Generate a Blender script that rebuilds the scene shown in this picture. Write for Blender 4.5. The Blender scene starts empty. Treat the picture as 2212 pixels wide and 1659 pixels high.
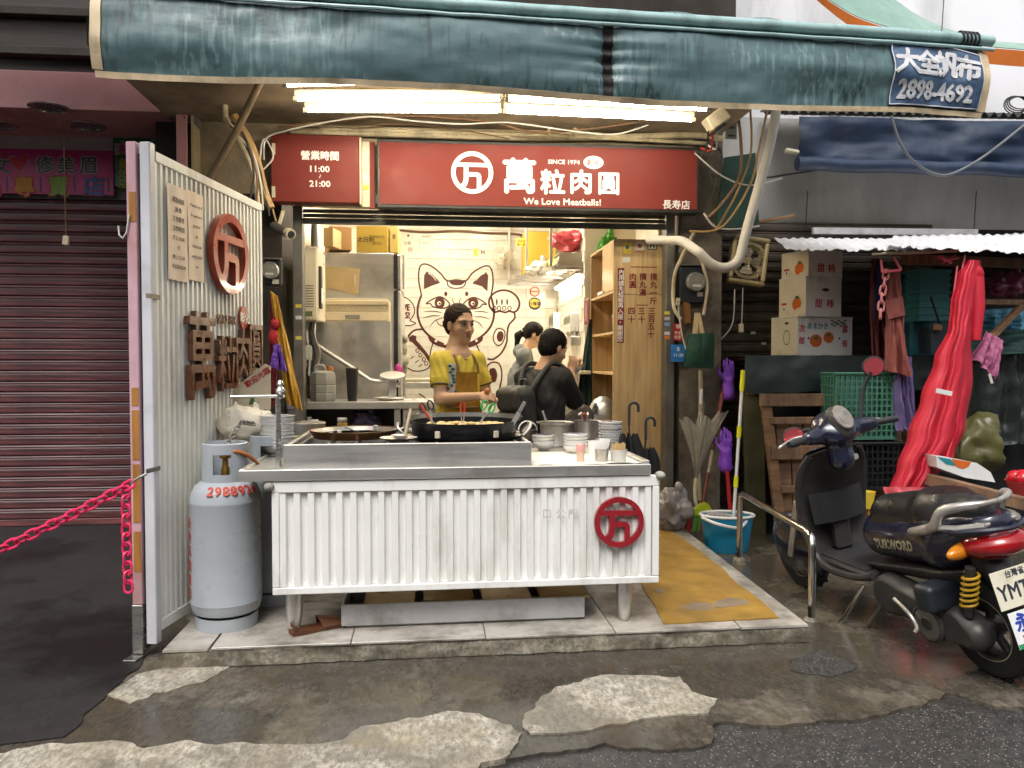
import bpy,math,random
import numpy as np
from mathutils import Vector,Matrix,noise as mnoise
sc=bpy.context.scene
COL=sc.collection
R=math.radians
PI=math.pi
# ------------------------------------------------------------------ camera
CAM_LOC=Vector((0,0,1.34));YAW=R(5.5);PITCH=R(1.75)
FPX=1661.0;CX,CY=1106.0,829.5 # photograph measured on a 2212 x 1659 sheet
cam=bpy.data.cameras.new('camera');camo=bpy.data.objects.new('camera',cam);COL.objects.link(camo)
cam.sensor_width=36;cam.lens=36*FPX/2212;cam.clip_start=.05;cam.clip_end=500
camo.location=CAM_LOC;camo.rotation_euler=(PI/2-PITCH,0,-YAW)
sc.camera=camo
_rm=camo.rotation_euler.to_matrix()
C_R,C_U,C_F=_rm@Vector((1,0,0)),_rm@Vector((0,1,0)),_rm@Vector((0,0,-1))
# ------------------------------------------------------------------ sky, sun, exposure
wd=bpy.data.worlds.new('World');sc.world=wd;wd.use_nodes=True
nt=wd.node_tree
SUN_EL,SUN_AZ=R(58),R(200)
sky=nt.nodes.new('ShaderNodeTexSky');sky.sky_type='NISHITA';sky.sun_disc=False
sky.sun_elevation=SUN_EL;sky.sun_rotation=SUN_AZ;sky.air_density=1.0;sky.dust_density=6.0;sky.ozone_density=.6
hs=nt.nodes.new('ShaderNodeHueSaturation');hs.inputs['Saturation'].default_value=.22
nt.links.new(sky.outputs[0],hs.inputs['Color'])
bg=nt.nodes['Background'];nt.links.new(hs.outputs[0],bg.inputs['Color']);bg.inputs['Strength'].default_value=.115
sun=bpy.data.lights.new('sun','SUN');sun.energy=.9;sun.angle=R(25);sun.color=(1,.97,.93)
suno=bpy.data.objects.new('sun',sun);COL.objects.link(suno)
_sd=Vector((math.sin(SUN_AZ)*math.cos(SUN_EL),math.cos(SUN_AZ)*math.cos(SUN_EL),math.sin(SUN_EL)))
suno.rotation_euler=_sd.to_track_quat('Z','Y').to_euler();suno.location=(0,-4,12)
vs=sc.view_settings;vs.view_transform='Standard';vs.look='None';vs.gamma=1;vs.exposure=.78;vs.use_curve_mapping=False
cy=sc.cycles;cy.use_denoising=True;cy.max_bounces=7;cy.diffuse_bounces=4;cy.glossy_bounces=4;cy.transmission_bounces=6
cy.transparent_max_bounces=8;cy.caustics_reflective=False;cy.caustics_refractive=False;cy.sample_clamp_indirect=6;cy.use_adaptive_sampling=True;cy.adaptive_threshold=.025
try:cy.denoiser='OPENIMAGEDENOISE'
except Exception:pass
# ------------------------------------------------------------------ measuring helpers: a sheet pixel to a point of the place
def ray(px,py):return C_F+C_R*((px-CX)/FPX)-C_U*((py-CY)/FPX)
def U(px,py,Y):
 d=ray(px,py);return CAM_LOC+d*((Y-CAM_LOC.y)/d.y)
def G(px,py,Z=0.0):
 d=ray(px,py);return CAM_LOC+d*((Z-CAM_LOC.z)/d.z)
def UX(px,py,X):
 d=ray(px,py);return CAM_LOC+d*((X-CAM_LOC.x)/d.x)
# ------------------------------------------------------------------ materials
MATS={}
def _new(key):
 m=bpy.data.materials.new(key);m.use_nodes=True;MATS[key]=m
 n=m.node_tree.nodes;return m,n,m.node_tree.links,n['Principled BSDF']
def _rgb(c):return(c[0],c[1],c[2],1)
def noise_node(n,l,scale,detail=4,stretch=None,coord='Object',rough=.55,off=0):
 tc=n.new('ShaderNodeTexCoord');mp=n.new('ShaderNodeMapping');tx=n.new('ShaderNodeTexNoise')
 l.new(tc.outputs[coord],mp.inputs[0]);l.new(mp.outputs[0],tx.inputs['Vector'])
 if stretch:mp.inputs['Scale'].default_value=stretch
 mp.inputs['Location'].default_value=(off,off*1.7,off*.6)
 tx.inputs['Scale'].default_value=scale;tx.inputs['Detail'].default_value=detail;tx.inputs['Roughness'].default_value=rough
 return tx.outputs['Fac']
def ramp(n,l,src,stops):
 r=n.new('ShaderNodeValToRGB');e=r.color_ramp.elements
 while len(e)<len(stops):e.new(.5)
 for i,(p,c)in enumerate(stops):e[i].position=p;e[i].color=_rgb(c)if not isinstance(c,float)else(c,c,c,1)
 l.new(src,r.inputs[0]);return r.outputs[0]
def mixc(n,l,fac,a,b):
 x=n.new('ShaderNodeMix');x.data_type='RGBA'
 if isinstance(fac,float):x.inputs[0].default_value=fac
 else:l.new(fac,x.inputs[0])
 for s,i in((a,6),(b,7)):
  if isinstance(s,tuple):x.inputs[i].default_value=_rgb(s)
  else:l.new(s,x.inputs[i])
 return x.outputs[2]
def bumpn(n,l,h,strength,dist,base=None):
 b=n.new('ShaderNodeBump');b.inputs['Strength'].default_value=strength;b.inputs['Distance'].default_value=dist
 l.new(h,b.inputs['Height'])
 if base is not None:l.new(base,b.inputs['Normal'])
 return b.outputs[0]
def mat(key,col=None,rough=.5,metal=0.0,var=.12,scale=6,bump=0.,bscale=60,dirt=None,dscale=3,damt=.5,dstretch=None,col2=None,
 stretch=None,alpha=1.,trans=0.,emit=None,estr=0.,coat=0.,rvar=.12,spec=.5,bdist=.004,sss=0.):
 if key in MATS:return MATS[key]
 m,n,l,b=_new(key)
 lo=tuple(max(0,c*(1-var))for c in col);hi=tuple(min(1,c*(1+var))for c in(col2 or col))
 nz=noise_node(n,l,scale,5,stretch)
 c=ramp(n,l,nz,[(.3,lo),(.7,hi)])
 if dirt is not None:
  dz=noise_node(n,l,dscale,7,dstretch,off=3.1,rough=.65)
  f=ramp(n,l,dz,[(.62-damt*.35,0.),(.80-damt*.25,min(1.,.45+damt*.5))])
  c=mixc(n,l,f,c,dirt)
 l.new(c,b.inputs['Base Color'])
 rz=noise_node(n,l,scale*1.7,4,stretch,off=7)
 l.new(ramp(n,l,rz,[(.3,max(0.02,rough-rvar)),(.7,min(1.,rough+rvar))]),b.inputs['Roughness'])
 b.inputs['Metallic'].default_value=metal;b.inputs['Specular IOR Level'].default_value=spec
 if bump:l.new(bumpn(n,l,noise_node(n,l,bscale,5,stretch,off=1.3),bump,bdist),b.inputs['Normal'])
 if alpha<1:b.inputs['Alpha'].default_value=alpha
 if trans:b.inputs['Transmission Weight'].default_value=trans
 if coat:b.inputs['Coat Weight'].default_value=coat;b.inputs['Coat Roughness'].default_value=.08
 if sss:b.inputs['Subsurface Weight'].default_value=sss;b.inputs['Subsurface Radius'].default_value=(.01,.004,.002)
 if emit:b.inputs['Emission Color'].default_value=_rgb(emit);b.inputs['Emission Strength'].default_value=estr
 return m
def flat(key,col=(.5,.5,.5),rough=.55):return mat(key,col,rough,var=.05,scale=25)
# ------------------------------------------------------------------ mesh builder
class M:
 def __init__(s):s.v=[];s.f=[];s.mi=[];s.k=0
 def _add(s,vs,fs):
  o=len(s.v);s.v+=[tuple(p)for p in vs];s.f+=[tuple(i+o for i in f)for f in fs];s.mi+=[s.k]*len(fs);return s
 def add(s,m,mx=None):
  return s._add([mx@Vector(p)for p in m.v]if mx else m.v,m.f)
 def box(s,x0,x1,y0,y1,z0,z1,b=0.,mx=None):
  x0,x1=min(x0,x1),max(x0,x1);y0,y1=min(y0,y1),max(y0,y1);z0,z1=min(z0,z1),max(z0,z1)
  b=min(b,(x1-x0)*.45,(y1-y0)*.45,(z1-z0)*.45)
  if b<=0:
   vs=[(x,y,z)for z in(z0,z1)for y in(y0,y1)for x in(x0,x1)]
   fs=[(0,2,3,1),(4,5,7,6),(0,1,5,4),(2,6,7,3),(0,4,6,2),(1,3,7,5)]
  else:
   X,Y,Z=(x0,x1),(y0,y1),(z0,z1);vs=[];ix={}
   for i in(0,1):
    for j in(0,1):
     for k in(0,1):
      sx,sy,sz=(b,-b)[i],(b,-b)[j],(b,-b)[k]
      for a in range(3):
       p=[X[i]+sx,Y[j]+sy,Z[k]+sz];p[a]=(X[i],Y[j],Z[k])[a]
       ix[i,j,k,a]=len(vs);vs.append(tuple(p))
   q=lambda*t:tuple(ix[a]for a in t)
   fs=[]
   for i in(0,1):
    f=[(i,0,0,0),(i,1,0,0),(i,1,1,0),(i,0,1,0)];fs.append(q(*(f if i else f[::-1])))
    f=[(0,i,0,1),(0,i,1,1),(1,i,1,1),(1,i,0,1)];fs.append(q(*(f if i else f[::-1])))
    f=[(0,0,i,2),(1,0,i,2),(1,1,i,2),(0,1,i,2)];fs.append(q(*(f if i else f[::-1])))
   for i in(0,1):
    for j in(0,1):
     f=[(i,j,0,0),(i,j,1,0),(i,j,1,1),(i,j,0,1)];fs.append(q(*(f if(i==j)else f[::-1])))
     f=[(i,0,j,0),(i,0,j,2),(i,1,j,2),(i,1,j,0)];fs.append(q(*(f if(i==j)else f[::-1])))
     f=[(0,i,j,1),(1,i,j,1),(1,i,j,2),(0,i,j,2)];fs.append(q(*(f if(i==j)else f[::-1])))
     for k in(0,1):
      f=[(i,j,k,0),(i,j,k,1),(i,j,k,2)];fs.append(q(*(f if(i+j+k)%2 else f[::-1])))
  return s._add([mx@Vector(p)for p in vs]if mx else vs,fs)
 def cbox(s,c,sz,rot=(0,0,0),b=0.):
  from mathutils import Euler
  mx=Matrix.Translation(Vector(c))@Euler(rot).to_matrix().to_4x4();h=[a/2 for a in sz]
  return s.box(-h[0],h[0],-h[1],h[1],-h[2],h[2],b,mx)
 def bar(s,p,q,w,t,up=(0,0,1),b=0.): # a rectangular bar from p to q
  p,q=Vector(p),Vector(q);d=q-p;L=d.length;d.normalize();u=Vector(up)
  sx=d.cross(u)
  if sx.length<1e-4:sx=d.cross(Vector((1,0,0)))
  sx.normalize();u=sx.cross(d)
  mx=Matrix((sx,d,u)).transposed().to_4x4();mx.translation=p
  return s.box(-w/2,w/2,0,L,-t/2,t/2,b,mx)
 def tube(s,pts,r,n=8,closed=False,caps=True):
  P=[Vector(p)for p in pts];N=len(P);rr=r if isinstance(r,(list,tuple))else[r]*N
  vs=[];fs=[];up=None
  for i in range(N):
   a=P[(i-1)%N]if(closed or i>0)else P[i];c=P[(i+1)%N]if(closed or i<N-1)else P[i]
   t=(c-a)
   if t.length<1e-9:t=Vector((0,0,1))
   t.normalize()
   if up is None:up=Vector((0,0,1))if abs(t.z)<.9 else Vector((1,0,0))
   sx=t.cross(up);sx=sx if sx.length>1e-6 else t.orthogonal();sx.normalize();up=sx.cross(t)
   for k in range(n):
    an=2*PI*k/n;vs.append(P[i]+(sx*math.cos(an)+up*math.sin(an))*rr[i])
  for i in range(N if closed else N-1):
   for k in range(n):
    a,b_=i*n+k,i*n+(k+1)%n;j=((i+1)%N)*n
    fs.append((a,j+k,j+(k+1)%n,b_))
  if caps and not closed:fs.append(tuple(range(n)));fs.append(tuple(range((N-1)*n,N*n))[::-1])
  return s._add(vs,fs)
 def lathe(s,prof,n=24,mx=None,a0=0,a1=2*PI,sx=1,sy=1):
  full=abs(a1-a0-2*PI)<1e-6;k=n if full else n+1;vs=[];fs=[]
  for(r,z)in prof:
   for i in range(k):
    a=a0+(a1-a0)*i/n;vs.append(Vector((r*math.cos(a)*sx,r*math.sin(a)*sy,z)))
  for j in range(len(prof)-1):
   for i in range(n):
    i2=(i+1)%k;fs.append((j*k+i,j*k+i2,(j+1)*k+i2,(j+1)*k+i))
  if full and prof[0]!=prof[-1]:
   if prof[0][0]>1e-6:fs.append(tuple(range(k))[::-1])
   if prof[-1][0]>1e-6:fs.append(tuple(range((len(prof)-1)*k,len(prof)*k)))
  return s._add([mx@p for p in vs]if mx else vs,fs)
 def poly(s,pts,z0,z1,mx=None): # extruded outline (x, y) from z0 to z1
  a=sum(pts[i][0]*pts[(i+1)%len(pts)][1]-pts[(i+1)%len(pts)][0]*pts[i][1]for i in range(len(pts)))
  if a<0:pts=pts[::-1]
  n=len(pts);vs=[Vector((x,y,z))for z in(z0,z1)for x,y in pts]
  fs=[tuple(range(n))[::-1],tuple(range(n,2*n))]+[(i,(i+1)%n,n+(i+1)%n,n+i)for i in range(n)]
  return s._add([mx@p for p in vs]if mx else vs,fs)
 def grid(s,fn,nu,nv,closed_u=False):
  vs=[Vector(fn(i/nu,j/nv))for j in range(nv+1)for i in range(nu+(0 if closed_u else 1))]
  w=nu if closed_u else nu+1;fs=[]
  for j in range(nv):
   for i in range(nu):
    i2=(i+1)%w;fs.append((j*w+i,j*w+i2,(j+1)*w+i2,(j+1)*w+i))
  return s._add(vs,fs)
 def sheet(s,fn,nu,nv,t): # a grid with thickness t
  g=M().grid(fn,nu,nv);me=bpy.data.meshes.new('x');me.from_pydata(g.v,[],g.f);me.update()
  no=[Vector(v.normal)for v in me.vertices];bpy.data.meshes.remove(me)
  w=nu+1;N=len(g.v);vs=[Vector(p)for p in g.v]+[Vector(p)-q*t for p,q in zip(g.v,no)]
  fs=list(g.f)+[tuple(i+N for i in f[::-1])for f in g.f]
  rim=list(range(w))+[j*w+nu for j in range(1,nv+1)]+[nv*w+i for i in range(nu-1,-1,-1)]+[j*w for j in range(nv-1,0,-1)]
  for i in range(len(rim)):
   a,b_=rim[i],rim[(i+1)%len(rim)];fs.append((b_,a,a+N,b_+N))
  return s._add(vs,fs)
 def ball(s,c,r,n=12,m=8,mx=None):
  r=r if isinstance(r,(tuple,list))else(r,r,r);vs=[];fs=[]
  for j in range(m+1):
   t=PI*j/m
   for i in range(n):
    a=2*PI*i/n;vs.append(Vector((c[0]+r[0]*math.sin(t)*math.cos(a),c[1]+r[1]*math.sin(t)*math.sin(a),c[2]+r[2]*math.cos(t))))
  for j in range(m):
   for i in range(n):fs.append((j*n+i,(j+1)*n+i,(j+1)*n+(i+1)%n,j*n+(i+1)%n))
  return s._add([mx@p for p in vs]if mx else vs,fs)
 def xf(s,mx):s.v=[tuple(mx@Vector(p))for p in s.v];return s
def plane_mx(o,ex,ey):
 ex,ey=Vector(ex).normalized(),Vector(ey).normalized();n=ex.cross(ey).normalized()
 mx=Matrix((ex,ey,n)).transposed().to_4x4();mx.translation=Vector(o);return mx
def axis_mx(o,d,up=(0,0,1)): # local z along d
 d=Vector(d).normalized();u=Vector(up)
 x=u.cross(d);x=x if x.length>1e-5 else d.orthogonal();x.normalize();y=d.cross(x)
 mx=Matrix((x,y,d)).transposed().to_4x4();mx.translation=Vector(o);return mx
def RZ(a):return Matrix.Rotation(a,4,'Z')
def TR(*p):return Matrix.Translation(Vector(p if len(p)==3 else p[0]))
def meshdata(name,m,sm=38):
 me=bpy.data.meshes.new(name);me.from_pydata([tuple(p)for p in m.v],[],m.f)
 if any(m.mi):me.polygons.foreach_set('material_index',m.mi)
 me.validate();me.update()
 if sm:
  me.polygons.foreach_set('use_smooth',[True]*len(me.polygons))
  if sm<180:me.set_sharp_from_angle(angle=R(sm))
 return me
def obj(name,m,mt,parent=None,sm=38):
 me=m if isinstance(m,bpy.types.Mesh)else meshdata(name,m,sm)
 if not me.materials:
  for x in(mt if isinstance(mt,(list,tuple))else[mt]):me.materials.append(x)
 o=bpy.data.objects.new(name,me);COL.objects.link(o)
 if parent is not None:o.parent=parent
 return o
def tag(o,label,cat,group=None,kind=None):
 if label:o['label']=label
 if cat:o['category']=cat
 if group:o['group']=group
 if kind:o['kind']=kind
 return o
class Thing:
 def __init__(s,name,label,cat,loc=(0,0,0),rz=0.,group=None):
  s.o=bpy.data.objects.new(name,None);COL.objects.link(s.o);s.o.empty_display_size=.05
  s.o.location=loc;s.o.rotation_euler=(0,0,rz);tag(s.o,label,cat,group)
  s.mx=TR(Vector(loc))@RZ(rz);s.inv=s.mx.inverted()
 def part(s,name,m,mt,parent=None,world=False,sm=38,label=None):
  if isinstance(m,M)and world:m.xf(s.inv)
  o=obj(name,m,mt,parent or s.o,sm)
  if label:o['label']=label
  return o
def copy_tree(o,parent=None):
 c=o.copy();COL.objects.link(c);c.parent=parent
 for ch in list(o.children):copy_tree(ch,c)
 return c
def single(name,m,mt,label,cat,group=None,sm=38):
 return tag(obj(name,m,mt,None,sm),label,cat,group)
def struct(name,m,mt,parent=None,sm=38):
 o=obj(name,m,mt,parent,sm)
 if parent is None:o['kind']='structure'
 return o
# ------------------------------------------------------------------ curves and lettering
def spline(pts,k=6,closed=False):
 P=[Vector(p)for p in pts];N=len(P);out=[]
 for i in range(N if closed else N-1):
  g=lambda j:P[j%N]if closed else P[max(0,min(N-1,j))]
  a,b,c,d=g(i-1),g(i),g(i+1),g(i+2)
  for j in range(k):
   t=j/k;out.append(.5*((2*b)+(c-a)*t+(2*a-5*b+4*c-d)*t*t+(3*b-a-3*c+d)*t**3))
 if not closed:out.append(P[-1])
 return out
_tc={}
def text(s,size=1.,depth=.001,bold=0.,align='CENTER',shear=0.,sx=1.):
 """lettering in the local xy plane, centred on its own middle, thickness along +z"""
 key=s
 if key not in _tc:
  c=bpy.data.curves.new('lettering','FONT');c.body=s;c.resolution_u=2;c.extrude=.5;c.fill_mode='BOTH'
  o=bpy.data.objects.new('lettering',c);COL.objects.link(o)
  dg=bpy.context.evaluated_depsgraph_get();me=bpy.data.meshes.new_from_object(o.evaluated_get(dg))
  vs=[tuple(v.co)for v in me.vertices];fs=[tuple(p.vertices)for p in me.polygons]
  bpy.data.objects.remove(o);bpy.data.curves.remove(c);bpy.data.meshes.remove(me)
  _tc[key]=(vs,fs)
 vs,fs=_tc[key]
 xs=[p[0]for p in vs]or[0];ys=[p[1]for p in vs]or[0]
 mx_,my_=(min(xs)+max(xs))/2,(min(ys)+max(ys))/2
 if align=='LEFT':mx_=min(xs)
 out=M();offs=[(0,0)]if not bold else[(0,0),(bold,0),(-bold,0),(0,bold),(0,-bold)]
 for i,(dx,dy)in enumerate(offs):
  d=depth+i*.00012
  out._add([((p[0]-mx_+shear*(p[1]-my_))*size*sx+dx*size,(p[1]-my_)*size+dy*size,(p[2]+.5)*d)for p in vs],fs)
 return out
def ribbon(pts,w,z0=0.,z1=.001,closed=False,taper=False): # flat painted stroke in the xy plane
 P=[Vector((p[0],p[1]))for p in pts];N=len(P);L=[];Rr=[]
 for i in range(N):
  a=P[(i-1)%N]if closed or i else P[i];b=P[(i+1)%N]if closed or i<N-1 else P[i]
  t=b-a;t=t.normalized()if t.length>1e-9 else Vector((1,0));n=Vector((-t.y,t.x))
  h=w/2*((math.sin(PI*min(max(i/(N-1),.04),.96))**.6)if taper else 1)
  L.append(P[i]+n*h);Rr.append(P[i]-n*h)
 m=M();vs=[(p.x,p.y,z1)for p in L]+[(p.x,p.y,z1)for p in Rr]+[(p.x,p.y,z0)for p in L]+[(p.x,p.y,z0)for p in Rr];fs=[]
 for i in range(N if closed else N-1):
  j=(i+1)%N;fs+=[(i+N,j+N,j,i),(i,j,j+2*N,i+2*N),(j+N,i+N,i+3*N,j+3*N)]
 return m._add(vs,fs)
def disc(cx,cy_,rx,ry=None,z0=0.,z1=.001,n=28):
 ry=ry or rx;return M().poly([(cx+rx*math.cos(2*PI*i/n),cy_+ry*math.sin(2*PI*i/n))for i in range(n)],z0,z1)
def annulus(r0,r1,z0,z1,n=48,cx=0,cy_=0,ry=1.):
 return M().lathe([(r0,z0),(r1,z0),(r1,z1),(r0,z1),(r0,z0)],n,TR(cx,cy_,0),sy=ry)
def emblem(Rd,depth): # ring with the square-shouldered character inside
 m=M();m.add(annulus(Rd*.79,Rd,0,depth))
 s=Rd;z=depth*.96
 ch=lambda y,r=.82:math.sqrt(max(0,r*r-y*y))
 m.poly([(-ch(.46)*s,.46*s),(ch(.46)*s,.46*s),(ch(.27)*s,.27*s),(-ch(.27)*s,.27*s)],0,z)
 m.poly([(-.40*s,.28*s),(-.18*s,.28*s),(-.18*s,-.35*s),(-.24*s,-.56*s),(-.36*s,-.74*s),(-.56*s,-.60*s),(-.44*s,-.45*s),(-.40*s,-.25*s)],0,z*.99)
 m.poly([(-.2*s,.02*s),(.22*s,.02*s),(.36*s,-.03*s),(.43*s,-.15*s),(.43*s,-.70*s),(.22*s,-.78*s),(.22*s,-.22*s),(.18*s,-.19*s),(-.2*s,-.19*s)],0,z*.98)
 return m
def rnd(a,b):return random.uniform(a,b)
random.seed(11)
def fbm(x,y=0.,z=0.,o=3):
 return sum(mnoise.noise(Vector((x,y,z))*2**i)/2**i for i in range(o))
# ================================================================== THE SETTING
def rc(x0,y0,x1,y1,Y): # a measured rectangle standing on the plane Y
 xm,ym=(x0+x1)/2,(y0+y1)/2
 return U(x0,ym,Y).x,U(x1,ym,Y).x,U(xm,y1,Y).z,U(xm,y0,Y).z
PZ=.09 # platform height
YF=5.9 # shop front
# ---- ground materials
def ground_mat(key,dry,wet,wetlo,wethi,speck=None,bump=.5,bsc=55,rough_dry=.75,rough_wet=.12,wscale=.9,crack=False):
 m,n,l,b=_new(key)
 big=noise_node(n,l,wscale,9,rough=.62,off=2.2)
 fine=noise_node(n,l,14,8,rough=.7,off=5)
 mid=noise_node(n,l,4.2,6,rough=.65,off=9)
 dr=ramp(n,l,fine,[(.30,tuple(c*.42 for c in dry)),(.48,dry),(.70,tuple(min(1,c*1.45)for c in dry))])
 grit=ramp(n,l,noise_node(n,l,55,6,(1,.45,1),rough=.75,off=17),[(.42,.75),(.56,0.)]);dr=mixc(n,l,grit,dr,tuple(c*.3 for c in dry))
 st=ramp(n,l,mid,[(.42,0.),(.66,.55)])
 dr=mixc(n,l,st,dr,(dry[0]*.62,dry[1]*.55,dry[2]*.42))
 if speck:
  tc=n.new('ShaderNodeTexCoord');vo=n.new('ShaderNodeTexVoronoi');vo.inputs['Scale'].default_value=speck[1]
  l.new(tc.outputs['Object'],vo.inputs['Vector'])
  sp=ramp(n,l,vo.outputs['Distance'],[(.16,1.),(.30,0.)])
  hh=n.new('ShaderNodeSeparateColor');l.new(vo.outputs['Color'],hh.inputs[0])
  pick=ramp(n,l,hh.outputs[0],[(.45,0.),(.62,1.)])
  mm=n.new('ShaderNodeMath');mm.operation='MULTIPLY';l.new(sp,mm.inputs[0]);l.new(pick,mm.inputs[1])
  scol=mixc(n,l,hh.outputs[1],speck[0],(speck[0][0]*.55,speck[0][1]*.5,speck[0][2]*.45))
  dr=mixc(n,l,mm.outputs[0],dr,scol)
 wf=ramp(n,l,big,[(wetlo,0.),(wethi,1.)])
 wc=ramp(n,l,mid,[(.3,tuple(c*.7 for c in wet)),(.55,wet),(.75,(wet[0]*1.8,wet[1]*1.5,wet[2]*1.0))])
 wc=mixc(n,l,.68,dr,wc)
 col=mixc(n,l,wf,dr,wc)
 l.new(col,b.inputs['Base Color'])
 l.new(ramp(n,l,wf,[(0.,rough_dry),(1.,rough_wet)]),b.inputs['Roughness'])
 bn=bumpn(n,l,fine,bump,.006);bn=bumpn(n,l,noise_node(n,l,bsc*3,4,off=4),bump*.5,.003,bn)
 # standing water smooths the relief
 geo=n.new('ShaderNodeNewGeometry');mxn=n.new('ShaderNodeMix');mxn.data_type='VECTOR'
 l.new(ramp(n,l,wf,[(.35,0.),(1.,.82)]),mxn.inputs[0]);l.new(bn,mxn.inputs[4]);l.new(geo.outputs['Normal'],mxn.inputs[5])
 l.new(mxn.outputs[1],b.inputs['Normal'])
 return m
A_M=ground_mat('wet_asphalt',(.048,.045,.044),(.026,.025,.025),.50,.62,speck=((.40,.39,.38),95),bump=.9,rough_dry=.55,rough_wet=.10,wscale=1.1)
W_M=ground_mat('wet_old_concrete',(.135,.118,.092),(.046,.041,.033),.40,.50,bump=.8,rough_dry=.5,rough_wet=.09,wscale=2.1)
L_M=ground_mat('pale_worn_concrete',(.40,.37,.31),(.11,.095,.072),.47,.60,bump=1.,rough_dry=.85,rough_wet=.3,wscale=3.2)
K_M=ground_mat('kerb_concrete',(.23,.205,.155),(.06,.052,.038),.46,.58,bump=.9,rough_dry=.85,rough_wet=.4,wscale=5)
D_M=ground_mat('dark_arcade_floor',(.017,.014,.015),(.008,.007,.0075),.50,.66,bump=.5,rough_dry=.75,rough_wet=.4,wscale=1.2)
def wob(pts,amp=.012,step=.035,seed=0.): # crumbled outline along a polygon
 out=[];n=len(pts)
 for i in range(n):
  a,b=Vector(pts[i][:2]),Vector(pts[(i+1)%n][:2]);L=(b-a).length;k=max(1,int(L/step))
  nn=Vector((-(b-a).y,(b-a).x)).normalized()if L>1e-6 else Vector((0,0))
  for j in range(k):
   p=a.lerp(b,j/k);w=(fbm(p.x*2.3+seed,p.y*2.3,seed,2)*2.2+fbm(p.x*11+seed,p.y*11,seed,4))*amp;out.append((p+nn*w)[:])
 return out
def slab(name,px,z,mt,th=.02,amp=.012,seed=0.,kind='structure'):
 pts=[G(x,y,z)[:2]for x,y in px];m=M().poly(wob(pts,amp,.016,seed),z-th,z)
 o=obj(name,m,mt,None,20);o['kind']=kind;return o
st=M().grid(lambda u,v:(-60+120*u,-60+120*v,0),4,4)
struct('street_ground',st,A_M)
# older concrete apron in front of the shop, its outer edge broken away
slab('pavement',[(-700,1700),(-20,1640),(300,1612),(560,1640),(800,1630),(1000,1672),(1106,1646),(1231,1622),(1306,1606),(1360,1617),(1443,1617),(1526,1603),(1538,1584),
 (1552,1564),(1640,1563),(1740,1561),(1840,1554),(1915,1541),(1935,1530),(1990,1527),(2040,1513),(2050,1500),(2062,1498),(2100,1514),(2150,1526),(2330,1532),(2700,1500),(2500,1120),(300,1120),(-600,1120)],.012,W_M,.03,.018,1.)
slab('pavement_patch',[(-500,1640),(0,1622),(75,1609),(112,1603),(287,1603),(312,1611),(375,1601),(470,1606),(553,1609),(640,1611),(728,1594),(778,1564),(903,1547),(965,1540),(1028,1549),
 (1106,1564),(1138,1582),(1130,1604),(1106,1631),(1040,1648),(1000,1690),(700,1800),(-500,1950)],.020,L_M,.03,.02,4.)
slab('pavement_patch',[(1138,1544),(1170,1510),(1206,1487),(1268,1467),(1306,1459),(1390,1463),(1468,1461),(1490,1480),(1496,1494),(1551,1509),(1546,1527),(1528,1537),(1406,1552),(1306,1567),(1226,1582),(1140,1590),(1128,1570)],
 .019,L_M,.03,.02,8.)
slab('pavement_patch',[(230,1500),(300,1455),(420,1432),(480,1440),(440,1470),(330,1495),(280,1520)],.016,L_M,.02,.02,3.)
slab('pavement_patch',[(1700,1420),(1780,1405),(1850,1440),(1800,1462),(1720,1450)],.0165,A_M,.02,.02,6.)
# the neighbour's floor, nearly black and wet
pts=[G(x,y,.016)[:2]for x,y in[(-900,1120),(300,1120),(305,1432),(270,1470),(225,1510),(180,1545),(140,1588),(60,1598),(-60,1604),(-900,1640)]]
o=obj('arcade_floor',M().poly(wob(pts,.02,.05,2.),-.01,.018),D_M);o['kind']='structure'
# ---- raised shop platform with its tiles
FL,FR=G(352,1404,PZ),G(1744,1349,PZ)
BR=G(1464,1133,PZ)
ex=(FR-FL).normalized();XR=BR.x
def front_y(x):return FL.y+(x-FL.x)*(FR.y-FL.y)/(FR.x-FL.x)
plat_pts=[FL[:2],FR[:2],(FR.x+.02,6.05),(3.6,6.05),(3.6,12),(-1.5,12),(-1.5,FL.y)]
plat_pts=[FL[:2],FR[:2],BR[:2],(XR,6.0),(XR,9.6),(-1.45,9.6),(FL.x-.02,6.)]
pm=M().poly(wob(plat_pts[:2],.0,.5)+plat_pts[1:],-.02,PZ-.012)
plat=struct('shop_platform',pm,K_M)
kerb=M()
kp=wob([FL[:2],FR[:2]],.0,.06)[:24]
def kerb_fn(u,v):
 p=FL.lerp(FR,u);z=PZ-.014-v*(PZ-.03);bul=.006+.012*fbm(p.x*9,z*14,3.,4)+.012*v
 return(p.x,p.y-bul-.004,z)
kerb.grid(kerb_fn,120,8)
struct('kerb_face',kerb,K_M,plat)
T_M=mat('white_floor_tile',(.46,.43,.38),.16,var=.12,scale=3,dirt=(.10,.08,.06),dscale=4.2,damt=.66,bump=.05,bscale=20)  # dirt noise carries both real stains and the shade under the counter
tile=meshdata('floor_tile',M().box(0,.596,0,.596,-.011,0,.002));tile.materials.append(T_M)
nrow=0
ang=math.atan2(FR.y-FL.y,FR.x-FL.x)
tmx=TR(FL.x,FL.y,PZ)@RZ(ang)
right_dir=(BR-FR).normalized()
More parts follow.
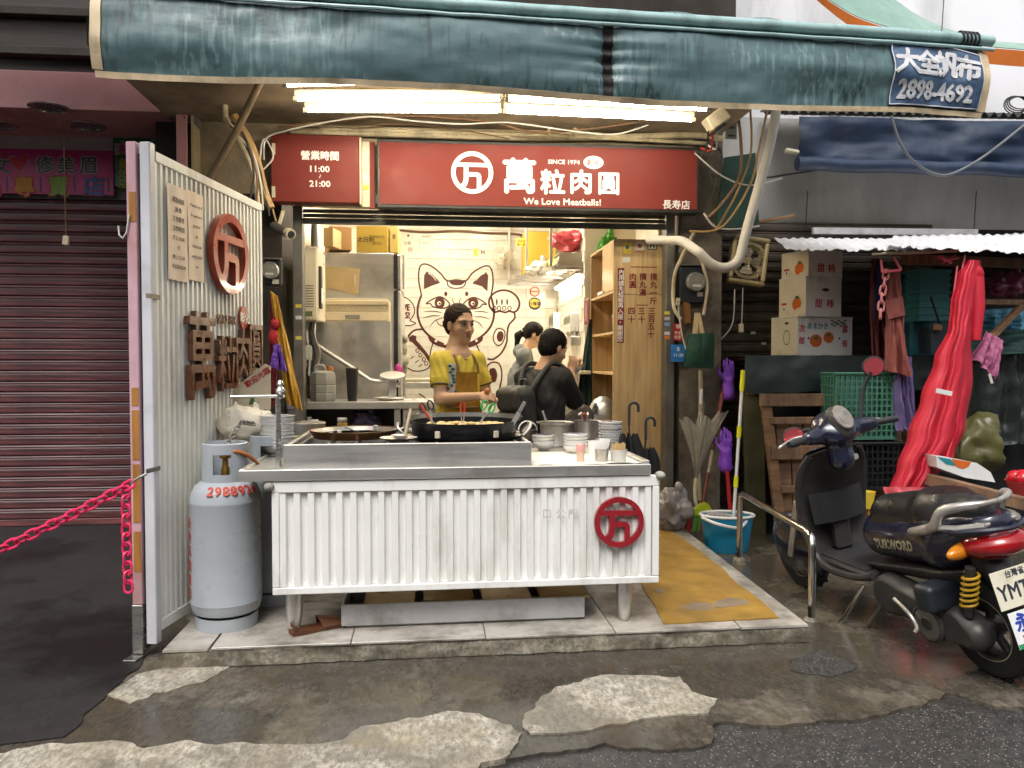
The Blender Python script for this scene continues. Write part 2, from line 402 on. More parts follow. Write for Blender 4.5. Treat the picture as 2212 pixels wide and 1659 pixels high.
for i in range(-1,6):
 for j in range(5):
  x0,y0=-.02+i*.6+.22,j*.6
  # clip the last column along the slanting right-hand edge
  p0,p1=tmx@Vector((x0,y0,0)),tmx@Vector((x0+.596,y0+.596,0))
  if p0.y>6.1:continue
  def lim(y):return FR.x+(BR.x-FR.x)*(y-FR.y)/(BR.y-FR.y)+.003
  if p0.x>max(lim(p0.y),lim(p1.y))or p1.x<FL.x-.0:continue
  loc=tmx@Vector((x0,y0,0))
  xl=FL.x
  if p1.x>min(lim(p0.y),lim(p1.y))or p0.x<FL.x:
   quad=[(max(p0.x,xl),p0.y),(min(p1.x,lim(p0.y)),p0.y),(min(p1.x,lim(p1.y)),p1.y),(max(p0.x,xl),p1.y)]
   if quad[1][0]-quad[0][0]<.02 and quad[2][0]-quad[3][0]<.02:continue
   struct('floor_tile',M().poly(quad,PZ-.011,PZ-.0004),T_M,plat)
  else:
   t=obj('floor_tile',tile,T_M,plat);t.location=loc;t.rotation_euler=(0,0,ang)
# ---- shop room
XL,XRW,YB,ZC=-1.16,1.34,8.6,3.0
PAINT=mat('cream_room_paint',(.72,.66,.52),.6,var=.06,scale=2,dirt=(.35,.28,.18),dscale=2,damt=.25)
room_fl=struct('room_floor',M().box(-1.4,XRW+.6,6.12,YB,PZ-.011,PZ-.002),T_M)
bw=struct('back_wall',M().box(-1.4,XRW+.05,YB,YB+.12,0,ZC),PAINT)
rw=struct('right_room_wall',M().box(XRW,XRW+.5,6.96,YB-.001,0,ZC),PAINT)
lw=struct('left_room_wall',M().box(XL-.2,XL,YF+.02,YB-.001,0,ZC),PAINT)
struct('room_ceiling',M().box(-1.4,XRW+.62,YF+.05,YB+.1,ZC+.002,ZC+.1),PAINT)
W_T=mat('white_wall_tile',(.80,.76,.66),.18,var=.04,scale=1.3,dirt=(.5,.42,.28),dscale=1.1,damt=.18)
tw,th=.215,.1075
td=meshdata('wall_tile',M().box(0,tw-.004,-.008,0,0,th-.004,.0016));td.materials.append(W_T)
random.seed(5);cnt=0;extra=M()
for j in range(27):
 for i in range(-1,12):
  x0=-1.16+i*tw+(tw/2 if j%2 else 0);z0=.1+j*th
  if x0<-1.17 or x0+tw>XRW-.0:continue
  # only what the doorway lets one see becomes single tiles
  vis=z0>.72 and z0<2.82 and x0>-.62
  if vis and cnt<290:
   t=obj('wall_tile',td,W_T,bw);t.location=(x0,YB-.0005-rnd(0,.0012),z0);cnt+=1
  else:extra.box(x0,x0+tw-.004,YB-.0085,YB-.0005,z0,z0+th-.004)
e=struct('wall_tile_field',extra,W_T,bw);e['kind']='stuff'
sd=meshdata('wall_tile',M().box(-.008,0,0,tw-.004,0,th-.004,.0016));sd.materials.append(W_T)
sx2=M()
for j in range(27):
 for i in range(8):
  y0=6.97+i*tw+(tw/2 if j%2 else 0);z0=.1+j*th
  if y0+tw>YB-.01:continue
  if .72<z0<2.6:
   t=obj('wall_tile',sd,W_T,rw);t.location=(XRW-.0005-rnd(0,.0012),y0,z0)
  else:sx2.box(XRW-.0085,XRW-.0005,y0,y0+tw-.004,z0,z0+th-.004)
e=struct('wall_tile_field',sx2,W_T,rw);e['kind']='stuff'
# ---- building shell around the shop
CONC=mat('sooty_concrete',(.34,.27,.18),.85,var=.25,scale=3,bump=.5,bscale=14,dirt=(.06,.045,.03),dscale=1.6,damt=.55,bdist=.01)
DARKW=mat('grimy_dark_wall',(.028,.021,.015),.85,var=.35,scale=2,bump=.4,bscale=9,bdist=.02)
GREYW=mat('grey_render_wall',(.40,.39,.37),.8,var=.10,scale=1.2,bump=.25,bscale=25,dirt=(.16,.14,.12),dscale=.9,damt=.5,dstretch=(1,1,.35))
WHITEW=mat('white_render_wall',(.80,.80,.83),.75,var=.04,scale=.8,bump=.15,bscale=20,dirt=(.28,.27,.26),dscale=.8,damt=.32,dstretch=(1.2,1,.25))
x_lj,x_rj=U(640,700,YF).x,U(1440,700,YF).x
wallm=M()
zb=U(1050,470,YF).z
wallm.box(-1.75,1.95,YF-.12,YF+.04,zb+.12,3.6) # wall over the opening
struct('shopfront_wall',wallm,CONC)
struct('overhang_slab',M().box(-1.9,2.15,4.45,YF-.122,3.06,3.22),CONC)
pier=M().box(x_rj+.09,x_rj+.42,YF-.06,YF+.3,0,3.2)
PIERM=mat('rough_pier_concrete',(.20,.165,.125),.9,var=.3,scale=4,bump=.8,bscale=22,dirt=(.045,.035,.028),dscale=2.5,damt=.6,bdist=.012)
struct('concrete_pier',pier,PIERM)
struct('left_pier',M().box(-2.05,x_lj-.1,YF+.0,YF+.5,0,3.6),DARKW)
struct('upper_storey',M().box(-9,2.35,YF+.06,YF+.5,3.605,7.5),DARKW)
# neighbour on the side of the stall: grey lower wall, pale upper wall set back
gx=U(1625,420,6.2).x
struct('stall_side_wall',M().box(x_rj+.425,9,6.2,6.5,U(1900,492,6.2).z,3.35),GREYW)
struct('neighbour_upper_wall',M().box(2.36,14,7.4,7.7,2.6,9),WHITEW)
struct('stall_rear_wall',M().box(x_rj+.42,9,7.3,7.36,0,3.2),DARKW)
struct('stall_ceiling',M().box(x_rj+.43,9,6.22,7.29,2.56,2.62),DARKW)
# street side behind the viewer: the row of houses that closes the lane
OPP=mat('opposite_render',(.30,.28,.26),.85,var=.1)
oppw=struct('street_row_wall',M().box(-16,16,-5.2,-4.9,0,5.4),OPP)
# ================================================================== SHOP FRONT, AWNING, SIGNS, PARTITION
RED_S=mat('sign_red_film',(.165,.023,.017),.6,var=.06,scale=2,spec=.3)
WHITE_L=flat('white_lettering',(.85,.84,.80),.5)
BLACK_P=mat('black_frame_paint',(.02,.02,.02),.45,var=.2)
STEEL_G=mat('aged_grey_steel',(.19,.18,.16),.42,.55,var=.2,scale=5,dirt=(.07,.055,.04),dscale=3,damt=.4,bump=.1,bscale=30)
CREAM=mat('cream_plastic',(.62,.55,.40),.5,var=.1,dirt=(.25,.19,.11),dscale=5,damt=.3)
PVC=mat('dusty_cream_pvc',(.55,.46,.30),.6,var=.15,scale=8,dirt=(.13,.10,.06),dscale=7,damt=.5)
RUBBER=mat('black_rubber',(.02,.02,.02),.6,var=.25)
WCAB=mat('white_cable',(.55,.53,.48),.5)
BCAB=mat('brown_cable',(.16,.09,.045),.5)
YCAB=mat('ochre_cable',(.36,.22,.08),.5)
FX,FY=Vector((1,0,0)),Vector((0,0,1))
def onY(px,py,Y):return plane_mx(U(px,py,Y),FX,FY) # lettering plane facing the street
def put(th,name,m,px,py,Y,mt,parent=None,label=None):return th.part(name,m.xf(onY(px,py,Y)),mt,parent,True,0,label)
def ppm(Y):return FPX/Y # sheet pixels per metre, about
# ---- doorway frame and rolled shutter
th=Thing('doorway_frame','grey steel doorway frame with rolled up shutter under the red sign','doorway',(x_lj,YF,PZ))
jl=M();x0,x1,_,_=rc(637,460,657,870,YF);jl.box(x0,x1,YF-.06,YF+.06,PZ,zb+.05,.004)
th.part('jamb',jl,STEEL_G,None,True)
jl=M();a,b_,_,_=rc(1434,480,1452,900,YF);jl.box(a,b_,YF-.06,YF+.06,PZ,zb+.05,.004)
th.part('jamb',jl,STEEL_G,None,True)
zt=U(1050,490,YF-.05).z
m=M();m.box(x1+.002,a-.002,YF-.05,YF-.03,zt,zt+.045,.004);th.part('shutter_bottom_bar',m,STEEL_G,None,True)
for i in range(2):
 m=M();z=zt+.05+i*.034;m.box(x1+.003,a-.003,YF-.045,YF-.03,z,z+.028,.006);th.part('shutter_slat',m,STEEL_G,None,True)
m=M();m.box(x0-.02,b_+.12,YF-.16,YF+.03,zb+.056,zb+.118,.004);th.part('lintel_box',m,STEEL_G,None,True)
for i,(px,py,c)in enumerate([(645,661,(.7,.55,.05)),(645,686,(.6,.6,.58)),(645,730,(.7,.6,.1)),(1441,676,(.7,.6,.1)),(1441,688,(.5,.5,.5)),(1441,700,(.2,.35,.6)),(1441,720,(.6,.6,.6)),(1441,729,(.7,.2,.05))]):
 put(th,'sticker',M().box(-.022,.022,-.013,.013,0,.0012),px,py,YF-.061,flat('sticker_%d'%i,c))
# ---- main sign
YS=5.62
sx0,sx1,sz0,sz1=rc(815,309,1512,454,YS)
th=Thing('shop_sign','long red shop sign with white emblem and brush lettering over the doorway','sign',((sx0+sx1)/2,YS,sz0))
th.part('sign_box',M().box(sx0,sx1,YS,YS+.12,sz0,sz1,.004),BLACK_P,None,True)
th.part('sign_face',M().box(sx0+.016,sx1-.022,YS-.004,YS+.002,sz0+.022,sz1-.022,.001),RED_S,None,True)
YL=YS-.0046;k=YS/FPX
put(th,'emblem',emblem(45*k,.004),1020,373,YL,WHITE_L)
for s,px,py,sz,bo in[('萬',1122,380,78,.03),('粒',1194,393,56,.028),('肉',1255,393,54,.03),('圓',1315,397,52,.026)]:
 put(th,'lettering',text(s,sz*k*1.0,.003,bo),px,py,YL,WHITE_L)
put(th,'lettering',text('SINCE 1974',12.5*k,.002,.02,sx=1.12),1218,350,YL,WHITE_L)
put(th,'lettering',text('We Love Meatballs!',19.5*k,.002,.02,sx=1.08),1215,436,YL,WHITE_L)
put(th,'lettering',text('長寿店',21*k,.002,.015),1461,442,YL,WHITE_L)
ov=put(th,'oval_badge',disc(0,0,22*k,14*k,0,.002),1282,351,YL,WHITE_L)
put(th,'lettering',text('彰化',15*k,.001,.01,shear=.15),1282,351,YL-.0022,RED_S,ov)
# ---- opening hours sign
YS2=5.60
a0,a1,c0,c1=rc(585,291,776,437,YS2);k2=YS2/FPX
th=Thing('hours_sign','square red sign giving the opening hours in white figures','sign',((a0+a1)/2,YS2,c0))
th.part('sign_box',M().box(a0,a1,YS2,YS2+.13,c0,c1,.005),RED_S,None,True)
th.part('side_frame',M().box(a1+.001,a1+.014,YS2+.004,YS2+.13,c0-.01,c1-.008,.002),CREAM,None,True)
for py in(322,415):put(th,'hinge',M().box(-.012,.012,-.04,.04,0,.008,.002),591,py,YS2-.001,CREAM)
for s,py,sz in[('營業時間',336,20),('11:00',365,18),('21:00',397,18)]:
 put(th,'lettering',text(s,sz*k2,.002,.025,sx=1.0 if py<340 else 1.1),691,py,YS2-.0006,WHITE_L)
sp=[(0,.012-.0),(.006,.006),(.002,0),(-.004,-.006),(.001,-.012)]
put(th,'lettering',ribbon(spline([(p[0],p[1],0)for p in sp],5),.004,0,.002),691,381,YS2-.0006,WHITE_L)
# filler between the signs
th=Thing('meter_cover','narrow cream cover plate between the two red signs with yellow sticker','cover plate',U(793,440,5.68))
put(th,'plate',M().box(-.03,.03,-.235,.235,0,.02,.004),790,378,5.68,CREAM)
put(th,'sticker',M().box(-.022,.022,-.035,.035,0,.001),790,385,5.655,flat('sticker_white',(.6,.58,.5)))
put(th,'sticker',M().box(-.022,.022,-.014,.014,0,.001),790,405,5.655,flat('sticker_yellow',(.75,.55,.05)))
put(th,'red_strip',M().box(-.02,.02,-.24,.24,0,.02,.002),804,380,5.69,RED_S)
# ---- fluorescent lamps under the overhang
TUBE=mat('lit_tube',(.9,.88,.8),.4,var=.0,emit=(1,.90,.70),estr=52.)
def lamp(px0,px1,py0,py1,Y,lab):
 p,q=U(px0,py0,Y),U(px1,py1,Y)
 th=Thing('fluorescent_lamp',lab,'lamp',p,0,'lit tubes under the awning')
 off=Vector((0,.012,.035))
 m=M();m.bar(p+off,q+off,.045,.035,(0,0,1),.006);th.part('batten',m,CREAM,None,True)
 d=(q-p).normalized()
 m=M().tube([p+d*.02,q-d*.02],.0115,12);th.part('tube',m,TUBE,None,True)
 for e_,s in((p,1),(q,-1)):
  m=M().tube([e_-d*.004*s,e_+d*.022*s],.016,12);th.part('end_cap',m,CREAM,None,True)
  m=M().bar(e_+d*.012*s,e_+d*.012*s+off,.014,.02);th.part('holder',m,CREAM,None,True)
lamp(612,1030,183,172,4.47,'lit fluorescent tube highest and nearest the awning edge')
lamp(635,1086,213,214,4.72,'lit fluorescent tube middle row, on the hours sign side');lamp(1092,1532,214,236,4.74,'lit fluorescent tube middle row ending beside the white junction box')
lamp(657,1082,238,240,4.96,'lit fluorescent tube lowest row, on the hours sign side');lamp(1088,1500,240,259,4.98,'lit fluorescent tube lowest row, over the emblem sign')
th=Thing('junction_box','tilted white junction box hanging beside the lit tubes','electrical box',U(1545,280,5.0))
mx=plane_mx(U(1546,258,5.0),(.80,0,.6),(-.6,0,.80))
th.part('housing',M().box(-.075,.075,-.05,.045,-.05,.05,.008,mx),CREAM,None,True)
th.part('base_plate',M().box(-.08,.02,-.07,-.051,-.05,.05,.004,mx),BLACK_P,None,True)
for i in range(3):
 p=U(1530+i*9,283,4.98);q=U(1500+i*14,325-i*6,5.3)
 th.part('lead',M().tube(spline([p,(p+q)/2+Vector((.03,0,-.07)),q],8),.006,6),[RUBBER,flat('red_wire',(.4,.02,.02)),WCAB][i],None,True)
# ---- pipes and cables
def cable(name,pts,r,mt,lab,cat='cable',grp='cables and pipes over the doorway',n=7,k=7):
 return single(name,M().tube(spline(pts,k),r,n),mt,lab,cat,grp)
P=lambda l,Y:[U(x,y,Y)for x,y in l]
cable('pipe',P([(628,283),(850,290),(1100,297),(1300,297),(1500,292),(1560,300)],5.72),.024,PVC,'thick cream pipe running just above the red signs','pipe')
cable('pipe',P([(690,277),(900,285),(1150,292),(1350,301),(1530,310)],5.70),.014,PVC,'thin cream pipe directly on top of the long sign','pipe')
cable('pipe',P([(640,270),(900,279),(1100,283),(1300,289)],5.74),.011,PVC,'thinnest cream pipe along the sooty wall','pipe')
for x in(1186,1242):
 cable('pipe',P([(x,225),(x,294)],5.68),.013,PVC,'short upright cream pipe %s the long sign'%('left of two over' if x<1200 else 'right of two over'),'pipe')
cable('wire',P([(570,345),(575,300),(620,282),(700,265),(800,252),(900,262),(1000,268),(1100,265),(1250,285),(1330,290),(1400,270)],5.45),.006,WCAB,'pale wire sagging from the hours sign to the lamps','wire')
cable('wire',P([(600,275),(720,262),(860,250),(1050,262),(1150,285),(1260,280),(1390,262)],5.5),.008,BCAB,'brown wire draped behind the lit tubes','wire')
cable('wire',P([(560,420),(563,330),(572,300),(590,340),(560,380),(572,430)],5.35),.006,WCAB,'looped pale wire beside the hours sign hinges','wire')
cable('wire',P([(640,262),(760,272),(870,268),(990,280),(1100,300)],5.6),.005,BCAB,'thin brown wire under the lowest lamp','wire')
cable('hose',P([(505,250),(535,300),(555,350),(570,410),(585,450)],5.3),.028,YCAB,'thick ochre conduit bending down beside hours sign','conduit')
cable('hose',P([(490,255),(520,310),(545,370),(556,430),(560,470)],5.2),.016,PVC,'thinner cream conduit bending down beside hours sign','conduit')
for i in range(5):
 a=rnd(-10,10);cable('wire',P([(498+a,262+i*9),(530+i*7,300+i*14),(548+i*7,372+i*9),(540+i*14,430+i*12)],5.1+i*.06),.007,[RUBBER,BCAB,WCAB,RUBBER,YCAB][i],
 ['black wire in bundle by the partition top','brown wire in bundle by the partition top','white wire in bundle by the partition top','black wire hanging lowest in bundle by the partition','ochre wire in bundle by the partition top'][i],'wire')
single('brace_pole',M().tube(P([(452,385),(510,285),(568,165)],4.75),.022,10),mat('brown_pole',(.13,.085,.045),.7,var=.25),'slanting brown brace pole behind the white partition','pole')
single('upright_pipe',M().tube(P([(484,150),(487,262)],5.4),.02,10),PVC,'short upright cream pipe above the partition','pipe')
for i,(l,r,mt_,lab)in enumerate([
 ([(1590,225),(1600,300),(1598,380),(1560,440),(1530,470)],.012,BCAB,'brown wire falling beside the long sign end'),
 ([(1660,225),(1640,320),(1620,400),(1560,490),(1490,500)],.009,YCAB,'ochre wire crossing behind the white hose'),
 ([(1620,225),(1622,330),(1590,420),(1545,500)],.008,YCAB,'ochre wire hanging beside dark green board'),
 ([(1500,330),(1560,380),(1620,400),(1690,385)],.006,WCAB,'pale wire tied across the gap by long sign'),
 ([(1520,460),(1545,490),(1590,495),(1640,488)],.008,WCAB,'pale wire tangle under the long sign end'),
 ([(1530,300),(1535,380),(1560,430),(1525,480)],.007,RUBBER,'black wire hanging at the long sign end'),
 ([(1540,310),(1560,340),(1540,420),(1500,480)],.007,RUBBER,'black wire looping below the junction box')]):
 cable('wire',P(l,5.5+.03*i),r,mt_,lab,'wire')
hose=spline(P([(1682,200),(1668,290),(1640,400),(1612,500),(1596,560),(1570,578),(1540,572),(1510,545),(1490,515),(1470,505),(1440,497)],5.25),10)
single('drain_hose',M().tube([p+Vector((0,.0 if i<70 else(i-70)*.015,0))for i,p in enumerate(hose)],.034,14),mat('white_wrapped_hose',(.68,.64,.56),.55,var=.06,scale=18,bump=.25,bscale=40),
 'thick white hose bending in a wide loop over meter','hose')
th=Thing('steel_rack_strip','slotted grey steel strip hanging from the awning by long sign','bracket',U(1577,290,5.6))
m=M();x0,x1,z0,z1=rc(1568,232,1592,300,5.6);m.box(x0,x1,5.6,5.61,z0,z1,.001);th.part('strip',m,STEEL_G,None,True)
for i in range(4):put(th,'slot',M().box(-.028,.028,-.007,.007,0,.001),1580,242+i*17,5.5995,BLACK_P)
th=Thing('green_board','dark green board leaning behind the white hose','board',U(1590,420,5.75))
m=M().poly([tuple(U(x,y,5.78)[i]for i in(0,2))for x,y in[(1565,340),(1632,330),(1640,490),(1545,492)]],0,.02,Matrix(((1,0,0,0),(0,0,-1,5.8),(0,1,0,0),(0,0,0,1))))
th.part('panel',m,mat('dark_green_board',(.012,.05,.038),.55,var=.3,scale=3),None,True)
# ---- awning
TEAL=None
def teal_mat(key='teal_canvas'):
 m,n,l,b=_new(key)
 base=ramp(n,l,noise_node(n,l,2.2,5,(1,1,2.5)),[(.3,(.046,.088,.098)),(.5,(.082,.150,.160)),(.72,(.135,.220,.228))])
 st=ramp(n,l,noise_node(n,l,44,5,(1,1,.06),off=2),[(.50,0.),(.60,.6)])
 msk=ramp(n,l,noise_node(n,l,1.6,5,(1,1,1.6),off=8),[(.50,0.),(.62,1.)])
 mm=n.new('ShaderNodeMath');mm.operation='MULTIPLY';l.new(st,mm.inputs[0]);l.new(msk,mm.inputs[1])
 c=mixc(n,l,mm.outputs[0],base,(.23,.34,.34))
 dk=ramp(n,l,noise_node(n,l,48,6,(1,1,.08),off=6),[(.50,0.),(.60,.8)])
 m2=n.new('ShaderNodeMath');m2.operation='MULTIPLY';l.new(dk,m2.inputs[0]);l.new(ramp(n,l,noise_node(n,l,1.3,4,off=14),[(.45,0.),(.6,1.)]),m2.inputs[1])
 c=mixc(n,l,m2.outputs[0],c,(.026,.048,.046))
 mold=ramp(n,l,noise_node(n,l,9,9,rough=.75,off=21),[(.60,0.),(.70,.75)]);c=mixc(n,l,mold,c,(.03,.035,.03))
 l.new(c,b.inputs['Base Color']);l.new(ramp(n,l,msk,[(0.,.55),(1.,.38)]),b.inputs['Roughness'])
 l.new(bumpn(n,l,noise_node(n,l,7,7,(1,1,1.8)),.30,.010),b.inputs['Normal'])
 return m
TEAL=teal_mat()
BIND=mat('cream_binding_tape',(.66,.52,.33),.6,var=.15,scale=9,dirt=(.10,.07,.04),dscale=6,damt=.45)
AZ0,AZ1=2.50,2.825
AL,AR=G(206,146,AZ0),G(2118,246,AZ0)
adir=(AR-AL).normalized();anor=Vector((adir.y,-adir.x,0))
aw=Thing('awning','wet teal canvas awning with cream bound edge over the stall front','awning',(AL+AR)/2)
LW=(AR-AL).length
random.seed(3)
def seamx(u):return math.exp(-((u-.536)/.012)**2)
def val_fn(u,v): # v 0 at the bottom, 1 at the rail
 p=AL.lerp(AR,u);z=AZ0+v*(AZ1-AZ0)
 s=1-v
 d=.03*math.sin(PI*v)+.014*math.sin(v*7+u*5+3*fbm(u*2.4,0,1))*math.sin(PI*min(1,v*1.1))*(.4+abs(fbm(u*3,0,6)))+.012*fbm(u*7,v*1.6,4.)+.006*fbm(u*26,v*3,7.)
 d-=.03*seamx(u)*math.sin(PI*v)
 d+=.012*math.sin(v*38)*math.exp(-abs(u-.536)/.03)*math.sin(PI*v)
 z-=.012*(1+math.sin(u*11+1))*s
 return p+anor*d+Vector((0,0,z-p.z))
aw.part('valance',M().sheet(val_fn,190,22,.004),TEAL,None,True,60)
def tape(u0,u1,v0,v1,nu,nv,off,name,mt):
 def fn(u,v):
  q=Vector(val_fn(u0+(u1-u0)*u,v0+(v1-v0)*v));return q+anor*off
 return aw.part(name,M().sheet(fn,nu,nv,.003),mt,None,True,60)
tape(0,1,-.045,.025,120,2,.006,'bottom_binding',BIND)
tape(-.002,.008,.036,1,2,20,.006,'side_binding',BIND)
tape(.992,1.004,.036,.86,2,16,.006,'side_binding',BIND)
MOLD=mat('black_torn_seam',(.02,.016,.014),.8,var=.5,scale=40,bump=.6,bscale=60)
def seam_fn(u,v):
 w=.006*(1+.35*fbm(v*30,0,5));return Vector(val_fn(.536+(u-.5)*w*1.8,.03+.93*v))+anor*.007
aw.part('torn_seam',M().sheet(seam_fn,3,60,.003),MOLD,None,True,60)
RAILM=mat('pale_teal_rail',(.34,.50,.49),.28,var=.12,scale=6,dirt=(.08,.12,.11),dscale=8,damt=.3)
rl=[val_fn(u,1)+anor*.012+Vector((0,0,.012))for u in np.linspace(-.002,1.012,40)]
aw.part('front_rail',M().tube(rl,.024,12),RAILM,None,True)
rl2=[p+anor*.012-Vector((0,0,.045))for p in rl]
aw.part('lower_batten',M().tube(rl2,.0085,8),RAILM,None,True)
for i in range(5):
 p=rl[-2]+(rl[-1]-rl[-3])*(-.1*i)
 aw.part('rope_lashing',M().tube([p+Vector((0,.028*math.cos(a),.03*math.sin(a)))+adir*(.012*a/PI)for a in np.linspace(0,2*PI,12)],.005,6),RUBBER,None,True)
BKR,BKL=U(1708,46,5.35),U(-250,-75,5.35)
def can_fn(u,v):
 a=AL.lerp(AR,u);a=Vector((a.x,a.y,AZ1+.03));b=BKL.lerp(BKR,u);b=b+Vector((0,0,.02*math.sin(u*60)*(u>.8)))
 p=a.lerp(b,v);p.z-=.10*math.sin(PI*v)*(1+.3*math.sin(u*9))*.55;p.z+=.02*fbm(u*8,v*3,9)
 return p
aw.part('canopy',M().sheet(can_fn,110,20,.004),TEAL,None,True,60)
# phone banner sewn on the valance
BLUE=mat('faded_blue_vinyl',(.075,.13,.22),.38,var=.35,scale=7,dirt=(.035,.06,.12),dscale=4,damt=.5,bump=.3,bscale=14,bdist=.01)
bn=Thing('phone_banner','crumpled blue vinyl banner with white phone number on awning corner','banner',AR)
ub0,ub1=.876,.992
def ban_fn(u,v):
 uu=ub0+(ub1-ub0)*u;top=.90-.10*max(0,(u-.55)/.45)**1.3;vv=.05+(top-.05)*v
 return Vector(val_fn(uu,vv))+anor*(.012+.006*fbm(u*6,v*5,2)+.01*math.sin(u*7)*math.sin(PI*v))
bo=bn.part('banner_cloth',M().sheet(ban_fn,40,20,.002),BLUE,None,True,60)
def on_cloth(m,w,h,fn,off): # lay flat lettering on a cloth surface
 out=M();out.f=list(m.f);out.mi=list(m.mi)
 for(x,y,z)in m.v:
  out.v.append(tuple(Vector(fn(x/w+.5,y/h+.5))+anor*(off+z)))
 return out
PALE=flat('worn_white_print',(.60,.60,.62),.55)
bwid,bhei=LW*(ub1-ub0),.27
for i,s in enumerate('大全帆布'):
 bn.part('lettering',on_cloth(text(s,.125,.0008,.045,shear=.12).xf(TR(-.155+.103*i,.052,0)),bwid,bhei,ban_fn,.003),PALE,bo,True,0)
bn.part('lettering',on_cloth(text('2898-4692',.105,.0008,.035,sx=.84).xf(TR(-.005,-.072,0)),bwid,bhei,ban_fn,.003),PALE,bo,True,0)
fr=M()
for a,b_,c,d in((-.5,.5,-.5,-.485),(-.5,.5,.485,.5),(-.5,-.488,-.484,.484),(.488,.5,-.484,.484)):
 fr.grid(lambda u,v:Vector(ban_fn(a+(b_-a)*u+.5,c+(d-c)*v+.5))+anor*.0035,24,8)
bn.part('white_border',fr,PALE,bo,True,0)
# ---- neighbour's green and orange awning high up
na=Thing('far_awning','green awning with bright orange valance hanging high above the stall','awning',U(2000,90,6.1))
top=spline([(1905,-8),(1950,30),(2000,60),(2070,85),(2150,106),(2260,112)],8,False)if False else None
def pxs(l,k=8):return[(p.x,p.y)for p in spline([(a,b,0)for a,b in l],k)]
mid=pxs([(1768,-12),(1850,38),(1950,70),(2050,92),(2140,104),(2290,116)])
def strip(upper,lower,Y0,Y1,nv,bulge=0):
 n=min(len(upper),len(lower));m=M()
 def fn(u,v):
  i=int(round(u*(n-1)));a=U(upper[i][0],upper[i][1],Y0);b=U(lower[i][0],lower[i][1],Y1)
  p=a.lerp(b,v);p.y-=bulge*math.sin(PI*v);return p
 return m.sheet(fn,n-1,nv,.006)
upp=pxs([(1880,-40),(1960,20),(2020,55),(2085,84),(2150,101),(2290,110)])
na.part('canopy',strip(upp,[(x,y-2)for x,y in mid],6.9,6.1,8,.10),mat('pale_green_canvas',(.22,.36,.30),.5,var=.15,scale=4),None,True,60)
na.part('valance',strip(mid,[(x-6,y+(10+24*min(1,i/14)))for i,(x,y)in enumerate(mid)],6.1,6.12,3),mat('orange_canvas',(.62,.16,.02),.5,var=.1,scale=5),None,True,60)
single('hanging_wire',M().tube([U(2040,-20,6.0),U(2033,90,5.0),val_fn(.965,1)+Vector((0,0,.03))],.004,5),RUBBER,'thin dark wire tied to the awning rail end','wire')
# ---- white corrugated partition with the raised lettering
PT=2.27
PA,PB=G(336,326,PT),G(566,441,PT);PA.z=PB.z=0
pd=(PB-PA).normalized();PL=(PB-PA).length;pn=Vector((pd.y,-pd.x,0)) # pn points into the stall side
WPAINT=mat('white_sheet_paint',(.82,.82,.79),.38,var=.05,scale=3,dirt=(.36,.33,.27),dscale=5,damt=.36,dstretch=(1,1,.25),bump=.04,bscale=30)
prz=math.atan2(pd.y,pd.x)
pt=Thing('partition','white corrugated metal partition with red emblem and brown raised lettering','partition',PA+Vector((0,0,PZ)),prz)
# local frame: x along the run into the depth, y towards the neighbour, z up
H0,H1=.03,PT-PZ
TH=.055
pt.part('end_post',M().box(-.045,0,.002,.050,H0-.05,H1+.03,.004),mat('pale_grey_post',(.60,.60,.64),.4,var=.06,dirt=(.3,.28,.26),dscale=3,damt=.3))
pt.part('top_rail',M().box(.001,PL,.0,TH,H1-.045,H1,.003),WPAINT)
pt.part('bottom_rail',M().box(.001,PL,.0,TH,H0,H0+.05,.003),WPAINT)
pt.part('far_post',M().box(PL-.03,PL,.001,TH-.001,H0+.051,H1-.046,.003),WPAINT)
pt.part('back_board',M().box(.001,PL-.031,TH-.012,TH-.002,H0+.051,H1-.046),WPAINT)
def corr(L,H,pitch,dep):
 prof=[];n=int(L/pitch)
 for i in range(n+1):
  x=i*pitch
  for a,d in((0,0),(.42,0),(.52,1),(.90,1)):
   if x+a*pitch<=L:prof.append((x+a*pitch,dep*d))
 prof.append((L,0));m=M();vs=[(x,d,z)for x,d in prof for z in(0,H)]
 return m._add(vs,[(2*i,2*i+2,2*i+3,2*i+1)for i in range(len(prof)-1)])
pt.part('corrugated_sheet',corr(PL-.032,H1-.046-H0-.051,.046,.02).xf(TR(.001,.006,H0+.051)),WPAINT,None,False,20)
def onP(px,py,off=.0): # point of the partition face
 d=ray(px,py);t=((PA-pn*(-off))-CAM_LOC).dot(pn)/d.dot(pn);return CAM_LOC+d*t
def putP(name,m,px,py,mt,off=.0,tilt=0.):
 mx=plane_mx(onP(px,py)+pn*off,pd,(0,0,1))@RZ(tilt)
 return pt.part(name,m.xf(mx),mt,None,True,25)
# the face looks along +pn; pd x up = ? keep the letters readable from the stall side
REDL=mat('raised_red_letter',(.34,.045,.02),.35,var=.08,coat=.3)
BRL=mat('raised_brown_letter',(.12,.040,.018),.3,var=.1,coat=.4)
putP('emblem',emblem(.212,.035),487,550,REDL,.002)
for s,px,py,sz,sw in[('萬',427,768,.46,.66),('粒',481,785,.31,.70),('肉',515,772,.33,.66),('圓',544,757,.33,.62)]:
 putP('raised_character',text(s,sz,.028,.010,sx=sw),px,py,BRL,.002)
putP('lettering',text('SINCE 1974',.060,.008,.02,sx=.72),487,690,BRL,.002)
putP('oval_badge',disc(0,0,.055,.064,0,.012),523,686,REDL,.002)
putP('lettering',text('彰化',.06,.002,.02),523,686,WHITE_L,.0145)
for side,zz in((908*.25+414.8,0),(1005,1)):
 putP('fixing_bracket',M().box(-.09,.02,-.01,.01,-.002,.004,.001),338,zz if zz>1 else side if zz==0 else 1012,STEEL_G,.004)
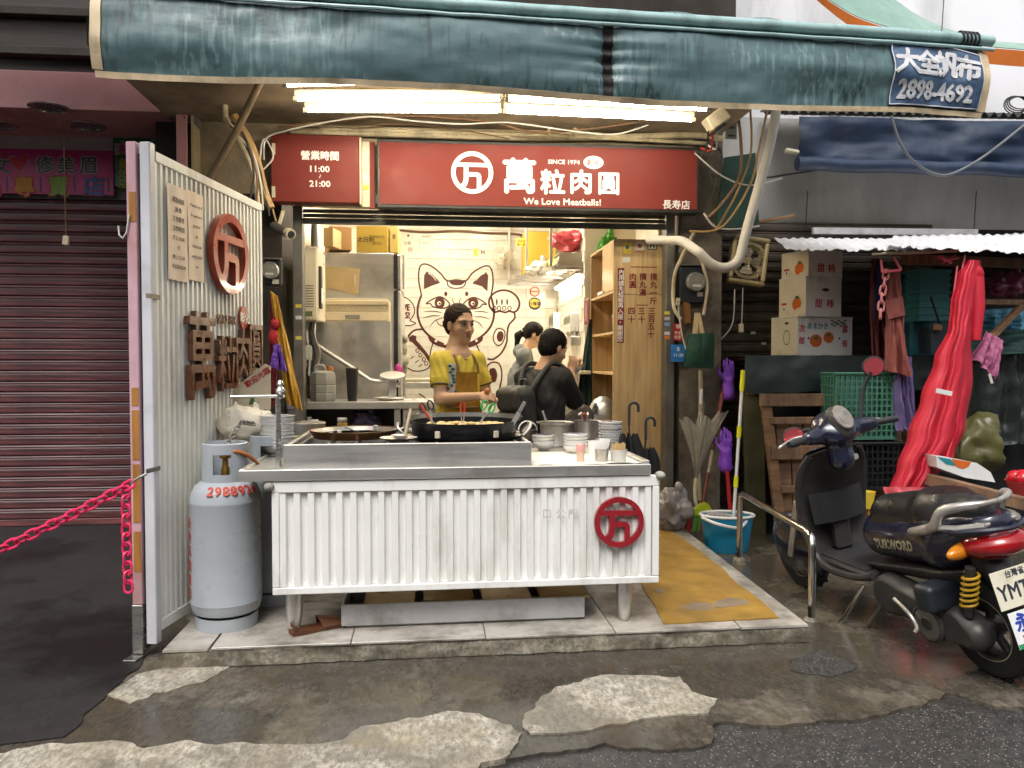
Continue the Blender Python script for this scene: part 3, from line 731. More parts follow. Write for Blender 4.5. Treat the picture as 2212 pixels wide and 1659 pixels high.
# notices taped on the partition
PAPER=mat('pinkish_paper',(.78,.64,.52),.7,var=.04,scale=6)
INK=flat('dark_ink',(.10,.06,.05),.7)
def notice(px,py,w,h,lines,lab,szs):
 mx=plane_mx(onP(px,py)+pn*.006,pd,(0,0,1))
 t=Thing('notice',lab,'notice',onP(px,py),prz)
 s=M().sheet(lambda u,v:((u-.5)*w,(v-.5)*h,.002*math.sin(u*9+v*4)),8,8,.0006)
 pp=t.part('paper',s.xf(mx),PAPER,None,True,60)
 for i,(ln,sz)in enumerate(zip(lines,szs)):
  t.part('lettering',text(ln,sz*.85,.0006).xf(mx@TR(0,h*(.40-.8*(i+.5)/len(lines))+0,.0035)),INK,pp,True,0)
notice(382,505,.185,.44,['萬粒肉圓','誠 徵','工作夥伴','工作時間','早上 10:00','至','晚上 21:30','意者請洽店內'],'pinkish paper notice with printed columns taped nearer the partition end post',[.032,.03,.032,.032,.028,.024,.028,.024])
notice(421,512,.155,.43,['di gung ti xay dr','hoc, guai nai bi','24.30.150','tiu','20:30.17:00','ne/590 40:30','tau'],'pinkish paper notice with foreign lettering taped beside the red emblem',[.022]*7)
# post of the neighbouring shop
pk=Thing('pink_post','slim peeling pink post with bare wood patches beside white partition','post',PA+Vector((-.1,0,0)))
pmx=TR(PA.x,PA.y,0)@RZ(prz)
PINKP=mat('peeling_pink_paint',(.55,.34,.40),.6,var=.1,scale=5,dirt=(.28,.11,.03),dscale=2.6,damt=.50,dstretch=(1,1,.6))
def on_post(m):return m.xf(pmx)
pk.part('shaft',on_post(M().box(-.052,-.006,.062,.108,.25,2.30,.003)),PINKP,None,True)
WOODB=mat('bare_orange_wood',(.34,.15,.025),.6,var=.3,scale=5,stretch=(6,6,.6))
for z0,z1 in((.62,.88),(.90,1.12),(1.14,1.22),(1.95,2.08),(.40,.58)):
 pk.part('bare_wood_patch',on_post(M().box(-.0545,-.0525,.064,.096,z0,z1)),WOODB,None,True)
pk.part('steel_foot',on_post(M().box(-.056,-.004,.060,.110,.03,.249,.003)),mat('brushed_steel',(.5,.49,.46),.28,.9,var=.15,scale=6,stretch=(1,1,9)),None,True)
pk.part('foot_plate',on_post(M().box(-.12,-.002,.057,.115,.019,.026,.001)),mat('brushed_steel'),None,True)
pk.part('wire_hook',on_post(M().tube([(-.06,.09,1.98),(-.06,.105,1.90),(-.065,.12,1.875),(-.065,.135,1.89),(-.062,.14,1.93)],.004,6)),WCAB,None,True)
pk.part('gap_filler',on_post(M().box(-.030,-.004,.0505,.0615,.05,2.25)),RUBBER,None,True)
# ================================================================== THE PINK SHOP NEXT DOOR
YP=6.45
PINK=mat('dusty_pink_panel',(.50,.235,.235),.5,var=.10,scale=2,dirt=(.10,.04,.04),dscale=2,damt=.3)
PINKS=mat('dusty_pink_shutter',(.23,.075,.078),.45,var=.30,scale=3,stretch=(.3,1,9),dirt=(.018,.012,.013),dscale=3.4,damt=.85,dstretch=(.3,1,6))  # pink darkened in its colour to stand for the unlit arcade
YFA=5.66
fx1=U(404,200,YFA).x;fz0,fz1=U(380,243,YFA).z,U(380,163,YFA).z
cb=Thing('arcade_fascia','dusty pink fascia box with round downlights over closed shop','fascia',(fx1-1,YFA,fz0))
cb.part('front_board',M().box(-7,fx1,YFA,YFA+.03,fz0,fz1,.003),PINK,None,True)
cb.part('soffit',M().box(-7,fx1-.001,YFA+.031,YP+.1,fz0+.004,fz0+.03),PINK,None,True)
cb.part('end_post',M().box(fx1-.07,fx1+.002,YFA-.025,YFA-.002,U(395,470,YFA).z,fz0+.11,.003),PINK,None,True)
for i in range(5):put(cb,'bolt_hole',disc(0,0,.006,None,0,.001,10),398,210+i*11,YFA-.0255,BLACK_P)
CHROME=mat('dull_chrome',(.55,.55,.55),.25,1.,var=.1)
for px,py in((107,232),(187,271),(-8,268)):
 c=G(px,py,fz0+.003)
 d=cb.part('downlight',M().lathe([(.105,.006),(.125,.003),(.135,-.004),(.125,-.010),(.105,-.006),(.105,.006)],28,TR(c)),CHROME,None,True)
 cb.part('reflector',M().lathe([(.104,.001),(.09,.0045),(0,.0046)],24,TR(c.x,c.y,c.z-.004)),mat('downlight_dish',(.25,.23,.22),.25,.8),d,True)
sh=Thing('rolling_shutter','closed dusty pink rolling shutter of the shop next door','shutter',(fx1-1.2,YP,0))
zst=U(150,432,YP).z;zsb=.075;nsl=30;hs_=(zst-zsb)/nsl
sprof=[(0,0),(-.012,.08),(-.016,.3),(-.013,.62),(-.004,.74),(-.009,.84),(-.002,.97)]
smm=M();vs=[(x,p[0],p[1]*hs_)for p in sprof for x in(-6.5,fx1-.02)]
smm._add(vs,[(2*i,2*i+1,2*i+3,2*i+2)for i in range(len(sprof)-1)])
sme=meshdata('slat',smm,30);sme.materials.append(PINKS)
for i in range(nsl):
 o=sh.part('slat',sme,PINKS);o.location=(-sh.o.location.x,rnd(-.002,.002),zsb+i*hs_)
sh.part('bottom_bar',M().box(-6.5,fx1-.02,YP-.02,YP+.01,.02,zsb-.002,.004),PINKS,None,True)
sh.part('housing',M().box(-6.5,fx1-.02,YP-.02,YP+.1,zst+.003,zst+.10,.004),mat('grey_housing',(.16,.13,.13),.6),None,True)
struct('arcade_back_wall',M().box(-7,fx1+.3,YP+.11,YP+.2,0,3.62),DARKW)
struct('arcade_upper_boards',M().box(-9,fx1+.25,YFA+.25,YFA+.31,fz1+.0,4.6),mat('dark_brown_boards',(.022,.014,.010),.6,var=.5,scale=1.5,stretch=(.4,1,5)))
for i in range(2):struct('facade_rail',M().box(-9,fx1+.2,YFA+.18,YFA+.249,fz1+.18+i*.28,fz1+.24+i*.28,.004),DARKW)
# banner of that shop
bx0,bx1,bz0,bz1=rc(-260,320,245,417,YP-.08)
sb=Thing('pink_banner','bright pink shop banner with heart and coloured characters above shutter','banner',((bx0+bx1)/2,YP-.08,bz0))
HOT=mat('hot_pink_vinyl',(.36,.012,.12),.4,var=.12,scale=2)
sb.part('banner_face',M().box(bx0,bx1,YP-.08,YP-.074,bz0,bz1),HOT,None,True)
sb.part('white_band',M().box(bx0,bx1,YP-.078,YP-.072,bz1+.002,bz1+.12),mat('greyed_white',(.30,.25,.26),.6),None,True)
kb=(YP-.08)/FPX;Yb=YP-.0805
for s,px,py in(('修',96,355),('美',142,357),('眉',190,357),('女',2,355)):
 put(sb,'lettering',text(s,38*kb,.001,.06),px,py,Yb,flat('banner_outline',(.30,.28,.28)))
 put(sb,'lettering',text(s,36*kb,.001,.012),px,py,Yb-.002,BLACK_P)
for s,px,c in(('專',52,(.42,.17,.01)),('賣',127,(.16,.28,.02)),('店',203,(.02,.09,.30)),('品',-20,(.35,.03,.03))):
 put(sb,'lettering',text(s,44*kb,.001,.06),px,402,Yb,flat('banner_red',(.28,.01,.02)))
 put(sb,'lettering',text(s,42*kb,.001,.025),px,402,Yb-.002,flat('banner_'+s,c))
for px in(15,88,161,234):put(sb,'divider',M().box(-.006,.006,-.06,.06,0,.001),px,398,Yb,BLACK_P)
def heart(s):return[(s*16*math.sin(t)**3/16,s*(13*math.cos(t)-5*math.cos(2*t)-2*math.cos(3*t)-math.cos(4*t))/16)for t in np.linspace(0,2*PI,30)[:-1]]
for px,py,s in((40,352,.065),(57,340,.025)):
 put(sb,'heart',M().poly(heart(s*1.15),0,.001),px,py,Yb,flat('banner_outline'));put(sb,'heart',M().poly(heart(s),0,.001),px,py,Yb-.002,flat('banner_heart',(.45,.01,.03)))
gx0,gx1,gz0,gz1=rc(247,285,392,405,YP-.1)
gb=Thing('green_signboard','green and white signboard with red and yellow characters beside pink banner','sign',((gx0+gx1)/2,YP-.1,gz0))
GREEN=mat('sign_green',(.012,.085,.022),.45,var=.1)
zz=lambda py:U(320,py,YP-.1).z
gb.part('board',M().box(gx0,gx1,YP-.1,YP-.07,gz0,gz1,.002),GREEN,None,True)
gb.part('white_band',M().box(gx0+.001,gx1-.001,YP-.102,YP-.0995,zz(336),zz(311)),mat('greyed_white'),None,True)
Yg=YP-.1026
for s,px,py,sz,mk in(('三',271,298,22,WHITE_L),('和',335,299,22,WHITE_L),('木',396,299,22,WHITE_L),('按',269,323,24,None),('臉',367,326,24,None),('創',268,352,22,'y'),('始',268,374,22,'y'),('店',268,396,22,'y')):
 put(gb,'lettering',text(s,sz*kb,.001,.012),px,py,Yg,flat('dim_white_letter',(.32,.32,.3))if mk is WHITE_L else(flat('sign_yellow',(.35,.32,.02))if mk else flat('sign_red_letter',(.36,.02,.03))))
cp=Thing('plug_cord','thin cord with white plug hanging in front of pink shutter','cord',U(143,520,5.95))
cp.part('cord',M().tube([U(137,240,5.95),U(140,400,5.95),U(143,512,5.95)],.005,6),BCAB,None,True)
cp.part('plug',M().cbox(U(143,520,5.95),(.045,.03,.07),(0,.1,0),.006),CREAM,None,True)
# cream side board between the two shops
sbx=fx1+.03
sd2=Thing('side_board','cream side board between pink fascia and the wiring','board',(sbx,YFA,2.4))
YZ=Matrix(((0,0,1,sbx),(1,0,0,0),(0,1,0,0),(0,0,0,1)))
za,zb2=fz0+.06,U(415,480,YFA).z
sd2.part('panel',M().poly([(YFA-.02,za),(YFA+.72,za-.02),(YFA+.72,zb2),(YFA-.02,zb2)],0,.02,YZ),mat('cream_board',(.42,.33,.19),.6,var=.12,dirt=(.15,.11,.06),dscale=3,damt=.4),None,True)
sd2.part('trim_strip',M().box(sbx+.021,sbx+.03,YFA-.02,YFA+.72,za-.14,za-.07),mat('grey_housing'),None,True)
# ---- pink plastic chain
PCH=mat('hot_pink_plastic',(.75,.035,.13),.35,var=.05)
def link_mesh(L,W,r):
 pts=[]
 for a in np.linspace(-PI/2,PI/2,6):pts.append((L/2-W/2+W/2*math.cos(a),W/2*math.sin(a),0))
 for a in np.linspace(PI/2,3*PI/2,6):pts.append((-L/2+W/2+W/2*math.cos(a),W/2*math.sin(a),0))
 return meshdata('link',M().tube(pts,r,6,True))
def chain(name,path,lab,L=.052,W=.032,r=.0055,mt_=None,grp=None,cat='chain'):
 mt_=mt_ or PCH
 t=Thing(name,lab,cat,path[0],0,grp);lm=link_mesh(L,W,r);lm.materials.append(mt_)
 seg=[(path[i],path[i+1])for i in range(len(path)-1)];tot=sum((b-a).length for a,b in seg);step=L-2*r*1.15;n=int(tot/step)
 for i in range(n):
  s=(i+.5)*step;
  for a,b in seg:
   if s<=(b-a).length:break
   s-=(b-a).length
  d=(b-a).normalized();p=a+d*s
  sd=d.cross(Vector((0,1,0)));sd=sd if sd.length>.01 else Vector((1,0,0));sd.normalize()
  if i%2:sd=sd.cross(d).normalized()*.8+sd*.6;sd=(sd-d*sd.dot(d)).normalized()
  mx=Matrix((d,sd,d.cross(sd))).transposed().to_4x4();mx.translation=p-Vector(path[0])
  o=t.part('link',lm,mt_);o.matrix_local=mx
 return t
YC=3.28
c0=U(288,1043,YC)
chain('plastic_chain',[c0,U(140,1120,YC-.05),U(0,1187,YC-.1),U(-150,1240,YC-.15)],'hot pink plastic chain slung across the closed shop front')
chain('plastic_chain',[U(272,1052,YC),U(273,1160,YC),U(278,1288,YC)],'hot pink plastic chain end hanging straight down beside pink post')
single('chain_hook',M().tube([c0+Vector((-.01,0,0)),c0+Vector((.02,0,.02)),c0+Vector((.05,.01,.035))],.006,6),STEEL_G,'small wire hook holding pink chain to the post','hook')
# ================================================================== COUNTER AND WHAT STANDS ON IT
INOX=mat('brushed_stainless',(.66,.64,.61),.40,.85,var=.10,scale=3,stretch=(.6,6,6),rvar=.08,dirt=(.30,.26,.20),dscale=3,damt=.25)
INOXD=mat('worn_stainless',(.54,.51,.47),.40,.85,var=.2,scale=4,dirt=(.24,.19,.13),dscale=5,damt=.22)
LG0,LG1=G(633,1371,PZ),G(1352,1343,PZ)
crz=math.atan2(LG1.y-LG0.y,LG1.x-LG0.x)
CO=LG0+Vector((0,-.05,0));CO.z=PZ # counter origin: front plane at the left leg
ct=Thing('counter','stainless counter with white corrugated front and red ring emblem','counter',CO,crz)
cxa=RZ(crz)@Vector((1,0,0));cya=RZ(crz)@Vector((0,1,0))
def C(px,py,yl=0.): # local (x, z) of a pixel on the counter plane y = yl
 d=ray(px,py);o=CO+cya*yl;t=(o-CAM_LOC).dot(cya)/d.dot(cya);q=ct.inv@(CAM_LOC+d*t);return q.x,q.z
def W(px,py,z): # local point at height z (above the platform)
 q=ct.inv@G(px,py,PZ+z);return q
xl,zl0=C(589,1281);xr,zr0=C(1423,1263);_,zt0=C(1000,1034)
z0=(zl0+zr0)/2;z1=zt0
fr=[('front_frame',(xl,xr,-.004,.03,z1-.05,z1)),('front_frame',(xl,xr,-.004,.03,z0,z0+.032)),('front_frame',(xl,xl+.032,-.004,.03,z0+.033,z1-.051)),('front_frame',(xr-.032,xr,-.004,.03,z0+.033,z1-.051))]
for n_,b_ in fr:ct.part(n_,M().box(*b_,.003),WPAINT)
ct.part('corrugated_front',corr(xr-xl-.066,z1-z0-.085,.0622,.02).xf(TR(xl+.033,.001,z0+.0335)),WPAINT,None,False,20)
ex_,ez_=C(1335,1126);rr_=56*3.5/FPX
ct.part('emblem',emblem(rr_,.022).xf(plane_mx((ex_,-.0045,ez_),(1,0,0),(0,0,1))),mat('enamel_red',(.28,.012,.02),.3,var=.06,coat=.4),None,False,25)
for s,px in(('口',1182),('公',1212),('門',1238)):
 q=C(px,1110);ct.part('ghost_lettering',text(s,.05,.0005).xf(plane_mx((q[0],.0002,q[1]),(1,0,0),(0,0,1))),flat('faint_grey_print',(.55,.54,.52)),None,False,0)
# worktop
wx0,_=C(515,1020,-.01);wx1,wz0=C(1406,1026,-.01);_,wz1=C(1000,1012,-.01)
wz0=z1+.004;wz1=wz0+.045;WD=1.05
ct.part('worktop',M().box(wx0,wx1,-.012,WD,wz0,wz1-.004,.003),INOX)
ct.part('worktop_rim',M().box(wx0,wx1,-.014,.012,wz0+.001,wz1+.006,.003),INOX)
ct.part('worktop_rim',M().box(wx1-.03,wx1+.001,.013,WD-.001,wz0+.001,wz1+.02,.003),INOX)
ct.part('worktop_rim',M().box(wx0-.001,wx0+.02,.013,WD-.001,wz0+.001,wz1+.008,.003),INOX)
WZ=wz1-.003
bx0,_=C(611,990,.03);bx1,bz1=C(1149,968,.03)
BXZ=WZ+.115
ct.part('stove_box',M().box(bx0,bx1,.04,.062,WZ,BXZ,.003),INOX)
ct.part('stove_box_side',M().box(bx0,bx0+.02,.063,.80,WZ,BXZ-.004,.003),INOX);ct.part('stove_box_side',M().box(bx1-.02,bx1,.063,.80,WZ,BXZ-.004,.003),INOX)
ct.part('stove_box_back',M().box(bx0,bx1,.801,.82,WZ,BXZ,.003),INOX)
ct.part('stove_floor',M().box(bx0+.021,bx1-.021,.063,.80,WZ+.02,WZ+.03),mat('sooty_steel',(.04,.032,.025),.6,.3,var=.4))
for i in range(9):
 x=bx0+.06+i*(bx1-bx0-.12)/8;ct.part('support_bar',M().box(x-.006,x+.006,.063,.80,BXZ-.03,BXZ-.008,.002),INOXD)
for x in(C(633,1300,.05)[0],C(1352,1300,.05)[0]):
 for y in(.085,.92):
  ct.part('leg',M().lathe([(.020,.0),(.024,.004),(.030,.03),(.0385,.10),(.0385,z0+.02),(.0385,wz0-.004)],20,TR(x,y,0)),INOX)
for x,lab in((xl-.01,None),(xr+.004,None)):
 ct.part('corner_guard',M().ball((x,.0,z1-.02+(.02 if x>1 else .0)),(.024,.035,.02),12,8),mat('grey_foam',(.30,.29,.25),.8,var=.2))
ct.part('under_shelf_bar',M().box(xl+.1,xr-.1,.6,.64,z0+.02,z0+.06),INOXD)
# tap stand on the worktop
tp=ct
q0=W(602,1008,WZ);cz=C(602,858,.05)[1]
sdx,sdy=q0.x,max(q0.y,.05)
ct.part('tap_pipe',M().tube([(sdx,sdy,WZ-.002),(sdx,sdy,cz)],.0125,12),mat('brushed_steel'))
la=C(498,857,sdy)
ct.part('tap_arm',M().tube([(la[0],sdy,la[1]),(sdx+.03,sdy,cz)],.008,10),mat('brushed_steel'))
ct.part('tap_valve',M().lathe([(.010,0),(.016,.006),(.016,.02),(.024,.03),(.022,.045),(.012,.055),(.018,.07),(.010,.085),(0,.087)],14,TR(sdx+.01,sdy,cz-.012)),CHROME)
# ---- helpers for things on the counter
def loc(px,py,z):return CO*0+(ct.mx@W(px,py,z))
def onworktop(px,py):return loc(px,py,WZ)
PORC=mat('white_porcelain',(.78,.77,.74),.16,var=.04,scale=5,coat=.3)
def blue_pattern():
 m,n,l,b=_new('blue_painted_porcelain')
 tc=n.new('ShaderNodeTexCoord');wv=n.new('ShaderNodeTexWave');wv.wave_type='RINGS';wv.inputs['Scale'].default_value=16;wv.inputs['Distortion'].default_value=14;wv.inputs['Detail'].default_value=3
 l.new(tc.outputs['Object'],wv.inputs['Vector'])
 f=ramp(n,l,wv.outputs['Fac'],[(.48,0.),(.62,1.)]);g=ramp(n,l,noise_node(n,l,22,4),[(.42,0.),(.5,1.)])
 mm=n.new('ShaderNodeMath');mm.operation='MULTIPLY';l.new(f,mm.inputs[0]);l.new(g,mm.inputs[1])
 l.new(mixc(n,l,mm.outputs[0],(.74,.75,.76),(.05,.10,.42)),b.inputs['Base Color']);b.inputs['Roughness'].default_value=.15
 return m
BLUEP=blue_pattern()
def bowl_prof(r,h,f=.45):return[(0,.004),(r*f*.9,.004),(r*f,0),(r*f,.010),(r*.72,h*.38),(r*.93,h*.78),(r,h),(r-.004,h+.001),(r*.90,h*.78),(r*.69,h*.42),(r*.4,.016),(0,.014)]
def bowl_me(r,h,f=.45):
 pr=bowl_prof(r,h,f);m=M();m.lathe(pr[:8],28);m.k=1;m.lathe(pr[7:],28)
 me=meshdata('bowl',m,50);me.materials.append(PORC);me.materials.append(BLUEP);return me
ORD='first second third fourth fifth sixth seventh eighth ninth tenth eleventh twelfth'.split()
def stack(base,n,r,h,step,where,name='bowl',f=.45):
 me=bowl_me(r,h,f)
 for i in range(n):
  o=bpy.data.objects.new(name,me);COL.objects.link(o);o.location=base+Vector((rnd(-.002,.002),rnd(-.002,.002),i*step));o.rotation_euler=(rnd(-.02,.02),rnd(-.02,.02),rnd(0,6))
  lab='topmost blue patterned %s of the stack %s'%(name,where)if i==n-1 else '%s white %s from the bottom of the stack %s'%(ORD[i],name,where)
  tag(o,lab,name,'white %ss stacked %s'%(name,where))
random.seed(8)
s1=onworktop(600,984);stack(s1,9,.088,.062,.0185,'beside the upright tap pipe')
s2=onworktop(1174,974);stack(s2,4,.064,.042,.0155,'nearest the stove box')
s3=onworktop(1243,980);stack(s3,5,.068,.045,.0150,'behind the pink toothpick shaker')
s4=onworktop(1318,968);stack(s4,9,.070,.030,.0150,'beside the hanging umbrellas','plate',.55)
# ---- newspaper
NEWS=None
def news_mat():
 m,n,l,b=_new('newsprint')
 tc=n.new('ShaderNodeTexCoord');br=n.new('ShaderNodeTexBrick');br.inputs['Scale'].default_value=9;br.inputs['Mortar Size'].default_value=.12
 br.inputs['Color1'].default_value=(.30,.29,.26,1);br.inputs['Color2'].default_value=(.62,.60,.53,1);br.inputs['Mortar'].default_value=(.72,.69,.60,1)
 l.new(tc.outputs['Object'],br.inputs['Vector'])
 f=ramp(n,l,noise_node(n,l,160,3,(1,3,1)),[(.45,0.),(.55,1.)]);g=ramp(n,l,noise_node(n,l,7,2),[(.45,0.),(.52,1.)])
 mm=n.new('ShaderNodeMath');mm.operation='MULTIPLY';l.new(f,mm.inputs[0]);l.new(g,mm.inputs[1])
 l.new(mixc(n,l,mm.outputs[0],(.70,.67,.58),br.outputs['Color']),b.inputs['Base Color']);b.inputs['Roughness'].default_value=.7
 return m
NEWS=news_mat()
na_,nb_=W(1152,1004,WZ),W(1395,1002,WZ)
np0=ct.mx@Vector((bx1+.004,.014,WZ+.0035))
wN=wx1-.035-bx1-.004
news=Thing('newspaper','spread newspaper lining the counter under the bowl stacks','newspaper',np0,crz)
news.part('sheet',M().sheet(lambda u,v:(u*wN,v*.55,.0015+.0035*math.exp(-v*12)*(1+math.sin(u*14))+.003*max(0,u-.9)*10),30,12,.0008),NEWS,None,False,60)
news.part('curled_corner',M().sheet(lambda u,v:(wN-.20+u*.19,.002-.0+v*.06,.004+.010*math.sin(u*PI)*(1-v)),12,6,.0008),NEWS,None,False,60)
# ---- small cups
def cup(name,px,py,r0,r1,h,mt_,lab,cat,fill=None):
 t=Thing(name,lab,cat,onworktop(px,py)+Vector((0,0,.004)))
 t.part('cup',M().lathe([(0,0),(r0,0),(r1,h),(r1-.003,h),(r0-.003,.004),(0,.004)],22),mt_);return t
PLAS=mat('cloudy_plastic',(.62,.60,.56),.3,var=.1,alpha=.85)
t=Thing('toothpick_shaker','small clear shaker with pink lid at the counter front','shaker',onworktop(1254,999)+Vector((0,0,.004)))
t.part('body',M().lathe([(0,0),(.019,0),(.020,.052),(0,.052)],20),mat('peach_plastic',(.72,.50,.36),.3,alpha=.9));t.part('lid',M().lathe([(.021,.0525),(.021,.082),(.019,.085),(0,.085)],20),mat('pink_lid',(.72,.34,.30),.35))
t=cup('napkin_cup',1299,998,.030,.038,.062,INOXD,'steel cup stuffed with folded white napkins','cup')
NAP=mat('white_tissue',(.80,.78,.72),.8,var=.04)
for i in range(4):
 a=-.5+i*.3;t.part('napkin',M().sheet(lambda u,v:((u-.5)*.05,-.012+i*.009,.01+v*(.075+.03*u)),4,4,.002).xf(Matrix.Rotation(a*.5,4,'Y')),NAP,None,False,60)
t=cup('toothpick_cup',1336,999,.034,.041,.060,PLAS,'clear cup holding a bundle of bamboo toothpicks','cup')
PICK=mat('bamboo',(.60,.42,.20),.6,var=.15)
for i in range(26):
 a,r_=rnd(0,6.28),rnd(0,.030);p=Vector((r_*math.cos(a),r_*math.sin(a),.006));q=Vector((p.x*1.25,p.y*1.25,rnd(.082,.095)))
 t.part('toothpick',M().tube([p,q],.0028,5),PICK)
t=cup('paper_cup',1283,985,.026,.032,.075,PORC,'plain white cup behind the napkin cup','cup')
# ---- pots
def pot(px,py,r,h,lab,mt_=None,handle=True):
 t=Thing('steel_pot',lab,'pot',onworktop(px,py)+Vector((0,0,.003)))
 t.part('body',M().lathe([(0,0),(r*.95,0),(r,.012),(r,h),(r+.006,h+.003),(r-.003,h),(r-.003,.01),(0,.006)],28),mt_ or INOXD);return t
t=pot(1199,962,.088,.13,'tall stainless pot with ladle behind the small bowl stacks')
t.part('ladle_handle',M().tube([(-.02,0,.05),(-.075,-.01,.20)],.006,8),INOX)
t.part('rim_pan',M().lathe([(.090,.12),(.110,.128),(.112,.134),(.090,.126),(.090,.12)],28),INOXD)
t=pot(1268,950,.078,.115,'stainless pot with tongs between the plate stack and bowls')
for i in range(3):t.part('tongs',M().tube([(-.02+i*.01,0,.08),(-.04+i*.02,-.02,.17),(-.06+i*.03,-.03,.155)],.006,6),[INOX,flat('red_tong_grip',(.5,.05,.02)),INOX][i])
t=pot(668,940,.105,.075,'wide shallow pot with lid between bowl stack and jar')
t.part('lid',M().lathe([(.108,.077),(.105,.083),(.03,.095),(.012,.098),(.012,.112),(.018,.116),(0,.118)],28),INOXD)
t=Thing('condiment_jar','squat glass jar of yellow sauce with metal lid','jar',onworktop(739,932))
t.part('glass',M().lathe([(0,0),(.032,0),(.035,.008),(.035,.058),(.030,.068),(0,.068)],22),mat('yellow_sauce_glass',(.42,.25,.04),.12,var=.3,scale=14,coat=.6));t.part('lid',M().lathe([(.034,.0685),(.035,.07),(.035,.092),(.033,.095),(0,.095)],22),INOX)
t=Thing('napkin_sheaf','sheaf of white paper napkins standing behind the pan','napkins',onworktop(692,938))
t.part('paper',M().sheet(lambda u,v:((u-.5)*.13*(1-.5*v)-.05*v,.012*math.sin(u*7)*(1-v*.3),.10*v),14,6,.004),NAP,None,False,60)
t=Thing('scallion_bowl','white bowl of chopped green scallions beside the flat pan','bowl',onworktop(655,958))
t.part('bowl',M().lathe(bowl_prof(.060,.045),26),PORC)
sc_m=M()
for i in range(150):
 a,r_=rnd(0,6.28),rnd(0,.045)**1;sc_m.cbox((r_*math.cos(a),r_*math.sin(a),.040+rnd(0,.014)*(1-r_/.05)),(.010,.004,.004),(rnd(0,3),rnd(0,3),rnd(0,3)))
o=t.part('scallions',sc_m,mat('scallion_green',(.16,.30,.05),.5,var=.4,scale=40));o['kind']='stuff'
# ---- flat pan, ladle pan, wok
SZ=BXZ-.006
def onstove(px,py,z=0):return loc(px,py,SZ+z)
pc=onstove(760,948);pc=pc+Vector((0,.10,0))
t=Thing('flat_pan','wide shallow steel pan with scorched brown rim','pan',pc)
RIMM=mat('scorched_rim',(.20,.10,.04),.45,.6,var=.4,scale=12)
t.part('pan',M().lathe([(0,.006),(.19,.006),(.212,.036),(.216,.036),(.195,.002),(0,.002)],44),INOXD)
t.part('rim',M().lathe([(.196,.0),(.22,.034),(.224,.040),(.217,.0405),(.2165,.037),(.196,.0)],44),RIMM)
t.part('content',M().lathe([(0,.016),(.197,.016)],40),mat('milky_brine',(.62,.52,.36),.12,var=.12,scale=9),None,False)
t.part('skewer',M().tube([(-.05,.05,.045),(.06,-.12,.022)],.003,6),RUBBER)
for x,y in((-.10,-.10),(-.06,-.10)):t.part('clip',M().cbox((x,y,.028),(.022,.01,.03),(0,0,0),.002),INOX)
for x in(.10,):t.part('clip',M().cbox((x,.10,.035),(.022,.01,.03),(0,0,0),.002),INOX)
t.part('handle',M().tube(spline([(.205,.05,.03),(.245,.03,.04),(.245,-.01,.04),(.205,-.02,.03)],6),.006,8),INOX)
pl=onstove(860,956);t=Thing('ladle_pan','small shallow pan holding a long handled ladle','pan',pl+Vector((0,.04,0)))
t.part('pan',M().lathe([(0,0),(.045,0),(.088,.020),(.09,.021),(.047,.004),(0,.004)],30),INOXD)
t.part('ladle_bowl',M().lathe([(0,.006),(.03,.012),(.046,.030),(.043,.030),(.028,.016),(0,.010)],22,TR(.01,-.01,.004)),INOX)
t.part('ladle_handle',M().tube([(.028,0,.02),(.058,.03,.155)],.0075,8),mat('wooden_grip',(.50,.40,.26),.5))
wkc=onstove(1006,950);wkc=wkc+Vector((0,.20,-.012))
wk=Thing('wok','big black wok with tall ring on the stove','wok',wkc)
IRON=mat('black_iron',(.012,.012,.014),.35,.5,var=.4,scale=6,coat=.15)
wk.part('bowl',M().lathe([(0,-.06),(.12,-.045),(.20,-.02),(.300,.018),(.310,.024),(.300,.014),(.2,-.026),(.12,-.05),(0,-.07)][::-1],52),IRON)
wk.part('ring',M().lathe([(.262,.006),(.274,.092),(.270,.092),(.258,.008),(.262,.006)],56),IRON)
wk.part('far_collar',M().lathe([(.272,.075),(.300,.112),(.296,.113),(.268,.078),(.272,.075)],40,None,-.15,PI+.15),mat('grey_wok_steel',(.12,.12,.115),.4,.7,var=.2))
oil=wk.part('frying_oil',M().lathe([(0,.062),(.262,.062)],40),mat('frying_oil',(.52,.30,.07),.08,var=.25,scale=14,coat=.5))
mb=M()
for i in range(60):
 a,r_=rnd(0,6.28),math.sqrt(rnd(0,1))*.235;mb.ball((r_*math.cos(a),r_*math.sin(a),.064),(.025,.025,.011),8,5)
o=wk.part('meatballs',mb,mat('fried_dumpling',(.62,.43,.17),.4,var=.25,scale=25,bump=.3));o['kind']='stuff'
for a in(-1.0,-2.1):wk.part('ring_clip',M().cbox((.270*math.cos(a),.270*math.sin(a),.040),(.026,.012,.034),(0,0,a+PI/2),.002),CREAM)
for s in(-1,1):wk.part('loop_handle',M().tube(spline([(s*.295,-.05,.018),(s*.335,-.04,.06),(s*.338,.0,.078),(s*.332,.05,.06),(s*.295,.06,.018)],6),.0075,8),INOXD)
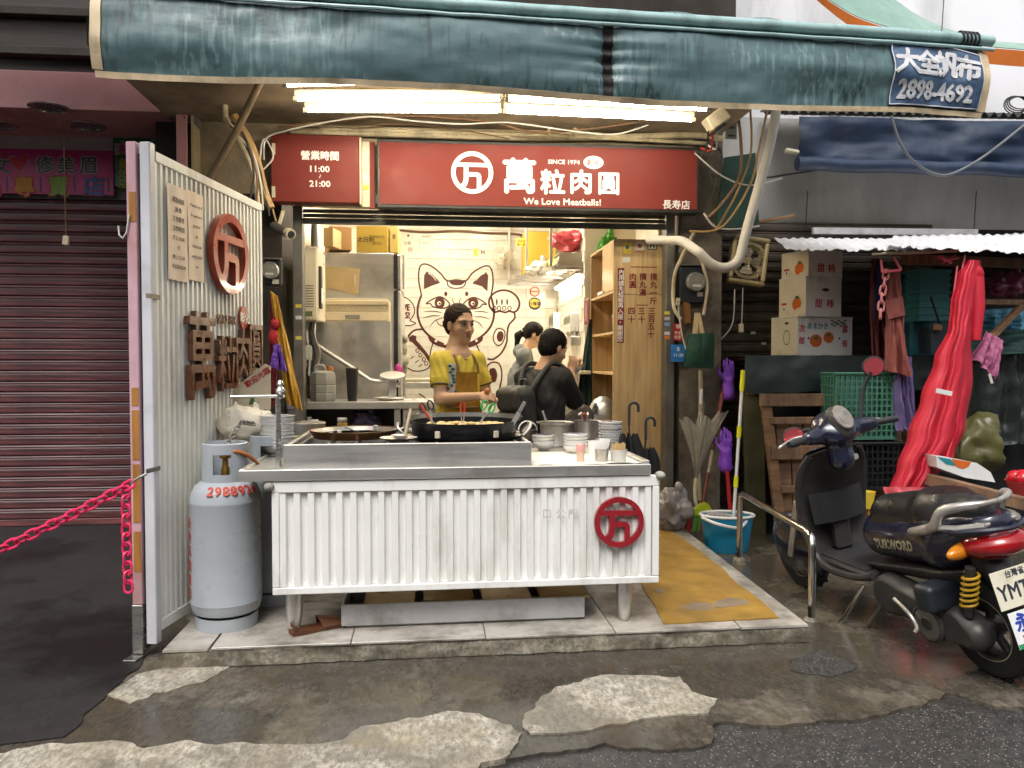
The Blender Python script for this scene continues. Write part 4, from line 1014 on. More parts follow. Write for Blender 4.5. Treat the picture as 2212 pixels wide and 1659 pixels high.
# ---- tools in the wok
def scissors(px,py,lab,mt_,flip=1,tilt=.35):
 p=Vector((U(px,py,3.95).x,3.95,wkc.z+.095));t=Thing('scissors',lab,'scissors',p)
 for s in(-1,1):
  ring=[(s*(.030+.019*math.cos(a))+.0,.006*s,.100+.034*math.sin(a))for a in np.linspace(0,2*PI,14)[:-1]]
  mx=Matrix.Rotation(tilt*flip,4,'Y')@Matrix.Scale(.72,4)
  t.part('handle',M().tube(ring,.0060,7,True).xf(mx),mt_);t.part('blade',M().bar((s*.018,.004*s,.070),(-s*.012,.004*s,-.05),.012,.003,(0,1,0)).xf(mx),INOX)
scissors(932,905,'black handled scissors resting in the wok rim',RUBBER,-1,.35)
scissors(1042,905,'green handled scissors resting in the wok rim',flat('green_plastic',(.03,.42,.10),.35),1,.42)
def stick(px0,py0,px1,py1,y,r,mt_,lab,cat,name='tongs'):
 p,q=ct.mx@Vector((C(px0,py0,y)[0],y,C(px0,py0,y)[1])),ct.mx@Vector((C(px1,py1,y)[0],y,C(px1,py1,y)[1]))
 return p,q
p,q=stick(907,872,928,905,.34,0,None,'','');single('tong_handle',M().tube([p,q],.006,8),flat('red_tong_grip'),'red handled tongs beside the black scissors','tongs')
t=Thing('tongs','upright tongs with red grips in the middle of wok','tongs',wkc+Vector((0,0,.095)))
for s in(-1,1):
 t.part('arm',M().tube([(s*.004-.008,.02,-.02),(s*.009-.008,.02,.035)],.0032,6),INOX);t.part('grip',M().tube([(s*.009-.008,.02,.035),(s*.010-.008,.02,.075),(-.008+s*.004,.02,.088)],.0048,7),flat('red_tong_grip'))
p,q=stick(1134,868,1115,902,.30,0,None,'','');t=Thing('knife','kitchen knife with grey handle standing beside the wok','knife',q)
t.part('handle',M().bar(p,p.lerp(q,.65),.018,.012,(0,1,0),.003),mat('grey_handle',(.18,.18,.17),.4),None,True);t.part('blade',M().bar(p.lerp(q,.66),q+(q-p)*.5,.022,.003,(0,1,0)),INOX,None,True)
t=Thing('strainer','round wire strainer hanging between wok and steel pot','strainer',onworktop(1140,960))
t.part('rim',M().tube([(.055*math.cos(a),.02*math.sin(a),.085+.05*math.sin(a))for a in np.linspace(0,2*PI,18)[:-1]],.005,7,True),INOXD)
t.part('bowl',M().lathe([(0,.02),(.03,.024),(.05,.05),(.058,.085),(.055,.085),(.045,.05),(0,.028)],20),mat('dark_wire_mesh',(.10,.085,.07),.5,.5))
# ---- plastic bag at the left end
BAG=mat('thin_white_bag',(.80,.74,.62),.35,var=.06,scale=7,trans=.25,bump=.3,bscale=18,bdist=.01)
bg_p=onworktop(525,985)+Vector((0,.06,.07))
bgm=M().ball((0,0,.09),(.150,.11,.095),44,26)
bgm.v=[tuple(Vector(p)*(1+.16*fbm(p[0]*14,p[1]*14,p[2]*14+3,4)))for p in bgm.v];bgm.v=[(x,y,max(z,-.0))for x,y,z in bgm.v]
t=Thing('plastic_bag','crumpled thin white plastic bag at the partition end of counter','bag',bg_p);t.part('bag',bgm,BAG,None,False,60)
for s in(-1,1):t.part('bag_handle',M().sheet(lambda u,v:(s*.05+(u-.5)*.03,.02*v,.15+.05*v+.01*math.sin(u*5)),4,5,.002),BAG,None,False,60)
# ---- LPG cylinders
GAS=mat('grey_cylinder_paint',(.36,.39,.42),.32,var=.06,scale=4,dirt=(.20,.19,.17),dscale=3,damt=.28,bump=.05,bscale=20)
GRED=flat('red_stencil',(.45,.05,.03),.6)
def cylinder(base,lab,txt=True,dim=1.):
 t=Thing('gas_cylinder',lab,'gas cylinder',base)
 t.part('foot_ring',M().lathe([(.142,0),(.142,.058),(.134,.058),(.134,0),(.142,0)],40),GAS)
 t.part('body',M().lathe([(0,.062),(.120,.060),(.150,.075),(.160,.105),(.161,.120),(.1625,.123),(.161,.127),(.161,.585),(.1625,.590),(.161,.596),(.157,.625),(.140,.662),(.112,.684),(.06,.695),(0,.698)],48),GAS)
 t.part('collar',M().lathe([(.106,.672),(.104,.86),(.099,.865),(.098,.86),(.100,.676),(.106,.672)],40,RZ(0),-PI/2+.52,3*PI/2-.28),GAS)
 t.part('collar_strip',M().lathe([(.106,.672),(.1055,.722),(.0995,.722),(.100,.676),(.106,.672)],10,None,-PI/2-.28,-PI/2+.52),GAS)
 t.part('collar_strip',M().lathe([(.1045,.815),(.104,.86),(.099,.865),(.0985,.815),(.1045,.815)],10,None,-PI/2-.28,-PI/2+.52),GAS)
 t.part('valve',M().lathe([(.020,.69),(.020,.74),(.014,.75),(.014,.785),(.026,.79),(.026,.81),(0,.812)],14),mat('brass_valve',(.35,.20,.05),.35,.9))
 t.part('weld_seam',M().lathe([(.1612,.121),(.1622,.1235),(.1612,.126)],48),mat('seam_rust',(.16,.09,.05),.7))
 if txt:
  m0=M()
  for i,ch in enumerate('2988924'):
   a=-PI/2-.20+i*.235;r_=.148;m=text(ch,.062,.001,.04,sx=1.)
   n_=Vector((math.cos(a),math.sin(a),.75)).normalized();ex2=Vector((-math.sin(a),math.cos(a),0));ey=n_.cross(ex2)
   t.part('stencil_figure',m.xf(plane_mx((r_*math.cos(a)*.985,r_*math.sin(a)*.985,.6525),ex2,ey)@TR(0,0,.0015)),GRED,None,False,0)
  for i,ch in enumerate('永安石油氣行'):
   a=-PI/2-1.12;m=text(ch,.055,.001,.03,sx=.9)
   ex2=Vector((-math.sin(a),math.cos(a),0));t.part('stencil_character',m.xf(plane_mx((.1618*math.cos(a),.1618*math.sin(a),.50-i*.066),ex2,(0,0,1))),GRED,None,False,0)
 return t
gc=G(478,1362,PZ);cylinder(gc+Vector((0,.10,0)),'pale grey gas cylinder with red stencilled number in front of partition')
cylinder(gc+Vector((.13,.47,0)),'second grey gas cylinder half hidden behind counter end',False)
single('gas_hose',M().tube(spline([gc+Vector((0,.10,.80)),gc+Vector((.06,.02,.83)),gc+Vector((.13,.10,.78)),gc+Vector((.20,.25,.62)),gc+Vector((.34,.40,.55))],7),.009,8),flat('orange_hose',(.40,.12,.02),.5),'orange rubber gas hose from cylinder valve to counter','hose')
chain('cylinder_chain',[gc+Vector((.0,.12,.85)),gc+Vector((.05,.2,.95)),gc+Vector((.09,.33,.93))],'short steel chain tied over the gas cylinder collars',.03,.02,.0035,STEEL_G)
# ---- under the counter
gt0,gt1=C(737,1330,.10),C(1263,1300,.10)
t=Thing('grease_trap','long pale metal trough on the floor under the counter','trough',ct.mx@Vector(((gt0[0]+gt1[0])/2,.1,0)),crz)
w2=(gt1[0]-gt0[0])/2
PALEM=mat('pale_painted_metal',(.48,.47,.47),.4,.2,var=.12,scale=4,dirt=(.12,.10,.08),dscale=4,damt=.35)
t.part('front_wall',M().box(-w2,w2,0,.012,.012,.112,.002),PALEM);t.part('rear_wall',M().box(-w2,w2,.34,.352,.012,.112,.002),PALEM)
for s in(-1,1):t.part('end_wall',M().box(s*w2-.012*(s>0),s*w2+.012*(s<0),.0125,.3395,.012,.112,.002),PALEM)
t.part('base',M().box(-w2+.02,w2-.02,.02,.33,.0,.02),INOXD)
for i in range(4):t.part('lid_plank',M().box(-w2+.10+i*.28,-w2+.34+i*.28,.02,.33,.095+(i%2)*.006,.108+(i%2)*.006,.002),mat('gilded_board',(.40,.25,.07),.35,.2,var=.25))
t=Thing('old_sandal','worn brown sandal lying by the counter leg','sandal',ct.mx@Vector((C(680,1352,.06)[0],.10,0)),crz+.5)
LEA=mat('worn_brown_leather',(.10,.035,.012),.5,var=.3,scale=10)
sole=[(-.12,-.03),(-.06,-.038),(.03,-.035),(.10,-.042),(.135,-.02),(.135,.02),(.10,.042),(.03,.03),(-.06,.034),(-.12,.028)]
t.part('sole',M().poly(sole,.003,.022),LEA);t.part('upper',M().sheet(lambda u,v:(.02+.10*v-.02*math.sin(PI*u),-.042+.084*u,.018+.05*math.sin(PI*u)*(1-.45*v)),12,6,.004),LEA,None,False,60)
t.part('heel_strap',M().sheet(lambda u,v:(-.10+.02*math.cos(PI*u)*0-.015*math.sin(PI*u),-.035+.07*u,.02+.018*v+.02*math.sin(PI*u)),10,3,.004),LEA,None,False,60)
# ---- umbrellas hooked on the counter end
def umbrella(px,py,lab,L=.72,lean=(.04,.02),canopy=True,handle=.12,y=.62):
 q=ct.mx@Vector((C(px,py,y)[0],y,C(px,py,y)[1]));t=Thing('umbrella',lab,'umbrella',q)
 hk=[(0,0,-.10),(0,0,.0)]+[(.026-.026*math.cos(a),0,.026*math.sin(a))for a in np.linspace(.3,PI,8)]+[(.052,0,-.025)]
 t.part('crook',M().tube(hk,.008,9),RUBBER)
 t.part('shaft',M().tube([(0,0,-.10),(lean[0],lean[1],-L)],.005,7),RUBBER)
 def f(u,v):
  a=2*PI*u;r_=(.012+.062*math.sin(PI*min(1,v*.8+.12))**1.0)*(1+.35*math.cos(8*a));z=-.16-v*(L-.20)
  return(lean[0]*v+r_*math.cos(a)*1.0,lean[1]*v+r_*math.sin(a)*.6,z+.02*math.cos(8*a)*(1-v))
 t.part('canopy',M().grid(f,64,14,True),mat('black_umbrella_cloth',(.012,.013,.014),.35,var=.2),None,False,70)
 return t
umbrella(1359,880,'black umbrella with tall crook handle hooked at counter end')
umbrella(1395,912,'shorter black folding umbrella behind the crooked one',.45,(-.02,.03),True,.1,.72)
# ---- golden mat on the platform
mp=[G(x,y,PZ)[:2]for x,y in[(1437,1349),(1382,1258),(1300,1150),(1440,1140),(1530,1205),(1682,1336)]]
MATM=mat('worn_golden_mat',(.30,.17,.03),.55,var=.22,scale=6,dirt=(.14,.085,.03),dscale=3.5,damt=.42,bump=.4,bscale=25)
t=Thing('floor_mat','torn golden brown mat on the platform walkway','mat',(mp[0][0]+.3,mp[0][1]+.6,PZ))
t.part('mat_sheet',M().poly(wob(mp,.006,.04,3.),PZ+.0005,PZ+.006),MATM,None,True)
for i,l in enumerate([[(1462,1313),(1500,1300),(1540,1303),(1545,1316),(1500,1318)],[(1545,1300),(1575,1291),(1612,1296),(1620,1304),(1580,1308),(1550,1312)],[(1420,1270),(1432,1274),(1428,1281),(1416,1278)]]):
 t.part('torn_patch',M().poly(wob([G(x,y,PZ+.007)[:2]for x,y in l],.008,.02,i+1.),PZ+.0062,PZ+.0072),mat('mat_backing',(.20,.15,.10),.8,var=.2),None,True)
# ================================================================== INSIDE THE SHOP
# ceiling lamps of the room
RT=mat('lit_room_tube',(.9,.88,.8),.4,var=0.,emit=(1,.91,.75),estr=54.)
def room_lamp(x,y,lab,L=1.2):
 t=Thing('ceiling_lamp',lab,'lamp',(x,y,ZC),0,'ceiling lamps of the shop room')
 t.part('batten',M().box(-.05,.05,-L/2,L/2,-.04,-.002,.006),CREAM)
 for s in(-1,1):
  t.part('tube',M().tube([(s*.03,-L/2+.02,-.058),(s*.03,L/2-.02,-.058)],.014,10),RT)
  t.part('end_cap',M().cbox((s*.03,-L/2+.01,-.05),(.03,.02,.05),(0,0,0),.003),CREAM);t.part('end_cap',M().cbox((s*.03,L/2-.01,-.05),(.03,.02,.05),(0,0,0),.003),CREAM)
room_lamp(-.45,7.35,'twin tube ceiling lamp above the steel fridge');room_lamp(.55,7.45,'twin tube ceiling lamp above the dining corner');room_lamp(.1,6.5,'twin tube ceiling lamp just inside the doorway')
# lit strip under the shelf
sl0,sl1=Vector((XRW-.05,7.05,0)),Vector((XRW-.05,8.4,0))
zs=UX(1240,600,XRW-.05).z
t=Thing('strip_light','lit strip lamp under the shelf on the tiled wall','lamp',(XRW-.05,7.7,zs))
t.part('housing',M().box(-.02,.045,-.66,.66,.012,.04,.004),CREAM);t.part('tube',M().tube([(0,-.65,0),(0,.65,0)],.013,10),RT)
# ---- mural of the beckoning cat painted on the tiles
YM=YB-.0105;km=YM/FPX
MAR=flat('maroon_wall_paint',(.062,.010,.005),.5)
CRE=flat('cream_wall_paint',(.78,.72,.60),.5)
mu=Thing('cat_mural','maroon line painting of a beckoning lucky cat on white tiles','mural',U(985,890,YM))
def q2(px,py):p=U(px,py,YM);return(p.x,p.z)
MUX=Matrix(((1,0,0,0),(0,0,-1,YM),(0,1,0,0),(0,0,0,1)))
def tp(l,x0=640,y0=480):return[(x0*.8641+a*.25,y0*.8641+b*.25)for a,b in l] # from an enlarged tile
def stroke(l,w,closed=False,k=7,name='painted_line',taper=False,mt_=None):
 p=spline([(*q2(x,y),0)for x,y in l],k,closed);mu.part(name,ribbon([(a.x,a.y)for a in p],w*km,0,.0008,closed,taper).xf(MUX),mt_ or MAR,None,True,0)
def fill(l,name='painted_shape',closed=True,mt_=None,z=.0006,sm=True):
 p=spline([(*q2(x,y),0)for x,y in l],5,True)if sm else[Vector((*q2(x,y),0))for x,y in l]
 mu.part(name,M().poly([(a.x,a.y)for a in p],0,z).xf(MUX),mt_ or MAR,None,True,0)
# ears and head
stroke(tp([(1430,890),(1405,760),(1415,650),(1460,622),(1530,650),(1600,710),(1650,765),(1730,760),(1815,765),(1870,700),(1950,650),(2010,640),(2040,690),(2048,790),(2030,900)]),3.4)
fill(tp([(1450,840),(1452,720),(1475,685),(1530,715),(1592,785),(1520,810)]),sm=False)
fill(tp([(2000,860),(2006,720),(1985,690),(1930,725),(1868,790),(1950,815)]),sm=False)
stroke(tp([(1490,700),(1530,730),(1555,765)]),1.6,mt_=CRE);stroke(tp([(1900,765),(1940,720),(1980,700)]),1.6,mt_=CRE)
fill(tp([(1668,766),(1730,762),(1805,767),(1780,800),(1730,806),(1690,798)]))
stroke(tp([(1650,765),(1665,815),(1730,832),(1795,815),(1815,767)]),2.6)
stroke(tp([(1430,890),(1400,980),(1400,1080),(1440,1180),(1520,1260),(1640,1320),(1780,1325),(1900,1280),(2000,1200),(2048,1110),(2055,1010),(2030,900)]),4.6)
# collar
fill(tp([(1490,1240),(1560,1290),(1660,1320),(1760,1325),(1880,1300),(1955,1250),(1950,1290),(1870,1335),(1760,1360),(1650,1352),(1550,1320),(1500,1285)]))
for x,y in((1555,1287),(1635,1310),(1905,1285)):mu.part('painted_dot',disc(*q2(*tp([(x,y)])[0]),3*km,3*km,0,.0012,14).xf(MUX),CRE,None,True,0)
# eyes
for s,cx_,o_ in((1,1587,[(1470,965),(1520,930),(1587,905),(1640,930),(1672,970),(1640,1000),(1587,1003),(1530,990),(1505,965)]),(-1,1877,[(1990,970),(1945,935),(1880,910),(1825,935),(1790,975),(1820,1003),(1880,1010),(1935,995),(1958,970)])):
 stroke(tp(o_),2.8,True)
 c=q2(*tp([(cx_,958)])[0]);mu.part('painted_iris',disc(*c,11*km,12.5*km,0,.001,24).xf(MUX),MAR,None,True,0)
 mu.part('eye_highlight',disc(c[0]-1*km,c[1]-1*km,4.2*km,4.4*km,0,.0014,16).xf(MUX),CRE,None,True,0);mu.part('eye_pupil',disc(c[0],c[1]-1.5*km,2.4*km,2.6*km,0,.0018,12).xf(MUX),MAR,None,True,0)
 b_=tp([(1640 if s>0 else 1820,880)])[0];mu.part('painted_brow',disc(*q2(*b_),3.5*km,5*km,0,.001,14).xf(MUX),MAR,None,True,0)
stroke(tp([(1690,910),(1705,960),(1690,1005)]),1.8,taper=True);stroke(tp([(1770,910),(1757,960),(1770,1005)]),1.8,taper=True)
for l in([(1445,1035),(1540,1030),(1610,1045)],[(1440,1090),(1520,1070),(1595,1070)],[(1500,1165),(1550,1110),(1625,1085)],[(1560,1100),(1575,1140),(1625,1165)],[(1880,1035),(1950,1033),(2010,1045)],[(1880,1075),(1960,1080),(2020,1100)],[(1875,1105),(1930,1135),(1960,1170)]):
 stroke(tp(l),2.0,taper=True)
# waving paw and arm
stroke(tp([(2060,1040),(2020,990),(2015,930),(2050,880),(2110,852),(2180,855),(2240,890),(2275,950),(2265,1010),(2230,1038),(2190,1030),(2150,1040),(2110,1030),(2060,1040)]),4.2)
for x in(2080,2125,2170):fill(tp([(x,920),(x+8,950),(x,980),(x-8,950)]))
for x in(2060,2100,2145,2190):stroke(tp([(x+15*math.cos(a),1005+18*math.sin(a))for a in np.linspace(0,2*PI,9)[:-1]]),1.8,True,3)
stroke(tp([(2230,1040),(2235,1090),(2185,1150),(2170,1230),(2165,1300),(2120,1390),(2050,1445),(2000,1440)]),4.0)
stroke(tp([(2050,1250),(2075,1190),(2110,1180),(2145,1200),(2150,1250),(2125,1310),(2090,1325),(2060,1300)]),2.6,True)
fill(tp([(2080,1250),(2095,1210),(2125,1205),(2140,1240),(2125,1285),(2095,1290)]))
# chest, lowered paw, feet
stroke(tp([(1530,1300),(1505,1400),(1510,1500)]),2.6);stroke(tp([(1900,1310),(1945,1420),(1940,1500)]),2.6)
stroke(tp([(1440,1185),(1370,1195),(1320,1240),(1290,1300)]),4.0)
fill(tp([(1320,1260),(1350,1235),(1385,1245),(1385,1280),(1430,1330),(1470,1380),(1520,1450),(1500,1480),(1450,1400),(1400,1350),(1350,1300),(1325,1290)]),sm=False)
stroke(tp([(1345,1300),(1390,1350),(1450,1420),(1500,1490)]),2.2,mt_=CRE)
for x,y in((1395,1370),(1420,1410),(1450,1448),(1470,1482)):stroke(tp([(x+14*math.cos(a),y+16*math.sin(a))for a in np.linspace(0,2*PI,9)[:-1]]),1.8,True,3)
for x,y in((1350,1430),(1390,1465),(1420,1500)):stroke(tp([(x-18,y+14),(x+18,y-14)]),2.2,taper=True)
stroke(tp([(1310,1520),(1360,1545),(1430,1545),(1490,1520),(1510,1470)]),2.6)
stroke([(1040,835),(1048,800),(1060,784),(1078,786),(1084,812),(1076,848),(1062,875),(1055,890)],3.4)
fill([(1058,800),(1068,795),(1074,808),(1070,825),(1060,822)]);stroke([(1054,840),(1052,815),(1060,796)],1.8)
stroke([(1040,862),(1060,855),(1075,868),(1082,885),(1070,898)],3.0)
stroke([(868,868),(890,875),(915,872)],2.4);stroke([(905,850),(920,862),(925,880)],2.4)
# speech bubble
stroke(tp([(1255,895),(1320,930),(1360,980),(1370,1040),(1345,1090),(1330,1110),(1380,1135),(1320,1155),(1262,1145)]),2.4)
for s,px,py in(('VE',877,664),('LS!',877,681)):
 mu.part('lettering',text(s,19*km,.0008,.05,sx=.72).xf(plane_mx(U(px,py,YM),FX,FY)),MAR,None,True,0)
# small prints on the wall
def wallprint(name,px,py,w,h,col,lab,cat,extra=None,Y=None):
 t=Thing(name,lab,cat,U(px,py,Y or YM));kk=(Y or YM)/FPX
 o=t.part('card',M().box(-w/2*kk,w/2*kk,-h/2*kk,h/2*kk,0,.001).xf(plane_mx(U(px,py,Y or YM),FX,FY)),flat('card_%s'%name,col),None,True,0)
 for s,dx,dy,sz,c in(extra or[]):
  t.part('lettering',text(s,sz*kk,.0006,.02).xf(plane_mx(U(px+dx,py+dy,(Y or YM)-.0012),FX,FY)),flat('ink_%s'%str(c),c),None,True,0)
 return t
wallprint('paper_notice',880,525,28,45,(.72,.66,.54),'pale paper notice taped high on tiles nearest the fridge','notice',[('■',2,-16,6,(.05,.04,.03)),('公告',0,0,8,(.1,.08,.06)),('回',6,14,9,(.2,.06,.05))])
wallprint('printed_notice',921,525,26,42,(.78,.73,.62),'larger pale printed notice taped high on tiles','notice',[('營業登記',0,-14,5,(.3,.26,.2)),('證 字 號',0,0,4,(.3,.26,.2))])
wallprint('award_sticker',1028,545,10,16,(.72,.60,.10),'small yellow sticker beside the letter H card','sticker')
wallprint('letter_card',1043,545,12,12,(.70,.66,.52),'small square card bearing the letter H','card',[('H',0,0,12,(.02,.02,.02))])
t=Thing('no_smoking_sticker','round red no smoking sticker on the tiles','sticker',U(1155,630,YM));kk=km
t.part('disc',disc(0,0,11*km,None,0,.001).xf(plane_mx(U(1155,630,YM),FX,FY)),flat('card_letter_card'),None,True,0)
t.part('ring',annulus(8.4*km,11*km,0,.0016).xf(plane_mx(U(1155,630,YM),FX,FY)),flat('orange_red_ring',(.55,.10,.03)),None,True,0)
t.part('bar',M().box(-9*km,9*km,-1.2*km,1.2*km,.0011,.0018).xf(plane_mx(U(1155,630,YM),FX,FY)),flat('orange_red_ring'),None,True,0)
t=Thing('round_food_sticker','round black and yellow award sticker below no smoking sign','sticker',U(1155,656,YM))
t.part('disc',disc(0,0,13.5*km,None,0,.001).xf(plane_mx(U(1155,656,YM),FX,FY)),flat('sticker_black',(.03,.025,.02)),None,True,0)
t.part('face',disc(0,1*km,11.5*km,9.5*km,0,.0014).xf(plane_mx(U(1155,656,YM),FX,FY)),flat('sticker_yellow'),None,True,0)
t.part('lettering',text('台灣讚',9*km,.0006,.02).xf(plane_mx(U(1155,656,YM-.0015),FX,FY)),flat('sticker_black'),None,True,0)
wallprint('oval_tag',1126,524,22,16,(.72,.56,.05),'yellow price tag hanging on the rack end','tag',[('本店用',0,-3,6,(.1,.05,.02)),('統一發',0,4,6,(.1,.05,.02))],7.6)
single('wall_cable',M().tube(spline(P([(862,497),(920,501),(990,499),(1050,503),(1110,505),(1130,512),(1134,540)],YM-.02),8),.012,8),BCAB,'dark cable running along the top of tiled wall','cable')
# ---- wall fan
fc=U(1086,552,8.35);t=Thing('wall_fan','pale wire cage fan mounted on the tiled wall','fan',fc)
FANM=mat('pale_fan_wire',(.62,.56,.44),.4,var=.05);fmx=axis_mx((0,0,0),(-.25,-1,-.1))
for r_,z in((.12,0),(.105,.03),(.08,.045),(.05,.052),(.115,-.03),(.08,-.05)):t.part('cage_ring',M().tube([fmx@Vector((r_*math.cos(a),r_*math.sin(a),z))for a in np.linspace(0,2*PI,25)[:-1]],.0028,5,True),FANM)
for i in range(20):
 a=2*PI*i/20;t.part('cage_spoke',M().tube([fmx@Vector((r_*math.cos(a),r_*math.sin(a),z))for r_,z in((.02,.054),(.05,.052),(.08,.045),(.105,.03),(.12,0),(.115,-.03),(.08,-.05))],.0016,4),FANM)
t.part('hub_cap',M().lathe([(.026,.05),(.024,.06),(0,.062)],18,fmx),FANM)
for i in range(3):
 a0=i*2.094;t.part('blade',M().sheet(lambda u,v:fmx@Vector(((.02+.075*v)*math.cos(a0+(u-.5)*1.3),(.02+.075*v)*math.sin(a0+(u-.5)*1.3),(u-.5)*.03)),6,4,.002),mat('fan_blade_grey',(.45,.40,.30),.4))
t.part('motor',M().lathe([(.035,-.13),(.045,-.11),(.045,-.06),(.02,-.05)],18,fmx),FANM);t.part('wall_arm',M().tube([fmx@Vector((0,0,-.1)),(0.03,.14,-.10),(.04,.23,-.10)],.014,8),FANM)
# ---- wood cabinet with the price list
cb0,cb1=U(1325,700,YF+.09).x,U(1437,700,YF+.09).x;YCB=YF+.09
czt=U(1380,517,YCB).z
WOOD=mat('light_oak_laminate',(.47,.31,.145),.42,var=.20,scale=3.2,stretch=(9,9,.7),col2=(.55,.38,.19))
WOODD=mat('oak_edge',(.36,.23,.10),.5,var=.2,scale=3,stretch=(9,9,.7))
cab=Thing('wooden_cabinet','tall oak cabinet bearing the maroon price list in doorway','cabinet',((cb0+cb1)/2,YCB,PZ))
YCD=6.92
cab.part('front_panel',M().box(cb0,cb1,YCB,YCB+.02,PZ+.01,U(1380,636,YCB).z-.0015,.0015),WOOD,None,True)
cab.part('upper_front_panel',M().box(cb0,cb1,YCB,YCB+.02,U(1380,636,YCB).z+.0015,czt,.0015),WOOD,None,True)
cab.part('back_panel',M().box(cb1-.02,cb1,YCB+.021,YCD,PZ+.01,czt-.002),WOODD,None,True)
cab.part('end_panel',M().box(cb0+.002,cb1-.021,YCD-.02,YCD,PZ+.01,czt-.002),WOOD,None,True)
zsh=[PZ+.3,U(1300,806,6.2).z,U(1300,720,6.2).z,U(1300,634,6.2).z]
for z in zsh:cab.part('shelf',M().box(cb0,cb1-.021,YCB+.021,YCD-.021,z-.012,z+.008,.001),WOOD,None,True)
cab.part('upper_cupboard_door',M().box(cb0-.003,cb0+.015,YCB+.021,YCB+.40,zsh[3]+.012,czt-.004,.0015),WOOD,None,True)
cab.part('top_panel',M().box(cb0,cb1-.021,YCB+.021,YCD-.021,czt-.02,czt-.003),WOOD,None,True)
struct('alcove_wall',M().box(cb1+.004,x_rj+.45,YF+.31,7.2,0,ZC),PAINT);struct('alcove_back_wall',M().box(XRW+.505,cb1+.003,7.0,7.2,0,ZC),PAINT)
kc=YCB/FPX;Yc=YCB-.0004
def vtext(s,px,py0,py1,sz,mt_,dx=0.):
 n=len(s)
 for i,ch in enumerate(s):
  if ch==' ':continue
  f=i/max(1,n-1);put(cab,'lettering',text(ch,sz*kc,.0008,.022),px+dx*f,py0+(py1-py0)*f,Yc,mt_)
MARL=flat('maroon_print',(.16,.012,.016),.5)
put(cab,'maroon_strip',M().box(-7.2*kc,7.2*kc,-82*kc,82*kc,0,.0008),1341,660,Yc,MARL)
st_='內用請先結帳再入座・謝謝您'
for i,ch in enumerate(st_):put(cab,'lettering',text(ch,13*kc,.0008,.01),1342.5-i*.28,588+i*12.0,Yc-.001,WHITE_L)
vtext('肉圓',1367,598,615,17,MARL);vtext('四十',1364,672,690,17,MARL)
vtext('摃丸湯',1389,598,632,17,MARL,-1);vtext('三十',1386,672,690,17,MARL)
vtext('摃丸一斤',1412,598,650,17,MARL,-1);vtext('三百五十',1408,672,722,17,MARL,-2)
put(cab,'rule_line',M().box(-30*kc,30*kc,-.9*kc,.9*kc,0,.0008),1391,577,Yc,MARL);put(cab,'rule_line',M().box(-13*kc,13*kc,-.9*kc,.9*kc,0,.0008),1387,659,Yc,MARL)
YEL=flat('sticker_yellow')
put(cab,'sticker',M().box(-9*kc,9*kc,-12*kc,12*kc,0,.0006),1355,536,Yc,YEL);put(cab,'sticker_motif',disc(0,0,4.5*kc,None,0,.0006),1355,534,Yc-.0007,flat('sticker_blue',(.05,.12,.35)))
put(cab,'sticker',disc(0,0,11*kc,None,0,.0006),1382,533,Yc,flat('sticker_white'));put(cab,'sticker_motif',disc(0,0,5*kc,None,0,.0006),1382,531,Yc-.0007,flat('orange_red_ring'))
put(cab,'lettering',text('台灣美食',5.5*kc,.0006,.02),1382,543,Yc-.0007,flat('orange_red_ring'))
put(cab,'sticker',M().box(-10.5*kc,10.5*kc,-10.5*kc,10.5*kc,0,.0006),1409,529,Yc,flat('sticker_black'));put(cab,'sticker',M().box(-8.5*kc,8.5*kc,-8.5*kc,8.5*kc,0,.0006),1409,529,Yc-.0007,flat('sticker_white'));put(cab,'lettering',text('H',17*kc,.0006,.05),1409,529,Yc-.0014,flat('sticker_black'))
put(cab,'sticker',M().box(-9*kc,9*kc,-6*kc,6*kc,0,.0006),1353,561,Yc,flat('sticker_white'))
# things on the cabinet shelves
t=Thing('snack_tub','clear tub with red patterned wrapper on the cabinet shelf','tub',(cb0+.1,6.18,zsh[2]+.008))
t.part('tub',M().lathe([(0,0),(.055,0),(.065,.12),(.062,.12),(.052,.004),(0,.004)],20),mat('red_pattern_wrap',(.62,.16,.10),.4,var=.4,scale=30));t.part('lid',M().lathe([(.067,.121),(.067,.14),(0,.142)],20),PLAS);t.part('bag_top',M().ball((0,0,.19),(.05,.045,.05),14,10),PLAS)
t=Thing('ledger_book','flat red and white book lying on the cabinet ledge','book',(cb0+.06,6.45,zsh[3]+.012));t.part('cover',M().box(-.06,.06,-.14,.14,.0,.03,.002),flat('red_cover',(.32,.02,.02)));t.part('pages',M().box(-.063,.055,-.138,.138,.004,.026),NAP)
t=Thing('waste_bin','steel domed waste bin with black flap beside the cabinet','bin',(U(1310,900,6.3).x-.03,6.3,PZ));
bzz=U(1310,895,6.3).z-PZ
t.part('drum',M().lathe([(0,0),(.12,0),(.12,bzz),(0,bzz)],26),INOX);t.part('dome',M().lathe([(.121,bzz+.001),(.115,bzz+.06),(.08,bzz+.12),(.03,bzz+.15),(0,bzz+.152)],26),INOX)
t.part('flap',M().sheet(lambda u,v:(-.04-.075*(1-v*.4)*math.cos((u-.5)*1.2),-.105*(1-v*.35)*math.sin((u-.5)*1.9)-.06,bzz+.012+.09*v),8,5,.003),RUBBER,None,False,60)
